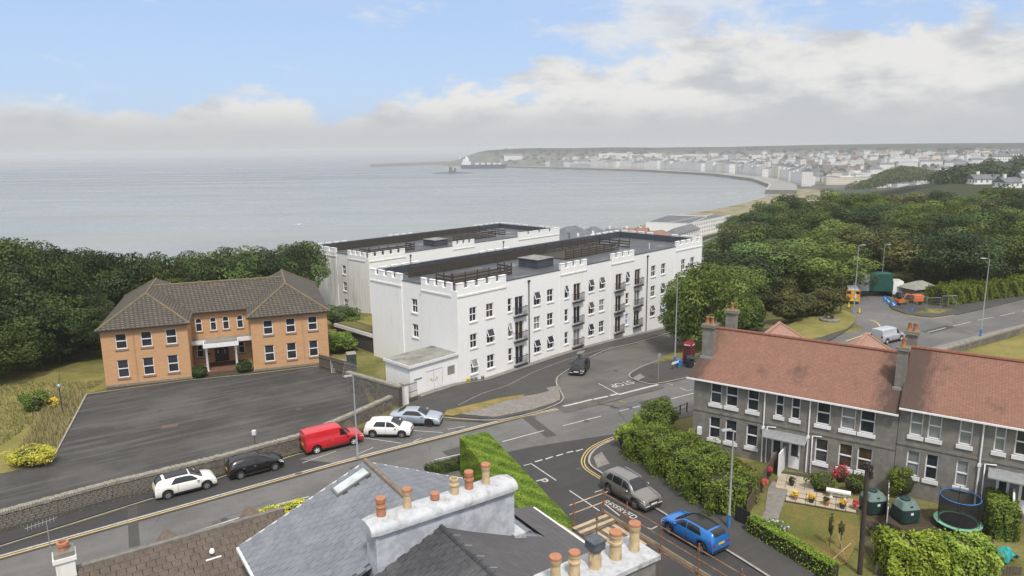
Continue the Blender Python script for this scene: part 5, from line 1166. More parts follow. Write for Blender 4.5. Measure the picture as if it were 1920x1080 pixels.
tufts('verge_grass', 'dry tufts of grass along the verge by the white block', quadpts((838, 775), (980, 742), (985, 747), (845, 782)), 1500, .08, .25, [m_straw, m_gr], 3)
tufts('garden_grass', 'unmown grass in the corner garden of the terrace', quadpts((1245, 815), (1300, 840), (1420, 900), (1330, 905)), 3500, .15, .45, [m_gr, m_straw, m_gr], 4)
tufts('wall_weeds', 'dry weeds at the foot of the stone wall', lambda r: G(*(lambda t: (0 + 560 * t, 999 - 149 * t))(r.random())) + Vector((r.gauss(0, .15), -abs(r.gauss(0, .2)), 0)), 1400, .06, .25, [m_straw, m_gr], 5)
tufts('triangle_grass', 'mown grass on the traffic triangle', quadpts((1455, 628), (1590, 586), (1602, 603), (1485, 643)), 2500, .05, .16, [m_gr, m_straw], 6)

q, r_ = G(470, 966, 1.1), G(572, 937, 1.1); hedge('verge_growth', 'strip of yellow-green growth on the road wall behind the brown roof', [W2(q), W2(r_)], .7, 1.1, .13, 260, m_yel, 31, 0, .14)
q, r_ = G(800, 880, .6), G(868, 862, .6); hedge('low_dark_hedge', 'low dark hedge at the foot of the conifer hedge by the road', [W2(q), W2(r_)], .8, .8, .13, 220, m_leaf_m, 32, 0, .1)
# ---------------------------------------------------------------- the bay: town, promenade, harbour
def land_hit(px_, py_, y0=350, y1=5200):
    q = sight(px_, py_); ys = np.geomspace(y0, y1, 260); xs = q.x / q.y * ys; zs = CAMH + q.z / q.y * ys; tz = np.maximum(TZ(xs, ys), SEA); i = np.argmax(zs <= tz)
    return None if zs[i] > tz[i] else (xs[i], ys[i], tz[i])
def facade(name, c, dark, px_w=3.2, px_h=3.1):
    m, h, b = base(name, .85, 0, .2); x, y, z = h.xyz(h.co()); s = x + y
    fx = (s * (1 / px_w))._m('FRACT'); fz = (z * (1 / px_h))._m('FRACT')
    msk = fx.step(.26, .30) * fx.step(.68, .64) * fz.step(.28, .32) * fz.step(.80, .76)
    col = h.mix(h.noise(h.co(), .12, 4).step(.4, .7) * .35, c, tuple(a * .72 for a in c))
    h.put(b.inputs['Base Color'], h.mix(msk * .8, col, dark)); return m
F = [facade('town_white_wall', (.84, .83, .80), (.10, .11, .12)), facade('town_cream_wall', (.76, .70, .57), (.10, .10, .10)), facade('town_grey_wall', (.36, .36, .36), (.08, .08, .09)), facade('town_pale_wall', (.80, .78, .75), (.12, .12, .13)), facade('town_brown_wall', (.28, .22, .18), (.07, .07, .07))]
RF = [pm('town_slate_roof', (.15, .155, .17), (.11, .115, .13), .2), pm('town_pale_roof', (.34, .34, .35), (.27, .27, .28), .2), pm('town_red_roof', (.26, .15, .11), (.20, .12, .09), .2)]
def town_mesh(L, D, H, fm, rm, gab):
    """block with parapet or pitched roof, sized in metres so that the window rhythm stays true"""
    mb = MB(); mb.box(-L / 2, -D / 2, -6, L / 2, D / 2, H)
    if gab:
        e = .4; mb.add([(-L / 2 - e, -D / 2 - e, H), (L / 2 + e, -D / 2 - e, H), (L / 2 + e, D / 2 + e, H), (-L / 2 - e, D / 2 + e, H), (-L / 2 - e, 0, H + D * .33), (L / 2 + e, 0, H + D * .33)], [(0, 1, 5, 4), (2, 3, 4, 5), (1, 2, 5), (3, 0, 4)], 1)
        mb.box(-L * .3, -.6, H + D * .15, -L * .3 + 1.3, .6, H + D * .33 + 1.6)
    else: mb.box(-L / 2 - .3, -D / 2 - .3, H + .003, L / 2 + .3, D / 2 + .3, H + .5, 1); mb.box(-L * .2, -D * .2, H + .503, L * .1, D * .2, H + 2.6, 0)
    return mb.mesh('town_building', [fm, rm])
def town(label, group, p, L, D, H, f_, r_, gab, bearing, name='town_building', cat='building'):
    key = ('tb', round(L), round(D), round(H), f_, r_, gab)
    o = put(name, cached(key, lambda: town_mesh(L, D, H, F[f_], RF[r_], gab)), None, p, RZ(bearing)); return tag(o, label, cat, group)
rt = random.Random(12)
# sea-front hotels along the promenade
def along_shore(i0, i1, step, off):
    out = []; path = [Vector(p) for p in SHORE[i0:i1 + 1]]; carry = 0
    for a, b_ in zip(path, path[1:]):
        L = (b_ - a).length; t = (b_ - a) / L; s = carry
        while s < L: q = a + t * s + Vector((t.y, -t.x)) * off; out.append((q, math.degrees(math.atan2(t.x, t.y)))); s += step
        carry = s - L
    return out
pr = MB(); path = along_shore(4, 11, 40, 0); n = len(path)
for sgn, (o0, z0), (o1, z1) in ((0, (10, SEA - 4), (10.5, -39.4)), (1, (10.5, -39.4), (14, -39.4)), (2, (14, -39.9), (52, -39.6))):
    for (q, az), (q2, az2) in zip(path, path[1:]):
        f_ = lambda q, az, o, z: (q.x + math.cos(R(az)) * o, q.y - math.sin(R(az)) * o, z)
        pr.poly([f_(q, az, o0, z0), f_(q2, az2, o0, z0), f_(q2, az2, o1, z1), f_(q, az, o1, z1)], sgn)
(q, az) = path[0]; f_ = lambda o, z: (q.x + math.cos(R(az)) * o, q.y - math.sin(R(az)) * o, z); pr.poly([f_(10, SEA - 4), f_(10.5, -39.4), f_(14, -39.4), f_(52, -39.6), f_(52, SEA - 4)], 0)
prom = pr.build('promenade', [pm('dark_sea_wall', (.16, .15, .135), (.10, .095, .085), .1, world=True), pm('promenade_paving', (.38, .36, .335), (.32, .30, .28), .05, world=True), pm('promenade_road', (.22, .215, .21), (.26, .25, .24), .04, world=True)]); kind(prom, 'structure')
k = 0
for q, az in along_shore(5, 9, 17, 66):
    k += 1
    if rt.random() < .06: continue
    H = rt.choice([16, 19, 22, 25]); town('tall pale hotel in the curving sea-front row along the promenade', 'sea-front hotels', (q.x, q.y, -41), rt.choice([16, 17, 20]), 16, H, rt.choice([0, 0, 1, 3, 3]), rt.choice([0, 0, 1]), True, az)
for q, az in along_shore(9, 10, 24, 66): town('tall pale hotel in the curving sea-front row along the promenade', 'sea-front hotels', (q.x, q.y, -41), 24, 15, rt.choice([13, 16, 18, 20]), rt.choice([0, 3, 2]), 0, True, az)
# individual landmarks: px centre, base y, width px, height px, roof kind
marks = [(1590, 346, 84, 14, 1, 1, False, 'long cream hall below the blue-roofed building on the promenade', 'hall'), (1606, 332, 44, 9, 0, 1, False, 'pale blue-roofed building behind the cream hall', 'building'), (1515, 347, 22, 20, 0, 0, True, 'white gabled theatre front on the promenade', 'theatre'),
         (1588, 322, 40, 11, 4, 0, False, 'brown brick block above the cream hall', 'building'), (1684, 308, 36, 13, 0, 1, False, 'white modern block on the hill behind the wooded knoll', 'building'), (1337, 320, 38, 18, 2, 0, False, 'grey apartment block where the promenade bends', 'building'), (1298, 320, 44, 16, 3, 1, False, 'white-banded apartment block beside the grey one on the promenade', 'building'),
         (1149, 297, 52, 9, 0, 1, False, 'long white terrace on the hill above the harbour', 'building'), (1226, 296, 42, 8, 3, 1, False, 'pale terrace on the hillside left of the bay head', 'building'), (1300, 297, 90, 7, 0, 0, False, 'very long white terrace high behind the promenade', 'building'), (963, 302, 34, 9, 0, 0, True, 'white hotel under the headland', 'hotel'),
         (1100, 316, 60, 9, 2, 1, False, 'low grey ferry terminal on the harbour front', 'building'), (1218, 316, 20, 18, 3, 0, True, 'square pale hotel at the end of the sea front', 'hotel'), (1083, 315, 8, 16, 0, 0, True, 'small white tower beside the ferry terminal', 'tower'),
         (1845, 345, 52, 11, 0, 0, True, 'white terrace with dark roof on the near slope of the town', 'house'), (1888, 352, 36, 12, 0, 0, True, 'white gabled house next to the near white terrace', 'house'), (1918, 345, 18, 14, 0, 0, True, 'white house cut by the picture edge', 'house'), (1812, 312, 7, 24, 0, 0, False, 'thin pale church tower rising over the town', 'tower'), (1537, 318, 5, 22, 0, 0, True, 'white church spire in the town centre', 'church'),
         (1730, 345, 40, 9, 3, 1, False, 'pale flat-roofed house at the foot of the wooded knoll', 'house'), (1655, 352, 36, 10, 0, 0, True, 'white house just above the wood', 'house'), (1690, 350, 30, 8, 3, 0, True, 'pale house between wood and knoll', 'house')]
for cx, by, wp, hp, f_, r_, gab, lb, ct in marks:
    hit = land_hit(cx, by)
    if hit: s = hit[1] / FPX; town(lb, None, hit, wp * s, max(8, min(22, wp * s * .5)), hp * s * .85, f_, r_, gab, 90 - math.degrees(math.atan2(hit[0], hit[1])) * -0 + rt.uniform(-12, 12), 'church' if ct == 'church' else 'town_building', ct)
# the town climbing the slope behind
cnt = 0
for row, y in enumerate((295, 298, 301, 304, 308, 312, 317, 322, 328, 334, 341)):
    x = 1000 + row * 42
    while x < 1950:
        x += rt.uniform(10, 25) + row * 1.2; yy = y + rt.uniform(-2, 2) - (x - 1400) * .0105
        if 1615 < x < 1785 and 306 < yy < 352 or rt.random() < .22: continue
        hit = land_hit(x, yy)
        if not hit or hit[0] < -60 or hit[1] < 950: continue
        sd = float(shore_dist(np.array([hit[0]]), np.array([hit[1]]))[0])
        if sd < 90: continue
        cnt += 1; town('small pale house among many on the slope of the far town', 'houses of the far town', hit, rt.choice([14, 18, 24, 34]), rt.choice([11, 13]), rt.choice([8, 9, 11, 14]), rt.choice([0, 0, 0, 3, 3, 1, 2, 4]), rt.choice([0, 0, 1, 2]), rt.random() < .75, rt.uniform(40, 140))
# wooded ground between the houses, and the knoll
def far_wood(name, label, pts, leaf, seed):
    r = np.random.RandomState(seed); P, N = [], []
    for x, y, z, rad, hh in pts:
        m = int(26 * rad); v = r.normal(size=(m, 3)); v[:, 2] = np.abs(v[:, 2]) - .15; v /= np.linalg.norm(v, axis=1, keepdims=True)
        P.append(np.array([x, y, z]) + v * np.array([rad, rad, hh]) * r.uniform(.8, 1.05, (m, 1))); N.append(v + r.normal(scale=.4, size=v.shape))
    o = put(name, leaf_mesh(name, np.vstack(P), np.vstack(N), leaf, [m_leaf_m if seed % 2 else m_leaf_d], seed)); kind(o, 'stuff'); o['label'] = label; o['category'] = 'trees'
pts = []
for i in range(560):
    hit = land_hit(rt.uniform(930, 1950), rt.choice([rt.uniform(280, 300), rt.uniform(290, 345)]))
    if hit and float(shore_dist(np.array([hit[0]]), np.array([hit[1]]))[0]) > 120: pts.append((hit[0], hit[1], hit[2], rt.uniform(5, 11), rt.uniform(6, 10)))
far_wood('town_woodland', 'dark trees scattered between the far houses', pts, 2.6, 2)
pts = []
for i in range(170):
    u_, v_ = rt.gauss(0, .36), rt.uniform(-.5, .5); c_ = AT(1690 + u_ * 100, 345, 760 + v_ * 160); zt = Tz(c_.x, c_.y); hgt = 28 * math.exp(-u_ * u_ * 3.2 - v_ * v_ * 3) + 4
    pts.append((c_.x, c_.y, max(zt, AT(1690, 352, c_.y).z - 4) + hgt * .6, rt.uniform(6, 9), rt.uniform(6, 8)))
far_wood('knoll_woodland', 'rounded green wooded knoll in front of the town', pts, 1.7, 3)
# breakwater, lighthouse, ship and the tower on its reef
A_, B_ = G(700, 313, SEA), G(868, 306, SEA); t = (B_ - A_).normalized(); nn = Vector((-t.y, t.x, 0))
bw = MB(); sec = [(-22, -3), (-10, 11), (10, 11), (22, -3)]; vs = [A_ + nn * o_ + Vector((0, 0, z)) for o_, z in sec] + [B_ + t * 260 + nn * o_ + Vector((0, 0, z)) for o_, z in sec]
bw.add(vs, [(0, 1, 5, 4), (1, 2, 6, 5), (2, 3, 7, 6), (3, 2, 1, 0)]); bw.add([A_ - t * 14 + Vector((0, 0, -3))] + vs[:4], [(0, 1, 2), (0, 2, 3), (0, 3, 4)])
tag(bw.build('breakwater', pm('breakwater_stone', (.13, .125, .115), (.09, .088, .08), .06, world=True)), 'long dark stone breakwater at the mouth of the harbour', 'breakwater')
lh_ = land_hit(862, 297) or (B_.x, B_.y, SEA + 11); lo = thing('lighthouse', 'small white lighthouse on the rocks below the headland', 'lighthouse', lh_)
MB().lathe([(4, -4), (3.0, 0), (2.4, 15), (3.0, 15.5), (3.0, 16.5)], 12).build('tower', m_paint, lo); MB().lathe([(1.8, 16.5), (1.8, 19), (2.2, 19.2), (.3, 21.5)], 10).build('lantern', m_black, lo)
sp = G(905, 316, SEA); ship = thing('cargo_ship', 'dark blue cargo ship with white superstructure moored at the pier', 'ship', sp, R(-4))
hl = MB(); prof = [(-72, 0), (-70, 5.5), (60, 6), (74, 0)]; top = [(-76, 0), (-74, 7), (62, 8), (86, 0)]
hull = [(a, b_, 0) for a, b_ in prof] + [(a, -b_, 0) for a, b_ in prof[::-1]]; hull2 = [(a, b_ * 1.2, 13) for a, b_ in top] + [(a, -b_ * 1.2, 13) for a, b_ in top[::-1]]
hl.add(hull + hull2, [tuple(range(8, 16))] + [(i, (i + 1) % 8, 8 + (i + 1) % 8, 8 + i) for i in range(8)]); hl.build('hull', pm('navy_hull', (.018, .03, .085), (.03, .04, .09), .1), ship)
for a, b_, c_, z0, z1 in ((-70, -40, 7, 13, 24), (-66, -46, 6, 24, 33), (-58, -50, 3, 33, 40)): MB().box(a, -c_, z0 + .01, b_, c_, z1).build('superstructure', m_upvc, ship)
for a in (-25, -5, 15, 35, 52): MB().box(a, -5, 13.01, a + 12, 5, 19).build('deck_cargo', m_paint, ship)
MB().tube([(66, 0, 13), (66, 0, 34)], .6, 6).build('mast', m_paint, ship)
tw = G(848, 325, SEA); tor = thing('refuge_tower', 'small dark castle-like tower on a low reef in the bay', 'tower', tw)
mb = MB(); rr = random.Random(2); ring = [(math.cos(i * .35) * 60 * rr.uniform(.7, 1.2), math.sin(i * .35) * 16 * rr.uniform(.7, 1.2)) for i in range(18)]
mb.add([(a, b_, -1) for a, b_ in ring] + [(a * .6, b_ * .6, 2.2 + rr.uniform(-.6, .8)) for a, b_ in ring], [(i, (i + 1) % 18, 18 + (i + 1) % 18, 18 + i) for i in range(18)] + [tuple(range(18, 36))]); m_reef = pm('wet_dark_rock', (.075, .072, .066), (.05, .05, .046), .2); mb.build('reef', m_reef, tor)
MB().box(-10, -6, 1.5, 11, 6, 7).build('curtain_wall', m_reef, tor); mb = MB().box(-8, -4, 7.01, 0, 4, 17)
for i in range(3): mb.box(-8 + i * 3, -4, 17.01, -6.5 + i * 3, 4, 18.5)
mb.build('keep', m_reef, tor); MB().lathe([(2.4, 7), (2.4, 13), (2.8, 13.2), (2.8, 14.5)], 10, (8, 0, 0)).build('turret', m_reef, tor)
# white buildings on the shore below the blocks
def shore_block(label, a, b_, zr_, depth, hgt, f_, name='shore_building', flat=True, rm=None):
    p, q = G(*a, zr_), G(*b_, zr_); L = (q - p).length; brg = math.degrees(math.atan2((q - p).x, (q - p).y)); t = thing(name, label, 'building', p, RZ(brg))
    MB().box(0, 0, -hgt, L, depth, 0).build('wall', m_white if (flat and depth > 30) else F[f_], t)
    if flat:
        MB().box(.4, .4, .003, L - .4, depth - .4, .3).build('roof', m_flat, t); mb = MB()
        for s in (0, depth - .4): mb.box(0, s, .003, L, s + .395, .9)
        mb.build('parapet', m_paint, t)
    else: m2 = MB(); hip(m2, -.4, L + .4, -.4, depth + .4, .003, depth * .36, 'x', (1, 1)); m2.build('roof', rm or RF[0], t)
    return t
shore_block('large white flat-roofed building on the shore beside the beach', (1211, 418), (1290, 421), -33, 62, 12, 0)
shore_block('white wing with dark windows behind the large flat-roofed shore building', (1292, 421), (1370, 405), -33.5, 16, 11, 0)
shore_block('dark mansard-roofed seaside building just behind the front block', (1062, 444), (1108, 437), -30, 14, 9, 3, 'seaside_house', False)
shore_block('white seaside house with several windows at the end of the rear block', (1036, 452), (1068, 455), -27, 14, 12, 0, 'seaside_house', False)
shore_block('grey-roofed low house on the shore track', (1110, 440), (1140, 436), -33, 12, 7, 3, 'seaside_house', False)
shore_block('brown-roofed cottage row below the front block', (1216, 446), (1262, 441), -29, 9, 6, 1, 'seaside_house', False, RF[2])
shore_block('small grey-roofed house beside the brown cottage row', (1270, 440), (1312, 428), -30, 9, 6, 3, 'seaside_house', False)
shore_block('pale low house with grey roof among the right-hand trees', (1340, 476), (1382, 462), -6, 9, 6, 3, 'seaside_house', False)
for i, (a, b_, wp_, dp) in enumerate(((1118, 446, 26, 9), (1150, 441, 28, 10), (1180, 436, 22, 9), (1146, 452, 30, 10), (1185, 449, 26, 9), (1205, 437, 20, 8), (1090, 451, 26, 9))):
    p = G(a, b_, -33 + 1.5 * (i % 3)); L_ = wp_ * p.y / FPX; town('low pale house with dark roof in the row along the beach', 'low shore houses', (p.x, p.y, p.z - 6), L_, dp, 6 + i % 2, (0, 3, 0, 1)[i % 4], (0, 0, 2)[i % 3], True, 96 + 9 * (i % 3), 'shore_house', 'house')
for i, (a, b_, wp_, hp_) in enumerate(((1660, 318, 30, 9), (1700, 316, 34, 10), (1745, 312, 36, 9), (1790, 316, 34, 11), (1830, 322, 40, 11), (1872, 326, 36, 12), (1905, 322, 36, 12), (1800, 338, 38, 10), (1768, 324, 30, 9), (1880, 308, 40, 9), (1835, 306, 36, 8), (1915, 336, 34, 11), (1640, 326, 26, 8), (1725, 304, 36, 8))):
    hit = land_hit(a, b_, 950)
    if hit: k_ = hit[1] / FPX; town('bright white terrace house among trees on the slope towards the picture edge', 'white terraces on the right slope', hit, wp_ * k_, 11, hp_ * k_, 0, (0, 1, 0)[i % 3], True, 80 + 13 * (i % 4))
gull = G(560, 420, SEA) ; gp = AT(560, 421, 110); g = MB(); g.add([(0, 0, 0), (-.28, .08, .10), (-.62, -.1, .02), (.28, .08, .10), (.62, -.1, .02), (0, -.3, 0), (0, .3, .03), (-.25, -.1, .08), (.25, -.1, .08)], [(6, 1, 7, 0), (1, 2, 7), (6, 0, 8, 3), (3, 8, 4), (0, 7, 5, 8)]); g.lathe([(.01, -.02), (.05, 0), (.05, .06), (.01, .08)], 6)
tag(g.build('gull', m_paint, None, gp, .5), 'lone white gull flying over the sea', 'gull')
# ---------------------------------------------------------------- vehicles
def curve(keys):
    ks = sorted(keys); xs = [k[0] for k in ks]; ys = [k[1] for k in ks]; n = len(xs)
    ms = []
    for i in range(n):
        if i == 0: m_ = (ys[1] - ys[0]) / (xs[1] - xs[0])
        elif i == n - 1: m_ = (ys[-1] - ys[-2]) / (xs[-1] - xs[-2])
        else:
            a, b_ = (ys[i] - ys[i - 1]) / (xs[i] - xs[i - 1]), (ys[i + 1] - ys[i]) / (xs[i + 1] - xs[i]); m_ = 0 if a * b_ <= 0 else 2 * a * b_ / (a + b_)
        ms.append(m_)
    def f(x):
        if x <= xs[0]: return ys[0]
        if x >= xs[-1]: return ys[-1]
        i = max(j for j in range(n - 1) if xs[j] <= x); h_ = xs[i + 1] - xs[i]; t = (x - xs[i]) / h_
        return (2 * t ** 3 - 3 * t ** 2 + 1) * ys[i] + (t ** 3 - 2 * t ** 2 + t) * h_ * ms[i] + (-2 * t ** 3 + 3 * t ** 2) * ys[i + 1] + (t ** 3 - t ** 2) * h_ * ms[i + 1]
    return f
class Car:
    """lofted body shell: x forward, sections from sill over shoulder and pillar to roof centre"""
    def __init__(s, L, W, top, belt, roofw, axles, rw, nose=.16, taper=.10, clear=.22):
        s.L, s.W, s.ax, s.rw, s.clear = L, W, axles, rw, clear; s.top = curve(top); s.belt = curve(belt); s.rwid = curve(roofw); s.nose, s.taper = nose, taper
    def hw(s, x):
        q = abs(2 * x / s.L); return s.W / 2 * (1 - s.taper * q ** 5 - .015 * q ** 2)
    def zb(s, x):
        z = s.clear
        for a in s.ax:
            d_ = abs(x - a); r = s.rw + .075
            if d_ < r: z = max(z, s.rw + math.sqrt(r * r - d_ * d_))
        return z
    def sec(s, x):
        w_ = s.hw(x); zb = s.zb(x); zt = s.top(x); ze = min(s.belt(x), zt - .02); wr_ = min(s.rwid(x), w_ * .97); zm = zb + (ze - zb) * .55
        return [(w_ * .90, zb), (w_ * .985, zb + min(.10, (ze - zb) * .2)), (w_, zm), (w_ * .985, ze - .05), (w_ * .955, ze), (w_ * .955 + (wr_ - w_ * .955) * .52, ze + (zt - ze) * .55), (wr_, zt - .055), (wr_ * .86, zt - .012), (wr_ * .45, zt + .012), (0, zt + .018)]
    def side(s, x, t):
        """point on the glasshouse side, t 0 at belt and 1 at roof edge"""
        p = s.sec(x); a, b_, c_ = Vector(p[4]), Vector(p[5]), Vector(p[6]); q = a.lerp(b_, t / .52) if t < .52 else b_.lerp(c_, (t - .52) / .48)
        return q
    def body(s):
        xs = sorted({-s.L / 2, -s.L / 2 + .05, -s.L / 2 + .16, s.L / 2 - .05, s.L / 2 - .16, s.L / 2, *[round(-s.L / 2 + s.L * i / 30, 3) for i in range(31)], *[round(a + (s.rw + .075) * math.cos(math.pi * k / 10), 3) for a in s.ax for k in range(11)]})
        mb = MB(); n = 10
        for x in xs:
            p = s.sec(x); mb.v += [(x, -y, z) for y, z in p] + [(x, y, z) for y, z in p[::-1][1:]]
        m_ = 19
        for i in range(len(xs) - 1):
            for j in range(m_ - 1): mb.f.append((i * m_ + j, (i + 1) * m_ + j, (i + 1) * m_ + j + 1, i * m_ + j + 1)); mb.m.append(0)
            mb.f.append((i * m_ + m_ - 1, (i + 1) * m_ + m_ - 1, (i + 1) * m_, i * m_)); mb.m.append(1)
        k = (len(xs) - 1) * m_; mb.f.append(tuple(range(m_))); mb.m.append(0); mb.f.append(tuple(range(k, k + m_))[::-1]); mb.m.append(0)
        return mb
def make_car(name, label, cat, pos, heading, c, paint, wins, screen, rear_, nplate=(1, 1), roof=None, rim=None, trim=.30, plate_f=None, plate_r=None, lamps=True, rails=False, z=None, hub='rim', sliding=None):
    """wins: (x0, x1) side glass spans; screen, rear_: x spans of front and back glass"""
    t = thing(name, label, cat, (pos[0], pos[1], (Tz(pos[0], pos[1]) if z is None else z) + .04), RZ(heading))
    c.body().build('body', [paint, m_dark], t, smooth=38)
    def patch(nm, us, vs, fn, mat):
        mb = MB(); a, b_ = len(us), len(vs); mb.v = [tuple(fn(u_, v_)) for u_ in us for v_ in vs]
        mb.f = [(i * b_ + j, (i + 1) * b_ + j, (i + 1) * b_ + j + 1, i * b_ + j + 1) for i in range(a - 1) for j in range(b_ - 1)]; mb.m = [0] * len(mb.f); return mb.build(nm, mat, t, smooth=179)
    lin = lambda a, b_, n: [a + (b_ - a) * i / (n - 1) for i in range(n)]
    for sx in (-1, 1):
        for i, (xa, xb, ka, kb) in enumerate(wins):
            def fn(u_, v_, sx=sx, xa=xa, xb=xb, ka=ka, kb=kb):
                tt = .10 + .80 * v_; x = xa + ka * v_ + (xb + kb * v_ - xa - ka * v_) * u_; p = c.side(x, tt); return (x, sx * (p[0] + .012), p[1] + .004)
            patch('side_window', lin(0, 1, 6), lin(0, 1, 4), fn, m_cglass)
    def scr(x0, x1, up):
        def fn(u_, v_):
            x = x0 + (x1 - x0) * u_; p = c.sec(x); y = (p[6][0] - .05) * v_; yy = abs(y); a = [p[9], p[8], p[7], p[6]]; z_ = p[9][1]
            for q, r_ in zip(a, a[1:]):
                if q[0] <= yy <= r_[0] + 1e-6: z_ = q[1] + (r_[1] - q[1]) * (yy - q[0]) / max(1e-6, r_[0] - q[0])
            d_ = (c.top(x + .02) - c.top(x - .02)) / .04; k = 1 / math.sqrt(1 + d_ * d_); return (x - d_ * k * .02, y, z_ + k * .02)
        return fn
    if screen: patch('windscreen', lin(0, 1, 8), lin(-1, 1, 9), scr(*screen, 1), m_cglass)
    if rear_: patch('rear_window', lin(0, 1, 9), lin(-.94, .94, 9), scr(*rear_, 1), m_cglass)
    if roof: patch('roof_panel', lin(0, 1, 16), lin(-1, 1, 9), scr(*roof[0], 1), roof[1])
    for a in c.ax:
        for sx in (-1, 1):
            def wh():
                r = c.rw; mb = MB(); pr_ = [(r * .62, -.10), (r * .94, -.11), (r, -.07), (r, .07), (r * .94, .11), (r * .62, .10)]; n = 20
                mb.v = [(q * math.cos(2 * math.pi * j / n), z_, q * math.sin(2 * math.pi * j / n)) for q, z_ in pr_ for j in range(n)]; mb.f = [(i * n + j, i * n + (j + 1) % n, (i + 1) * n + (j + 1) % n, (i + 1) * n + j) for i in range(5) for j in range(n)]; mb.m = [0] * len(mb.f); return mb.mesh('tyre', m_dark)
            def rm():
                r = c.rw * .64; mb = MB(); mb.disc((0, .03, 0), (0, 1, 0), r, 20, 1)
                for j in range(5 if hub == 'rim' else 7):
                    th = 2 * math.pi * j / (5 if hub == 'rim' else 7); d_ = Vector((math.cos(th), 0, math.sin(th))); mb.beam(d_ * .02 + Vector((0, .065, 0)), d_ * r * .97 + Vector((0, .075, 0)), .07, .03, 0, (0, 1, 0))
                n = 20
                for j in range(n):
                    a0, a1 = 2 * math.pi * j / n, 2 * math.pi * (j + 1) / n; mb.poly([(math.cos(a0) * r * .88, .085, math.sin(a0) * r * .88), (math.cos(a1) * r * .88, .085, math.sin(a1) * r * .88), (math.cos(a1) * r, .095, math.sin(a1) * r), (math.cos(a0) * r, .095, math.sin(a0) * r)])
                mb.disc((0, .09, 0), (0, 1, 0), .06, 10, 0); return mb.mesh('rim', [rim or m_chrome, m_dark])
            w_ = put('wheel', cached(('tyre', c.rw), wh), t, (a, sx * (c.hw(a) - .115), c.rw), 0 if sx > 0 else math.pi); put('rim', cached(('rim', c.rw, (rim or m_chrome).name, hub), rm), w_)
    L = c.L; fz = c.belt(L / 2 - .3); yw = c.hw(L / 2 - .12)
    if lamps:
        for sx in (-1, 1):
            def hfn(u_, v_, sx=sx):
                x = L / 2 - .04 - .34 * u_; p = c.sec(x); k = .50 + .30 * v_; q = Vector(p[2]).lerp(Vector(p[4]), .35 + .62 * v_); return (x + .014 * (1 - u_), sx * (q[0] + .01), q[1] + .006)
            def yfn(u_, v_, sx=sx):
                y = c.hw(L / 2) * (.95 - .45 * u_); p = c.sec(L / 2); return (L / 2 + .012 - .05 * v_, sx * y, p[2][1] + (p[4][1] - p[2][1]) * (.2 + 1.25 * v_))
            patch('headlight', lin(0, 1, 4), lin(0, 1, 3), hfn, m_lens); patch('headlight_front', lin(0, 1, 3), lin(0, 1, 2), yfn, m_lens)
            def tfn(u_, v_, sx=sx):
                x = -L / 2 + .03 + .26 * u_; p = c.sec(x); q = Vector(p[2]).lerp(Vector(p[4]), .5 + .5 * v_); return (x, sx * (q[0] + .010), q[1])
            def bfn(u_, v_, sx=sx):
                y = c.hw(-L / 2) * (.95 - .28 * u_); p = c.sec(-L / 2); return (-L / 2 - .012, sx * y, p[2][1] + (p[4][1] - p[2][1]) * (.42 + .6 * v_))
            patch('tail_light', lin(0, 1, 4), lin(0, 1, 3), tfn, m_tail); patch('tail_light_rear', lin(0, 1, 3), lin(0, 1, 2), bfn, m_tail)
    pz = c.clear + .26
    if plate_f: MB().box(L / 2 + .012, -.26, pz, L / 2 + .03, .26, pz + .12).build('front_plate', plate_f, t)
    if plate_r: MB().box(-L / 2 - .03, -.26, pz + .22, -L / 2 - .012, .26, pz + .34).build('rear_plate', plate_r, t)
    MB().box(L / 2 + .004, -c.hw(L / 2) * .55, pz + .14, L / 2 + .018, c.hw(L / 2) * .55, pz + .26).build('grille', m_dark, t)
    mb = MB()
    for sgn in (-1, 1): mb = MB(); x = sgn * (L / 2 + .006); mb.box(min(x, x - sgn * .012), -c.hw(L / 2) * .9, c.clear + .02, max(x, x - sgn * .012) , c.hw(L / 2) * .9, c.clear + .17); mb.build('bumper_trim', m_dark, t)
    for sx in (-1, 1):
        xm = (screen[0] if screen[0] > screen[1] else screen[1]) - .35; p = c.sec(xm); o = MB().lathe([(.02, -.10), (.075, -.08), (.085, .02), (.05, .08), (.01, .1)], 8).build('door_mirror', paint, t, (xm, sx * (p[4][0] + .13), p[4][1] + .08), smooth=60); o.rotation_euler = (0, R(90), 0); o.scale = (.8, 1.2, 1)
        MB().box(-L * .30 + .28, sx * c.hw(0) * 1.0 - .008, c.clear + .02, L * .30 - .3, sx * c.hw(0) * 1.0 + .008, c.clear + .13).build('sill_trim', m_dark, t)
        for hx in ([-.15, -.95] if len(wins) > 1 else [-.25]): MB().box(hx - .08, sx * (c.hw(hx) * .992) - .012, c.belt(hx) - .16, hx + .08, sx * (c.hw(hx) * .992) + .018, c.belt(hx) - .125).build('door_handle', m_chrome if paint not in (m_cwhite, m_cream) else paint, t)
        for gx in ((1.0, -.08, -1.0) if len(wins) > 1 else (.98, -.55)):
            pz_ = [(gx, sx * (y + .004), z) for y, z in c.sec(gx)[1:5]]; pz_[0] = (gx, pz_[0][1], max(pz_[0][2], c.clear + .16)); MB().tube(pz_, .009, 5).build('door_seam', m_dark, t)
        if rails: MB().tube([(-1.2, sx * .55, c.top(-1.2) + .02), (-1.1, sx * .56, c.top(-1.1) + .09), (.35, sx * .56, c.top(.35) + .08), (.5, sx * .55, c.top(.5) + .01)], .022, 6).build('roof_rail', m_chrome, t)
    return t
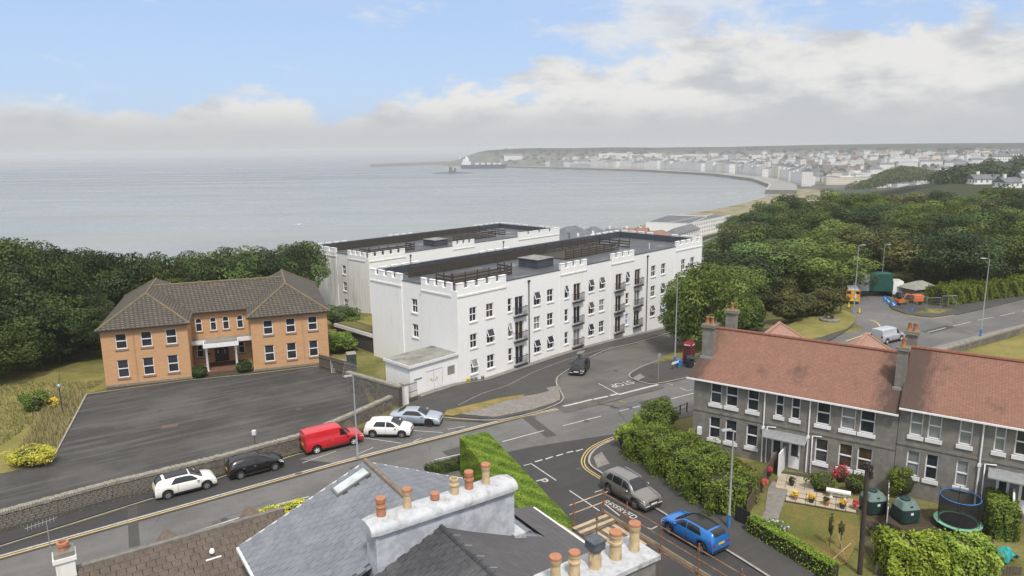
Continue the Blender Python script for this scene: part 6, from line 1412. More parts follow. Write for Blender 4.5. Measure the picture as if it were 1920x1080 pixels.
# body shapes: x runs from tail (-) to nose (+)
def hatch(L=4.0, H=1.46, W=1.74, rw=.31): h2 = L / 2; return Car(L, W, [(-h2, .78), (-h2 + .06, .98), (-h2 + .28, 1.30), (-h2 + .62, H - .05), (-.45, H), (.15, H - .02), (.55, H - .16), (1.15, 1.00), (1.5, .93), (h2 - .2, .80), (h2, .60)], [(-h2, .72), (-h2 + .15, .92), (-.8, .93), (.9, .90), (1.3, .86), (h2 - .15, .72), (h2, .52)], [(-h2, .55), (-h2 + .5, .56), (-.4, .60), (.5, .60), (1.2, .66), (h2, .62)], (-1.22 * L / 4, 1.30 * L / 4), rw)
def coupe(): return Car(4.63, 1.85, [(-2.31, .72), (-2.25, .92), (-1.9, 1.0), (-1.5, 1.10), (-.85, 1.33), (-.2, 1.37), (.25, 1.34), (.75, 1.16), (1.15, .98), (1.6, .90), (2.15, .76), (2.31, .55)], [(-2.31, .68), (-2.1, .90), (-1.2, .93), (.8, .90), (1.3, .86), (2.2, .68), (2.31, .5)], [(-2.31, .6), (-1.7, .62), (-.8, .56), (.2, .58), (1.2, .70), (2.31, .66)], (-1.38, 1.37), .335, clear=.18)
def suv(L=4.52, H=1.66, W=1.82): h2 = L / 2; return Car(L, W, [(-h2, .90), (-h2 + .05, 1.15), (-h2 + .25, 1.45), (-h2 + .6, H - .06), (-.5, H), (.15, H - .02), (.5, H - .14), (1.08, 1.12), (1.6, 1.05), (h2 - .15, .92), (h2, .68)], [(-h2, .82), (-h2 + .12, 1.05), (-.8, 1.04), (.9, 1.02), (1.3, .98), (h2 - .12, .84), (h2, .6)], [(-h2, .58), (-h2 + .5, .60), (-.4, .64), (.5, .64), (1.2, .70), (h2, .66)], (-1.30, 1.32), .36, clear=.26)
def van(L=4.42, H=1.84, W=1.83): h2 = L / 2; return Car(L, W, [(-h2, 1.60), (-h2 + .03, 1.74), (-h2 + .14, H - .02), (-.6, H), (.35, H - .01), (.62, H - .10), (1.30, 1.13), (1.7, 1.03), (h2 - .12, .92), (h2, .68)], [(-h2, 1.06), (-.5, 1.06), (1.1, 1.02), (1.4, .96), (h2 - .12, .82), (h2, .58)], [(-h2, .72), (-1, .74), (.4, .72), (1.3, .72), (h2, .70)], (-h2 + .86, h2 - .88), .33, taper=.045, clear=.24)
SH3 = [(-1.05, .92, .32, -.52)]; SH5 = [(-1.15, -.12, .25, .0), (-.04, .98, .0, -.50)]
def mid(a, b_): p, q = GT(*a), GT(*b_); return (p + q) / 2
def off(p, brg, d_): return p + azv(brg) * d_
RD = AZR
make_car('white_hatchback', 'creamy white three-door hatchback with black roof, last in the kerb row', 'car', off(mid((316, 939), (386, 916)), RD - 90, .75), RD, hatch(4.06, 1.44, 1.72), m_cream, [(-1.0, .95, .35, -.52)], (1.12, .32), (-1.93, -1.48), roof=((-1.3, .22), m_cblack), plate_r=m_ply, hub='alloy')
make_car('black_hatchback', 'black five-door hatchback parked behind the red van', 'car', off(mid((452, 899), (514, 883)), RD - 90, .75), RD, hatch(4.0, 1.46, 1.74), m_cblack, SH5, (1.12, .32), (-1.92, -1.48), plate_r=m_ply, hub='alloy')
make_car('red_van', 'bright red delivery van parked by the stone wall', 'van', off(mid((594, 855), (664, 831)), RD - 90, .75), RD + 1, van(4.82, 1.84), m_red, [(.42, 1.18, .0, -.42)], (1.36, .62), None, plate_r=m_ply, rim=m_paint)
make_car('white_hatchback', 'white five-door hatchback between red van and silver coupe', 'car', off(mid((698, 823), (750, 820)), 10, .75), 94, hatch(3.96, 1.46, 1.74), m_cwhite, SH5, (1.12, .32), (-1.92, -1.48), plate_f=m_plw)
make_car('silver_coupe', 'silver-blue two-door coupe next to the stone gate pillar', 'car', off(mid((742, 797), (806, 803)), 14, .9), 98, coupe(), m_silver, [(-1.05, .95, .35, -.50)], (1.12, .30), (-1.55, -.95), rim=m_black, plate_f=m_plw)
make_car('black_hatchback', 'black car facing the camera on the side road', 'car', off(mid((1062, 706), (1085, 704)), 30, 1.9), 197, hatch(4.06, 1.44, 1.74), m_cblack, SH3, (1.12, .32), (-1.93, -1.48), plate_f=m_plw, rim=m_black)
make_car('grey_offroader', 'brown-grey sports utility car beside the garden hedge', 'car', off(mid((1143, 926), (1187, 957)), 56, .85), 146, suv(), m_suv, [(-1.62, -1.02, .2, 0), (-.95, -.05, 0, .0), (.02, 1.0, .0, -.50)], (1.06, .36), (-2.16, -1.82), plate_f=m_plw, rails=True)
make_car('blue_crossover', 'bright blue crossover with black roof on the side street', 'car', off(mid((1258, 1003), (1310, 1040)), 56, .85), 326, suv(4.12, 1.56, 1.78), m_cblue, [(-1.2, -.1, .25, 0), (-.03, 1.0, 0, -.5)], (1.06, .36), (-1.98, -1.6), roof=((-1.45, .28), m_cblack), plate_r=m_ply)
make_car('silver_van', 'silver panel van seen above the terrace roof', 'van', G(1664, 640) + Vector((0, 0, 0)), RD + 4, van(4.6, 1.84), m_vsilver, [(.42, 1.15, .0, -.42)], (1.36, .62), None, plate_r=m_ply, rim=m_paint)
make_car('white_van', 'white van nose-out beside the green lorry', 'van', G(1672, 553), 150, van(4.9, 1.95), m_cwhite, [(.42, 1.15, .0, -.42)], (1.36, .62), None, plate_f=m_plw, rim=m_paint)
# highways van with chevrons
hv = make_car('highways_van', 'works van with orange and yellow chevron back doors', 'van', G(1598, 568) + Vector((.6, 1.8, 0)), 20, van(5.6, 2.35, 2.0), m_vsilver, [(.6, 1.5, .0, -.42)], (1.8, 1.0), None, rim=m_paint)
m_chev_y = pm('fluorescent_yellow', (.80, .55, .06), None, 4, rough=.5)
bd = MB().box(-2.86, -.93, .5, -2.815, .93, 2.2).build('chevron_door', m_chev_y, hv)
for k in range(6):
    for sx in (-1, 1):
        z0 = .35 + k * .34; pts = [(sx * .03, z0 + .55), (sx * .92, z0 - .05), (sx * .92, z0 + .12), (sx * .03, z0 + .72)]; pts = [(y, min(2.18, max(.52, z))) for y, z in pts]
        MB().poly([(-2.866, y, z) for y, z in pts]).build('chevron_stripe', m_orange, bd)
for sx in (-1, 1): MB().box(-2.88, sx * .6 - .28, 1.55, -2.87, sx * .6 + .28, 2.0).build('rear_window', m_cglass, bd)
# box lorry
p = G(1630, 558); lr = thing('box_lorry', 'box lorry with grey back and dark green side at the roadworks', 'lorry', (p.x + 1.5, p.y + 1.5, Tz(p.x, p.y)), RZ(100))
MB().box(-3.6, -1.2, .95, 2.2, 1.2, 3.7).build('box_body', pm('green_curtain_side', (.012, .085, .065), (.01, .06, .048), 2), lr); MB().box(-3.66, -1.22, .9, -3.603, 1.22, 3.72).build('rear_shutter', m_galv, lr); MB().box(-3.64, -1.24, .93, -1.2, -1.203, 3.7).build('grey_side_panel', m_galv, lr)
MB().add([(2.35, -1.1, .5), (4.2, -1.1, .5), (4.2, 1.1, .5), (2.35, 1.1, .5), (2.35, -1.1, 2.6), (3.8, -1.05, 2.6), (3.8, 1.05, 2.6), (2.35, 1.1, 2.6), (4.2, -1.1, 1.5), (4.2, 1.1, 1.5)], [(0, 1, 8, 5, 4), (3, 7, 6, 9, 2), (4, 5, 6, 7), (1, 2, 9, 8), (0, 4, 7, 3)]).build('cab', m_cwhite, lr); MB().poly([(4.19, -1, 1.55), (4.19, 1, 1.55), (3.84, .95, 2.5), (3.84, -.95, 2.5)]).build('windscreen', m_cglass, lr)
MB().box(-3.5, -.5, .6, 4, .5, .9).build('chassis', m_dark, lr)
for x in (-2.2, 3.2):
    for sx in (-1, 1): put('wheel', cached(('lw',), lambda: MB().tube([(0, -.14, 0), (0, .14, 0)], .45, 16).mesh('wheel', m_dark)), lr, (x, sx * 1.02, .45))
# ---------------------------------------------------------------- walls
def stone_wall(label, path, h_, th, seed, n_obj=300, cop=True, sw=(.25, .55), sh=.15, hfun=None):
    """rubble wall: mortar core, coursed stones proud of it on the viewer's side, upright copings"""
    r = random.Random(seed); o0 = path[0]; t = thing('stone_wall', label, 'wall', (o0.x, o0.y, 0)); core, cops, stones = MB(), MB(), []
    for a, b_ in zip(path, path[1:]):
        L = (b_ - a).length; e = (b_ - a).normalized(); n_ = Vector((e.y, -e.x, 0)); e.z = 0
        if n_.y > 0: n_ = -n_                                   # towards the camera
        za, zb_ = Tz(a.x, a.y), Tz(b_.x, b_.y); A_, B_ = a - o0, b_ - o0
        core.add([A_ + n_ * (th / 2 - .03) + Vector((0, 0, za - .3)), B_ + n_ * (th / 2 - .03) + Vector((0, 0, zb_ - .3)), B_ - n_ * th / 2 + Vector((0, 0, zb_ - .3)), A_ - n_ * th / 2 + Vector((0, 0, za - .3)),
                  A_ + n_ * (th / 2 - .03) + Vector((0, 0, za + h_)), B_ + n_ * (th / 2 - .03) + Vector((0, 0, zb_ + h_)), B_ - n_ * th / 2 + Vector((0, 0, zb_ + h_)), A_ - n_ * th / 2 + Vector((0, 0, za + h_))], [(0, 1, 5, 4), (2, 3, 7, 6), (4, 5, 6, 7), (1, 2, 6, 5), (3, 0, 4, 7)])
        z = 0
        while z < h_ - .05:
            hh = sh * r.uniform(.6, 1.3); s = -r.uniform(0, .3)
            while s < L:
                w_ = r.uniform(*sw); m_ = min(s + w_, L); s0 = max(0, s)
                if m_ - s0 > .08: stones.append((A_ + e * ((s0 + m_) / 2) + n_ * (th / 2 - .02) + Vector((0, 0, za + (zb_ - za) * (s0 + m_) / 2 / L + z + hh / 2)), e, n_, m_ - s0 - .02, hh - .018, r.uniform(.04, .085)))
                s += w_
            z += hh
        if cop:
            s = 0
            while s < L:
                w_ = r.uniform(.10, .2); c = A_ + e * (s + w_ / 2); zz = za + (zb_ - za) * s / L + h_
                cops.beam(c - n_ * (th / 2 + .03) + Vector((0, 0, zz + .1)), c + n_ * (th / 2 + .06) + Vector((0, 0, zz + .1)), w_ - .015, r.uniform(.16, .26)); s += w_
    core.build('mortar_core', m_stone_d, t); rest = MB(); stones.sort(key=lambda q: (q[0] + o0).length)
    for k, (c, e, n_, w_, hh, d_) in enumerate(stones):
        if k < n_obj:
            me = cached(('st', k % 12), lambda: (lambda rr_: MB().add([(-.5 + rr_.uniform(0, .08), -.5, -.5 + rr_.uniform(0, .1)), (.5 - rr_.uniform(0, .08), -.5, -.5), (.5, .5, -.5), (-.5, .5, -.5), (-.5, -.5, .5 - rr_.uniform(0, .12)), (.5 - rr_.uniform(0, .1), -.5, .5), (.5, .5, .5), (-.5, .5, .5)], [(3, 2, 1, 0), (4, 5, 6, 7), (0, 1, 5, 4), (1, 2, 6, 5), (2, 3, 7, 6), (3, 0, 4, 7)]).mesh('stone', m_stone))(random.Random(k)))
            put('stone', me, t, c, math.atan2(e.y, e.x), sc=(w_, d_, hh))
        else: rest.beam(c - e * w_ / 2, c + e * w_ / 2, d_, hh)
    if rest.v: kind(rest.build('stonework', m_stone, t), 'stuff')
    if cop: kind(cops.build('coping_stones', m_cop, t), 'stuff')
    return t
stone_wall('long rubble stone wall between car park and parked cars', [p + V * .3 for p in px((-70, 1018), (0, 997), (110, 966), (213, 937), (330, 908), (423, 884), (563, 845), (650, 808), (735, 768))], 1.08, .42, 3)
stone_wall('low stone wall beside the main road at the right-hand field', px((1600, 716), (1755, 672), (1850, 643), (1940, 617)), .75, .4, 5, 60)
gw = [G(752, 762), G(752, 762) + azv(AZW - 96) * 7.6]
stone_wall('tall rubble wall running back beside the substation', [gw[0], gw[0].lerp(gw[1], .5), gw[1]], 1.85, .42, 6, 80, True, (.2, .45), .17)
q = gw[0] + azv(AZW) * .5; gp = thing('gate_pillar', 'pale rendered gate pillar at the end of the stone walls', 'pillar', (q.x, q.y, 0), RZ(AZW))
MB().box(-.22, -.3, -.3, .22, .3, 2.1).build('shaft', m_white_old, gp); MB().box(-.3, -.38, 2.103, .3, .38, 2.2).build('cap', m_cop, gp)
q = q + azv(AZW) * .95; gt = thing('metal_gate', 'black barred gate between pillar and substation', 'gate', (q.x, q.y, 0), RZ(AZW)); mb = MB()
for z in (.2, 1.1, 1.9): mb.beam((-.7, 0, z), (.55, 0, z), .04, .04)
mb.build('gate_rail', m_black, gt)
for k in range(10): MB().beam((-.65 + k * .13, 0, .15), (-.65 + k * .13, 0, 2.05), .022, .022).build('gate_bar', m_black, gt)
# timber fence, cabinet and toppled fencing by the car park corner
q = G(668, 712); fn = thing('board_fence', 'weathered board fence at the end of the car park', 'fence', (q.x, q.y, 0), RZ(AZW - 96))
for k in range(26): MB().box(k * .24, -.02, 0, k * .24 + .225, .02, 1.75 + .02 * math.sin(k * 2.3)).build('fence_board', m_timber, fn)
for z in (.4, 1.4): MB().box(0, .021, z, 6.3, .07, z + .09).build('fence_rail', m_timber, fn)
q = G(660, 694); cb = thing('green_cabinet', 'dark green utility cabinet beside the board fence', 'cabinet', (q.x, q.y, 0), RZ(AZB)); MB().box(-.5, -.4, 0, .5, .4, 1.9).build('cabinet_body', pm('dark_green_paint', (.045, .062, .052), (.035, .048, .04), 4), cb); MB().add([(-.55, -.45, 1.903), (.55, -.45, 1.903), (.55, .45, 1.903), (-.55, .45, 1.903), (-.5, -.4, 2.0), (.5, -.4, 2.0), (.5, .4, 2.05), (-.5, .4, 2.05)], [(0, 1, 5, 4), (1, 2, 6, 5), (2, 3, 7, 6), (3, 0, 4, 7), (4, 5, 6, 7)]).build('cabinet_lid', m_felt, cb)
for i, (a, rx_, rz_, lb) in enumerate((((640, 700), 62, 20, 'toppled wire fence panel lying against the cabinet'), ((655, 712), 75, -35, 'second toppled wire fence panel at the car park corner'))):
    q = G(*a); t = thing('fence_panel', lb, 'fence panel', (q.x, q.y, .25), R(rz_)); t.rotation_euler = (R(rx_ - 90), 0, R(rz_)); mb = MB()
    for k in range(14): mb.beam((-1 + k * .154, 0, 0), (-1 + k * .154, 0, 1.3), .015, .015)
    for k in range(7): mb.beam((-1, 0, k * .21), (1, 0, k * .21), .015, .015)
    mb.build('wire_mesh', m_galv, t); MB().tube([(-1.02, 0, -.1), (-1.02, 0, 1.4), (1.02, 0, 1.4), (1.02, 0, -.1), (-1.02, 0, -.1)], .025, 6).build('tube_frame', m_galv, t)

# ---------------------------------------------------------------- lamp posts, signs, kiosk
def lamp(label, base, top_px, arm, arm_len, blue=False, r_=.07):
    p = GT(*base); tp = AT(top_px[0], top_px[1], p.y); h_ = tp.z - p.z; t = thing('street_lamp', label, 'street lamp', p, R(arm))
    MB().lathe([(r_ * 1.5, -.2), (r_ * 1.5, 1.1), (r_ * 1.05, 1.2), (r_ * .6, h_)], 10).build('pole', m_lamp, t, smooth=40)
    if blue: MB().lathe([(r_ * 1.62, .05), (r_ * 1.62, 1.0)], 10).build('blue_band', m_blue, t)
    MB().tube([(0, 0, h_ - .05), (.12, 0, h_ + .06), (arm_len, 0, h_ + .1)], .035, 6).build('arm', m_lamp, t)
    MB().add([(arm_len - .1, -.10, h_ + .06), (arm_len + .55, -.15, h_ + .07), (arm_len + .55, .15, h_ + .07), (arm_len - .1, .10, h_ + .06), (arm_len - .1, -.07, h_ + .16), (arm_len + .5, -.11, h_ + .15), (arm_len + .5, .11, h_ + .15), (arm_len - .1, .07, h_ + .16)], [(3, 2, 1, 0), (4, 5, 6, 7), (0, 1, 5, 4), (1, 2, 6, 5), (2, 3, 7, 6), (3, 0, 4, 7)]).build('lantern', m_lamp, t)
lamp('tall lamp post rising behind the slate ridge, beside the red van', (671, 861), (667, 706), 200, .15)
lamp('lamp post beside the telephone kiosk', (1265, 684), (1271, 520), 10, .35, True)
lamp('lamp post in front of the works van', (1600, 586), (1607, 461), 10, .5)
lamp('slender lamp post behind the lorry at the wood edge', (1652, 540), (1658, 460), 8, .45)
lamp('lamp post with blue foot on the right-hand footpath', (1838, 632), (1849, 486), 175, .5, True)
lamp('lamp post with blue foot at the garden hedge end', (1366, 992), (1371, 808), 190, .25, True, .07)
def pole_sign(name, label, base, top_px, disc_r, mats, cat='sign'):
    p = GT(*base); tp = AT(top_px[0], top_px[1], p.y); h_ = tp.z - p.z; t = thing(name, label, cat, p, RZ(AZR) + R(15)); MB().tube([(0, 0, -.1), (0, 0, h_)], .035, 8).build('post', m_galv, t)
    if disc_r: mb = MB(); mb.tube([(0, -.06, h_), (0, -.045, h_)], disc_r, 20); mb.build('sign_disc', mats, t)
    return t, h_
t, h_ = pole_sign('round_sign', 'back of a round sign on a leaning pole at the junction', (1234, 716), (1240, 668), .36, m_galv); MB().box(-.10, -.075, h_ - .2, -.05, -.062, h_ + .2).box(.05, -.075, h_ - .2, .10, -.062, h_ + .2).build('mounting_channel', m_lamp, t)
pole_sign('round_sign', 'small round white sign on the pole at the works van', (1601, 588), (1602, 555), .32, m_plw)
q = GT(1264, 692); ns = thing('street_name_sign', 'white street name plate on two posts by the kiosk lamp', 'sign', (q.x, q.y - .4, Tz(q.x, q.y) + .12), RZ(AZR) + R(8))
MB().box(-.62, -.02, .62, .62, .02, .86).build('name_plate', m_plw, ns); [MB().box(x - .03, .021, 0, x + .03, .06, .8).build('post', m_black, ns) for x in (-.45, .45)]
q = GT(1286, 688); kx, ky, kz = q.x, q.y, Tz(q.x, q.y) + .13; kk_ = thing('telephone_kiosk', 'red telephone kiosk under the sycamore', 'telephone kiosk', (kx + .5, ky + .9, kz), RZ(AZR) + R(20))
m_kred = pm('kiosk_red_paint', (.24, .014, .024), (.19, .011, .02), 3, rough=.4); 
for sx in (-1, 1):
    for sy in (-1, 1): MB().box(sx * .44 - .06, sy * .44 - .06, 0, sx * .44 + .06, sy * .44 + .06, 2.1).build('corner_post', m_kred, kk_)
MB().box(-.5, -.5, -.1, .5, .5, .12).build('kiosk_base', m_black, kk_)
mb = MB(); mb.box(-.51, -.51, 2.103, .51, .51, 2.36); n = 8
mb.add([(math.cos(R(45 + 90 * i)) * .7, math.sin(R(45 + 90 * i)) * .7, 2.363) for i in range(4)] + [(math.cos(R(45 + 90 * i)) * .4, math.sin(R(45 + 90 * i)) * .4, 2.55) for i in range(4)], [(i, (i + 1) % 4, 4 + (i + 1) % 4, 4 + i) for i in range(4)] + [(4, 5, 6, 7)]); mb.build('kiosk_roof', m_kred, kk_)
for k in range(4):
    pn_ = MB().box(-.36, -.46, .35, .36, -.44, 2.05).build('kiosk_pane', m_glass, kk_); pn_.rotation_euler = (0, 0, R(90 * k)); br = MB()
    for z in (.35, .68, 1.0, 1.33, 1.66, 2.0): br.box(-.38, -.475, z, .38, -.462, z + .05)
    for x in (-.16, .16): br.box(x - .015, -.475, .35, x + .015, -.462, 2.05)
    b2 = br.build('glazing_bars', m_kred, pn_); sg = MB().box(-.34, -.522, 2.16, .34, -.513, 2.30).build('kiosk_sign', m_plw, kk_); sg.rotation_euler = (0, 0, R(90 * k))
    tx = lettering('sign_lettering', 'TELEPHONE', (0, -.526, 2.232), 90, .10, .8, sg, m_black); tx.rotation_euler = (R(90), 0, 0)
bn = thing('litter_bin', 'large dark grey litter bin in front of the kiosk', 'bin', (kx + .35, ky - .55, kz), RZ(AZR) + R(20)); m_bin = pm('dark_grey_plastic', (.045, .047, .05), (.035, .036, .04), 4, rough=.5)
MB().lathe([(.42, 0), (.46, .1), (.48, .75), (.5, .8)], 14).build('bin_body', m_bin, bn, smooth=50); MB().lathe([(.5, 1.05), (.5, 1.15), (.44, 1.28), (.05, 1.32)], 14).build('bin_hood', m_bin, bn, smooth=50); [MB().box(sx * .4 - .08, -.1, .78, sx * .4 + .08, .1, 1.08).build('hood_support', m_bin, bn) for sx in (-1, 1)]; MB().box(-.1, -.5, .35, .1, -.478, .55).build('emblem', m_plw, bn)
q = GT(1269, 689); bx_ = thing('blue_grit_box', 'bright blue plastic bin at the foot of the kiosk lamp', 'bin', (q.x + .25, q.y, Tz(q.x, q.y) + .13), .4); MB().add([(-.22, -.2, 0), (.22, -.2, 0), (.22, .2, 0), (-.22, .2, 0), (-.27, -.25, .68), (.27, -.25, .68), (.27, .25, .68), (-.27, .25, .68)], [(0, 1, 5, 4), (1, 2, 6, 5), (2, 3, 7, 6), (3, 0, 4, 7), (3, 2, 1, 0)]).build('bin_body', m_blue, bx_); MB().box(-.29, -.27, .683, .29, .27, .76).build('bin_lid', m_blue, bx_)
q = G(479, 842); sp_ = thing('marker_post', 'short pale post behind the stone wall beside the black hatchback', 'post', (q.x, q.y, 0)); MB().lathe([(.05, 0), (.05, 1.25)], 8).build('post', m_timber, sp_); MB().box(-.14, -.14, 1.253, .14, .14, 1.62).build('post_head', m_paint, sp_)
q = G(118, 778); bl = thing('garden_lamp', 'thin bent garden lamp with dead twigs on the grass bank', 'lamp', (q.x, q.y, 0)); MB().tube([(0, 0, -.1), (0, 0, 2.6)], .05, 8).build('post', pm('green_post_paint', (.05, .075, .055), None, 4), bl); MB().lathe([(.1, 2.6), (.19, 2.75), (.17, 2.95), (.05, 3.05)], 10).build('globe', m_galv, bl, smooth=60)
mb = MB(); mb.tube([(0, 0, 2.5), (-.35, 0, 2.9), (-.55, .1, 3.3)], [.04, .03, .01], 5).tube([(0, 0, 2.8), (.1, 0, 3.5), (.3, 0, 4.3)], [.05, .035, .01], 5).tube([(-.3, 0, 2.85), (-.6, 0, 2.7), (-.75, 0, 2.9)], [.03, .02, .01], 5).tube([(.1, 0, 3.4), (.4, .1, 3.5)], [.025, .01], 5); mb.build('dead_twigs', m_bark, bl)
# gas bottles or ledge of pots along the white wall
for i, s in enumerate((.6, 1.2, 1.75, 2.75)):
    q = P0 + azv(AZW) * s - azv(AZW - 90) * .7; t = thing('wall_pot', ('yellow', 'first grey', 'second grey', 'last grey')[i] + ' small pot standing along the foot of the white block', 'pot', (q.x, q.y, Tz(q.x, q.y) + .14), 0, 'small pots at the white wall'); MB().lathe([(.14, 0), (.18, .4), (.2, .42), (.2, .48), (.1, .48)], 10).build('pot', m_ply if i == 0 else m_galv, t, smooth=40)

# ---------------------------------------------------------------- scaffold along the right eave
sc_ = thing('scaffold', 'rusty tube scaffold with plank platform along the foreground eave', 'scaffold', FO, FRZ)
SX, SYs = (8.25, 10.2), (-6.55, -8.3, -10.6, -12.9, -15.2, -17.5)
for x in SX:
    for y in SYs:
        hz_ = 6.75 if x > 9 or y > -9 else 5.5
        MB().tube([(x, y, -.1), (x, y, hz_)], .03, 8).build('upright', m_rust, sc_)
        for z in (5.35, 5.95, 6.45):
            if z < hz_: put('coupler', cached(('cpl',), lambda: MB().box(-.055, -.055, -.05, .055, .055, .05).mesh('coupler', m_rust)), sc_, (x, y, z))
for z in (5.2, 5.95, 6.45): MB().tube([(10.24, -6.3, z), (10.24, -18, z)], .028, 8).build('ledger', m_rust, sc_)
for z in (5.95, 6.45): MB().tube([(8.0, -6.5, z), (10.5, -6.5, z)], .028, 8).build('guard_rail', m_pine, sc_); 
MB().tube([(8.2, -6.3, 5.2), (8.2, -18, 5.2)], .028, 8).build('ledger', m_rust, sc_)
for y in SYs: MB().tube([(7.9, y - .08, 5.14), (10.5, y - .08, 5.14)], .028, 8).build('transom', m_rust, sc_)
rs = random.Random(5)
for k in range(8): bo = MB().box(-.112, -1.5, -.02, .112, 1.5, .02).build('board', m_pine if k % 3 else m_timber, sc_, (8.35 + k * .235, -8.3 + rs.uniform(-.15, .1), 5.23)); bo.rotation_euler.z = rs.gauss(0, .004)
for k in range(4): bo = MB().box(-1.15, -.112, -.02, 1.15, .112, .02).build('board', m_timber if k % 2 else m_pine, sc_, (9.2, -6.75 - k * .24, 5.29)); bo.rotation_euler.z = rs.gauss(0, .015)
MB().box(10.30, -18, 5.25, 10.34, -6.3, 5.45).build('toe_board', m_pine, sc_)
MB().box(7.4, -8.6, 5.42, 7.65, -6.4, 5.46).build('loose_board', m_pine, sc_)

# ---------------------------------------------------------------- front gardens of the terrace
def GG(a, b_): return GT(a, b_)
sheet('front_lawn', [GG(*p) for p in ((1469, 944), (1606, 965), (1608, 1015), (1588, 1056), (1567, 1066), (1475, 1013), (1458, 985))], .05, m_dry_l if 'm_dry_l' in globals() else grassy('patchy_lawn', (.115, .130, .036), (.235, .165, .062), (.20, .155, .055), .28, 8), None, 1.5)
sheet('garden_path', [GG(*p) for p in ((1449, 902), (1480, 918), (1470, 941), (1456, 985), (1430, 1010), (1408, 1003), (1434, 960), (1440, 917))], .05, m_slabs, None, 1.5)
sheet('back_garden_soil', [GG(*p) for p in ((1612, 950), (1850, 960), (1870, 1050), (1640, 1060), (1612, 1015))], .03, m_earth, None, 2)
sheet('corner_garden', [GG(*p) for p in ((1240, 815), (1300, 828), (1470, 885), (1440, 917), (1400, 960), (1330, 930), (1215, 850))], .03, m_grass, None, 2)
patio = sheet('patio', [GG(*p) for p in ((1470, 941), (1609, 965), (1612, 948), (1550, 926), (1514, 890), (1468, 884), (1452, 905), (1484, 921))], .04, m_stone_d, None, 2)
A_ = GG(1472, 941); e1 = (GG(1609, 965) - A_); L1 = e1.length; e1.normalize(); e2 = Vector((-e1.y, e1.x, 0)); rs = random.Random(9); m_pat = pm('sandstone_slab', (.46, .39, .29), (.38, .32, .235), 2, c3=(.30, .27, .22), s3=.8, amt3=.5, world=True, bump=.2)
me_s = MB().box(-.29, -.29, 0, .29, .29, .05).mesh('slab', m_pat)
for i in range(int(L1 / .61)):
    for j in range(3 if i < 9 else 2):
        c = A_ + e1 * (.32 + i * .61) + e2 * (.32 + j * .61); put('slab', me_s, patio, (c.x, c.y, Tz(c.x, c.y) + .03 + rs.uniform(0, .012)), math.atan2(e1.y, e1.x) + rs.gauss(0, .01))
for i in range(4):
    for j in range(4): c = GG(1480, 918) + e1 * (i * .61 - .6) + e2 * (.1 + j * .61); put('slab', me_s, patio, (c.x, c.y, Tz(c.x, c.y) + .03 + rs.uniform(0, .012)), math.atan2(e1.y, e1.x) + rs.gauss(0, .02))
# picket fence and gate
a, b_ = GG(1399, 975), GG(1459, 872); L = (b_ - a).length; e = (b_ - a).normalized(); pf = thing('picket_fence', 'brown picket fence from the side gate up to the terrace door', 'fence', a, math.atan2(e.y, e.x)); n = int(L / .17)
me_p = MB().add([(-.055, -.015, 0), (.055, -.015, 0), (.055, .015, 0), (-.055, .015, 0), (-.055, -.015, 1.3), (.055, -.015, 1.3), (.055, .015, 1.3), (-.055, .015, 1.3), (0, -.015, 1.4), (0, .015, 1.4)], [(3, 2, 1, 0), (0, 1, 5, 8, 4), (2, 3, 7, 9, 6), (1, 2, 6, 5), (3, 0, 4, 7), (4, 8, 9, 7), (8, 5, 6, 9)]).mesh('picket', pm('brown_stained_timber', (.155, .105, .075), (.11, .078, .056), 4, bump=.2))
for k in range(n): c = a + e * (k * .17 + .08); put('picket', me_p, pf, (k * .17 + .08, 0, Tz(c.x, c.y) - a.z))
dz_ = (b_.z - a.z); [MB().beam((0, .03, z), (L, .03, z + dz_), .03, .08).build('fence_rail', m_timber, pf) for z in (.35, 1.05)]
q = GG(1391, 985); gg = thing('side_gate', 'dark slatted garden gate at the end of the hedge', 'gate', q, R(-52)); [MB().box(-.55 + k * .11, -.02, .05, -.55 + k * .11 + .09, .02, 1.15).build('slat', m_black, gg) for k in range(10)]; [MB().box(-.56, .021, z, .56, .05, z + .08).build('gate_rail', m_black, gg) for z in (.2, .95)]
# bench, pots
q = GG(1571, 936); be = thing('stone_bench', 'pale stone garden bench on two shaped legs', 'bench', q, math.atan2(e1.y, e1.x)); MB().box(-.75, -.22, .52, .75, .22, .62).build('seat', m_paint, be)
for x in (-.42, .42): MB().lathe([(.17, 0), (.15, .06), (.09, .15), (.08, .3), (.14, .45), (.18, .515)], 10, (x, 0, 0)).build('leg', m_paint, be, smooth=50)
MB().box(-.36, -.04, .2, .36, .04, .3).build('stretcher', m_paint, be)
for i, (a, b_, mt, lb) in enumerate(((1490, 938, m_flow_y, 'first patio pot from the garden path, yellow flowers'), (1521, 944, m_flow_y, 'second patio pot from the garden path, yellow flowers'), (1549, 949, m_leaf_d, 'third patio pot, dark plant'), (1579, 955, m_flow_y, 'fourth patio pot, yellow and orange flowers'), (1604, 957, m_flow_r, 'last patio pot by the pole, red flowers'), (1484, 912, m_leaf_d, 'brown pot with dark plant on the upper paving'), (1432, 927, m_flow_r, 'red flower pot on the picket fence, lower'), (1441, 904, m_flow_r, 'red flower pot on the picket fence, upper'))):
    q = GG(a, b_); t = thing('flower_pot', lb, 'flower pot', (q.x, q.y, q.z + (.06 if i < 6 else .5)), 0, 'garden flower pots'); MB().lathe([(.13, 0), (.19, .28), (.21, .29), (.21, .34), (.15, .34)], 12).build('pot', m_bin if i % 2 else m_terra, t, smooth=40); P_, N_ = crown_points(400 + i, 9, 40, .25, .2); put('plant', leaf_mesh('plant', P_, N_, .09, [mt], i), t, (0, 0, .45))
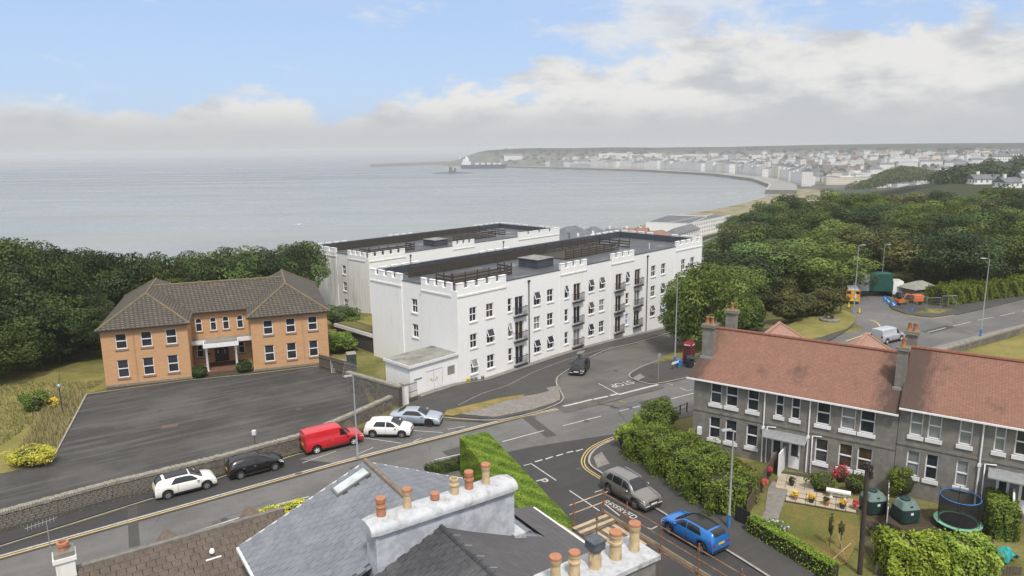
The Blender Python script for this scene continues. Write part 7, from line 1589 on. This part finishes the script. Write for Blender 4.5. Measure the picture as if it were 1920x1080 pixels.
fb = GG(1600, 895); wbx = thing('flower_trough', 'pale blue window trough full of white flowers', 'planter', (fb.x, fb.y - .35, fb.z), RZ(AZT)); MB().box(-1.3, -.2, .5, 1.3, .2, .95).build('trough', pm('pale_blue_paint', (.25, .36, .42), (.2, .3, .36), 3), wbx); P_, N_ = crown_points(450, 22, 30, .3, .25); put('flowers', leaf_mesh('flowers', P_ * np.array([4.2, .8, 1]), N_, .11, [leafy('white_flowers', (.75, .72, .70), (.8, .78, .76), (.6, .2, .2), .1)], 3), wbx, (0, 0, 1.0)); [MB().box(x - .05, -.15, 0, x + .05, .15, .497).build('leg', m_black, wbx) for x in (-1.1, 1.1)]
# oil tanks
m_tank = pm('dark_green_tank', (.022, .052, .050), (.016, .04, .038), 3, rough=.5); m_tank2 = pm('faded_green_tank_top', (.14, .20, .185), (.105, .155, .145), 3, rough=.6)
for i, (a, b_, lb) in enumerate(((1642, 965, 'dark green oil tank beside the telegraph pole'), (1704, 982, 'dark green oil tank nearer the trampoline'))):
    q = GG(a, b_); t = thing('oil_tank', lb, 'oil tank', (q.x, q.y + .5, q.z), R(8), 'garden oil tanks'); w_ = .62
    MB().prism([(-w_, -.5), (-.5, -.62), (.5, -.62), (w_, -.5), (w_, .5), (.5, .62), (-.5, .62), (-w_, .5)], .1, .95).build('tank_base', m_tank, t)
    MB().add([(-w_, -.5, .953), (-.5, -.62, .953), (.5, -.62, .953), (w_, -.5, .953), (w_, .5, .953), (.5, .62, .953), (-.5, .62, .953), (-w_, .5, .953), (-.45, -.3, 1.35), (-.35, -.38, 1.35), (.35, -.38, 1.35), (.45, -.3, 1.35), (.45, .3, 1.35), (.35, .38, 1.35), (-.35, .38, 1.35), (-.45, .3, 1.35)], [(k, (k + 1) % 8, 8 + (k + 1) % 8, 8 + k) for k in range(8)] + [tuple(range(8, 16))]).build('tank_top', m_tank2, t)
    MB().lathe([(.3, 1.353), (.3, 1.44), (.2, 1.48)], 14, (0, .1, 0)).build('lid', m_tank, t); MB().box(-.09, -.635, .62, .09, -.622, .78).build('label_plate', m_plw, t); MB().box(-.09, -.54, 1.0, .09, -.44, 1.16).build('gauge', m_dark, t)
# trampoline
q = GG(1806, 998); tp_ = thing('trampoline', 'round trampoline with green pad and black safety net', 'trampoline', (q.x, q.y + .6, q.z)); rr_ = 1.22; n = 24
mb = MB(); mb.lathe([(rr_ - .22, .40), (rr_ + .05, .36), (rr_ + .1, .44), (rr_ - .2, .47)], n); mb.f = mb.f[:-2]; mb.m = mb.m[:-2]; mb.build('pad', pm('pale_green_pad', (.20, .42, .30), (.16, .36, .25), 3, rough=.6), tp_, smooth=60)
MB().disc((0, 0, .43), (0, 0, 1), rr_ - .21, n).build('mat', m_black, tp_)
for k in range(6): th = R(60 * k); MB().tube([(math.cos(th) * rr_, math.sin(th) * rr_, -.05), (math.cos(th) * rr_, math.sin(th) * rr_, 2.2)], .022, 6).build('net_pole', m_black, tp_)
def net_mat():
    m, h, b = base('black_safety_net', .8); b.inputs['Base Color'].default_value = (.012, .012, .014, 1); b.inputs['Alpha'].default_value = .62; return m
mb = MB(); mb.lathe([(rr_ - .12, .47), (rr_ - .14, 2.1)], n); mb.f = mb.f[:-2]; mb.m = mb.m[:-2]; mb.build('safety_net', net_mat(), tp_, smooth=60)
MB().tube([(math.cos(R(15 * k)) * (rr_ - .13), math.sin(R(15 * k)) * (rr_ - .13), 2.05) for k in range(25)], .03, 6).build('top_rope', m_blue, tp_)
# telegraph pole and wires
p = GG(1612, 1076); tp2 = AT(1627, 868, p.y - .2); h_ = tp2.z - p.z; po = thing('telegraph_pole', 'dark telegraph pole with a cluster of terminals in the gardens', 'telegraph pole', p)
MB().tube([(0, 0, -.3), (tp2.x - p.x, tp2.y - p.y, h_)], [.15, .11], 10).build('pole', pm('tarred_pole', (.065, .045, .038), (.045, .033, .03), 4, stretch=(1, 1, .2)), po, smooth=40)
for k in range(7): a = k * .9; MB().lathe([(.05, -.1), (.07, 0), (.06, .12)], 8, (tp2.x - p.x + math.cos(a) * .25, tp2.y - p.y + math.sin(a) * .25, h_ - .25)).build('terminal', m_dark, po)
MB().tube([(tp2.x - p.x - .35, tp2.y - p.y, h_ - .3), (tp2.x - p.x + .35, tp2.y - p.y, h_ - .3)], .03, 6).build('crossbar', m_dark, po); MB().box(tp2.x - p.x + .1, tp2.y - p.y - .12, h_ - .9, tp2.x - p.x + .3, tp2.y - p.y + .12, h_ - .5).build('junction_box', m_dark, po)
# garden odds and ends
a, b_ = GG(1664, 935), GG(1661, 1000); e = (b_ - a).normalized(); df = thing('white_dividing_fence', 'narrow white board fence between the two oil tanks', 'fence', a, math.atan2(e.y, e.x)); [MB().box(k * .3, -.02, 0, k * .3 + .27, .02, 1.35 - .06 * (k % 3)).build('fence_board', m_paint if k % 2 else m_timber, df) for k in range(int((b_ - a).length / .3))]
q0, q1 = GG(1640, 1078), GG(1920, 1078); e = (q1 - q0).normalized(); gf = thing('grey_garden_fence', 'grey close-boarded fence at the bottom of the gardens', 'fence', q0, math.atan2(e.y, e.x)); [MB().box(k * .16, -.015, -.6, k * .16 + .145, .015, .82 + .03 * math.sin(k * 1.7)).build('fence_board', m_timber, gf) for k in range(int((q1 - q0).length / .16))]
for i, (a, b_, lb) in enumerate(((1555, 1026, 'first slim columnar shrub on the front lawn'), (1575, 1031, 'second slim columnar shrub on the lawn, nearer the pole'))):
    q = GG(a, b_); t = thing('columnar_shrub', lb, 'shrub', q); P_, N_ = crown_points(470 + i, 16, 46, .3, .3); P_ = P_ * np.array([.55, .55, 2.7]); put('foliage', leaf_mesh('foliage', P_, N_, .09, [m_leaf_o], i), t, (0, 0, 1.45)); MB().tube([(0, 0, -.1), (0, 0, 1.9)], .03, 6).build('stem', m_bark, t)
q = GG(1560, 1052); pl_ = thing('garden_poles', 'crossed pale clothes poles lying on the lawn', 'poles', q); MB().tube([(0, 0, .08), (1.5, .9, .6)], .025, 6).build('pole', m_pine, pl_); MB().tube([(.75, -.2, .05), (.55, .6, 1.3)], .02, 6).build('prop', m_pine, pl_)
q = GG(1876, 1050); ts_ = thing('turquoise_tarpaulin', 'crumpled turquoise netting at the garden edge', 'tarpaulin', q); rs = random.Random(3); n = 7; mb = MB(); mb.v = [(-.7 + 1.4 * i / n, -.5 + 1.0 * j / n, .25 + .22 * rs.random() + .25 * math.sin(i * 1.3 + j)) for i in range(n + 1) for j in range(n + 1)]; mb.f = [(i * (n + 1) + j, (i + 1) * (n + 1) + j, (i + 1) * (n + 1) + j + 1, i * (n + 1) + j + 1) for i in range(n) for j in range(n)]; mb.m = [0] * len(mb.f); mb.build('sheet', pm('turquoise_net', (.04, .36, .34), (.03, .28, .27), 4), ts_)
q = GG(1896, 940); ld = thing('leaning_ladder', 'metal ladder leaning beside the right-hand doors', 'ladder', q, R(20)); [MB().beam((sx * .2, -.7, 0), (sx * .2, .0, 2.6), .04, .06).build('rail', m_galv, ld) for sx in (-1, 1)]; [MB().beam((-.2, -.7 + .7 * k / 9, 2.6 * k / 9), (.2, -.7 + .7 * k / 9, 2.6 * k / 9), .03, .03).build('rung', m_galv, ld) for k in range(1, 9)]
a, b_ = G(1262, 783), G(1300, 768); e = (b_ - a).normalized(); rf_ = thing('rail_fence', 'low dark rail fence at the road corner of the terrace', 'fence', a, math.atan2(e.y, e.x)); [MB().lathe([(.06, -.1), (.06, .95)], 8, (s, 0, 0)).build('post', m_black, rf_) for s in (0, 1.0, 2.0)]; [MB().tube([(0, 0, z), (2.1, 0, z)], .03, 6).build('rail', m_black, rf_) for z in (.45, .85)]
# ---------------------------------------------------------------- roadworks
m_mesh = pm('barrier_steel', (.24, .25, .26), None, 5, metal=.3)
def barrier(label, a, brg, w_=2.2, h_=1.9):
    q = GT(*a); t = thing('mesh_barrier', label, 'barrier', (q.x, q.y, q.z + .1), RZ(brg), 'mesh barriers at the roadworks'); MB().tube([(0, 0, 0), (0, 0, h_), (w_, 0, h_), (w_, 0, 0)], .03, 6).build('tube_frame', m_galv, t); mb = MB()
    for k in range(9): mb.beam((w_ * (k + .5) / 9, 0, .15), (w_ * (k + .5) / 9, 0, h_), .014, .014)
    for z in (.5, 1.0, 1.5): mb.beam((0, 0, z), (w_, 0, z), .014, .014)
    mb.build('mesh_infill', m_mesh, t); [MB().box(x - .12, -.3, -.08, x + .12, .3, .06).build('foot_block', m_dark, t) for x in (0, w_)]
for lb, a, br in (('first mesh barrier beside the blue arrow sign', (1672, 573), 60), ('second mesh barrier in front of the digger', (1690, 578), 75), ('third mesh barrier at the digger arm', (1712, 583), 80), ('fourth mesh barrier before the stone hut', (1735, 584), 85), ('last mesh barrier beside the clipped hedge', (1765, 580), 88), ('mesh barrier at the back of the works', (1685, 560), 70)): barrier(lb, a, br)
def cone(label, a, mt):
    q = GT(*a); t = thing('traffic_cone', label, 'cone', (q.x, q.y, q.z + .04), .3, 'traffic cones'); MB().box(-.22, -.22, 0, .22, .22, .05).build('cone_base', m_dark, t); MB().lathe([(.17, .05), (.05, .75), (.02, .76)], 12).build('cone_body', mt, t, smooth=50); MB().lathe([(.125, .3), (.095, .47)], 12).build('sleeve', m_plw, t)
cone('yellow cone beside the works van wheel', (1591, 577), m_ply); cone('yellow cone at the pavement end before the works van', (1611, 587), m_ply); cone('blue and white cone by the mesh barriers', (1709, 585), m_blue)
for i, (a, lb) in enumerate((((1675, 577), 'round blue arrow sign at the roadworks corner'), ((1665, 571), 'second round blue sign on the works road'), ((1660, 567), 'farthest round blue sign on the works road'))):
    q = GT(*a); t = thing('blue_arrow_sign', lb, 'sign', (q.x, q.y, q.z + .05), R(-20), 'blue roadworks signs'); d_ = MB().tube([(0, 0, .55), (0, .03, .55)], .42, 20).build('sign_disc', m_blue, t); MB().poly([(-.22, -.012, .7), (-.14, -.012, .78), (.1, -.012, .5), (.2, -.012, .6), (.2, -.012, .28), (-.08, -.012, .3), (.02, -.012, .42)][::-1]).build('arrow', m_plw, d_); [MB().beam((sx * .2, .1, 0), (sx * .1, .05, .3), .04, .04).build('leg', m_dark, t) for sx in (-1, 1)]
q = GT(1697, 576); ex = thing('mini_digger', 'small orange and black digger behind the mesh barriers', 'digger', (q.x, q.y + 1.5, q.z + .1), R(15)); ex.scale = (.78, .78, .78)
for sx in (-1, 1): MB().prism([(-.95, sx * .6 - .16), (.95, sx * .6 - .16), (.95, sx * .6 + .16), (-.95, sx * .6 + .16)], 0, .42).build('track', m_dark, ex)
MB().box(-.8, -.6, .45, .6, .6, 1.05).build('engine_body', m_orange, ex); mb = MB(); [mb.beam((x, y, 1.05), (x, y, 2.2), .06, .06) for x in (-.5, .4) for y in (-.5, .5)]; mb.box(-.6, -.6, 2.203, .5, .6, 2.28); mb.build('canopy', m_black, ex); MB().box(-.35, -.25, 1.053, .05, .25, 1.5).build('seat', m_dark, ex)
MB().tube([(.6, 0, .8), (1.5, 0, 2.1), (2.3, 0, 1.7)], [.13, .11, .09], 8).build('boom', m_orange, ex); MB().tube([(2.3, 0, 1.7), (2.6, 0, .6)], .08, 8).build('dipper', m_orange, ex); MB().add([(2.4, -.25, .6), (2.4, .25, .6), (2.75, .25, .5), (2.75, -.25, .5), (2.3, -.25, .15), (2.3, .25, .15)], [(0, 1, 2, 3), (0, 4, 5, 1), (0, 3, 4), (1, 5, 2)]).build('bucket', m_dark, ex)
q = GT(1726, 574); hp = thing('orange_hopper', 'orange plastic tank among the mesh barriers', 'tank', (q.x, q.y + 1, q.z)); MB().box(-.7, -.5, .6, .7, .5, 1.5).build('tank_body', m_orange, hp); [MB().box(x - .06, -.4, 0, x + .06, .4, .597).build('leg', m_dark, hp) for x in (-.5, .5)]
q = GT(1740, 566); ht = thing('stone_hut', 'low stone hut with pale pointed roof in front of the wood', 'hut', (q.x, q.y + 3, q.z), R(20)); MB().box(-2.4, -1.6, -.4, 2.4, 1.6, 1.75).build('wall', m_stone, ht); m2 = MB(); hip(m2, -2.7, 2.7, -1.9, 1.9, 1.75, 2.75, 'x', (1, 1)); m2.build('roof', m_felt, ht)
a, b_ = GT(1765, 577), GT(1930, 552); hedge('roadside_hedge', 'long rounded hedge along the far side of the main road', [(a.x, a.y + 1.6), ((a.x + b_.x) / 2, (a.y + b_.y) / 2 + 1.8), (b_.x + 6, b_.y + 3)], 3.0, 2.6, .24, 110, m_hedge_s, 21, None, .4)
q = GT(1555, 603); sm = thing('stone_planter', 'ring of stones with a spiky plant on the grass triangle', 'planter', (q.x, q.y, q.z + .15)); MB().lathe([(1.35, 0), (1.3, .25), (1.0, .35), (.9, .3)], 12).build('stone_ring', m_stone, sm); P_, N_ = crown_points(490, 8, 40, .6, .5); put('plant', leaf_mesh('plant', P_, N_, .25, [m_leaf_o], 2), sm, (0, 0, .6))
q = GT(1576, 583); tpole = thing('timber_post', 'thin dark timber pole beside the works van', 'post', q); MB().tube([(0, 0, -.2), (0, 0, 5.2)], .09, 8).build('pole', m_bark, tpole)

# patches, covers and trench repairs that break up the tarmac
rs = random.Random(31)
for i, (a, w_, l_, brg, mt) in enumerate((((700, 905), .9, 6.5, AZR - 92, m_path), ((1010, 800), 1.0, 5.0, AZR - 80, m_path), ((250, 985), .6, 6.0, AZR - 85, m_path), ((1230, 752), 1.2, 3.5, AZR + 3, m_path), ((1760, 618), 1.2, 6.0, AZR + 2, m_path), ((880, 842), 1.6, 4.2, AZR, m_path))):
    c = G(*a); t = azv(brg) * l_ / 2; sheet('tarmac_patch', ribbon([c - t, c + t], w_), (.0405 if a[1] != 690 else .062) + .0005 * i, mt, road, 1.0)
m_iron = pm('cast_iron_cover', (.075, .07, .066), (.05, .048, .046), 8, rough=.6, bump=.4)
for i, a in enumerate(((640, 915), (905, 838), (1100, 790), (1180, 765), (420, 975), (560, 768), (300, 770), (1155, 690), (1085, 880), (1165, 905), (1790, 605))):
    c = G(*a); z = Tz(c.x, c.y) + (.049 if a != (1155, 690) else .075); MB().disc((c.x, c.y, z), (0, 0, 1), .32 if i % 2 else .24, 14).build('manhole_cover', m_iron, road)
for i, a in enumerate(((560, 889), (860, 806), (1000, 783), (1210, 723), (1115, 850))):
    c = G(*a); t = azv(AZR) * .25; sheet('drain_grate', ribbon([c - t, c + t], .3), .052, m_iron, road, 0)
# ---------------------------------------------------------------- sea haze filling the bay
mv = bpy.data.materials.new('sea_haze'); mv.use_nodes = True; nt = mv.node_tree; nt.nodes.clear()
h = NT(nt); pv = h.new('ShaderNodeVolumePrincipled'); o_ = h.new('ShaderNodeOutputMaterial'); nt.links.new(pv.outputs[0], o_.inputs['Volume'])
pv.inputs['Color'].default_value = (.74, .755, .775, 1); pv.inputs['Density'].default_value = .00021; pv.inputs['Anisotropy'].default_value = .0
mb = MB(); mb.box(-9000, -400, -54, 9000, 12000, 36)
hz = kind(mb.build('haze', mv), 'stuff')
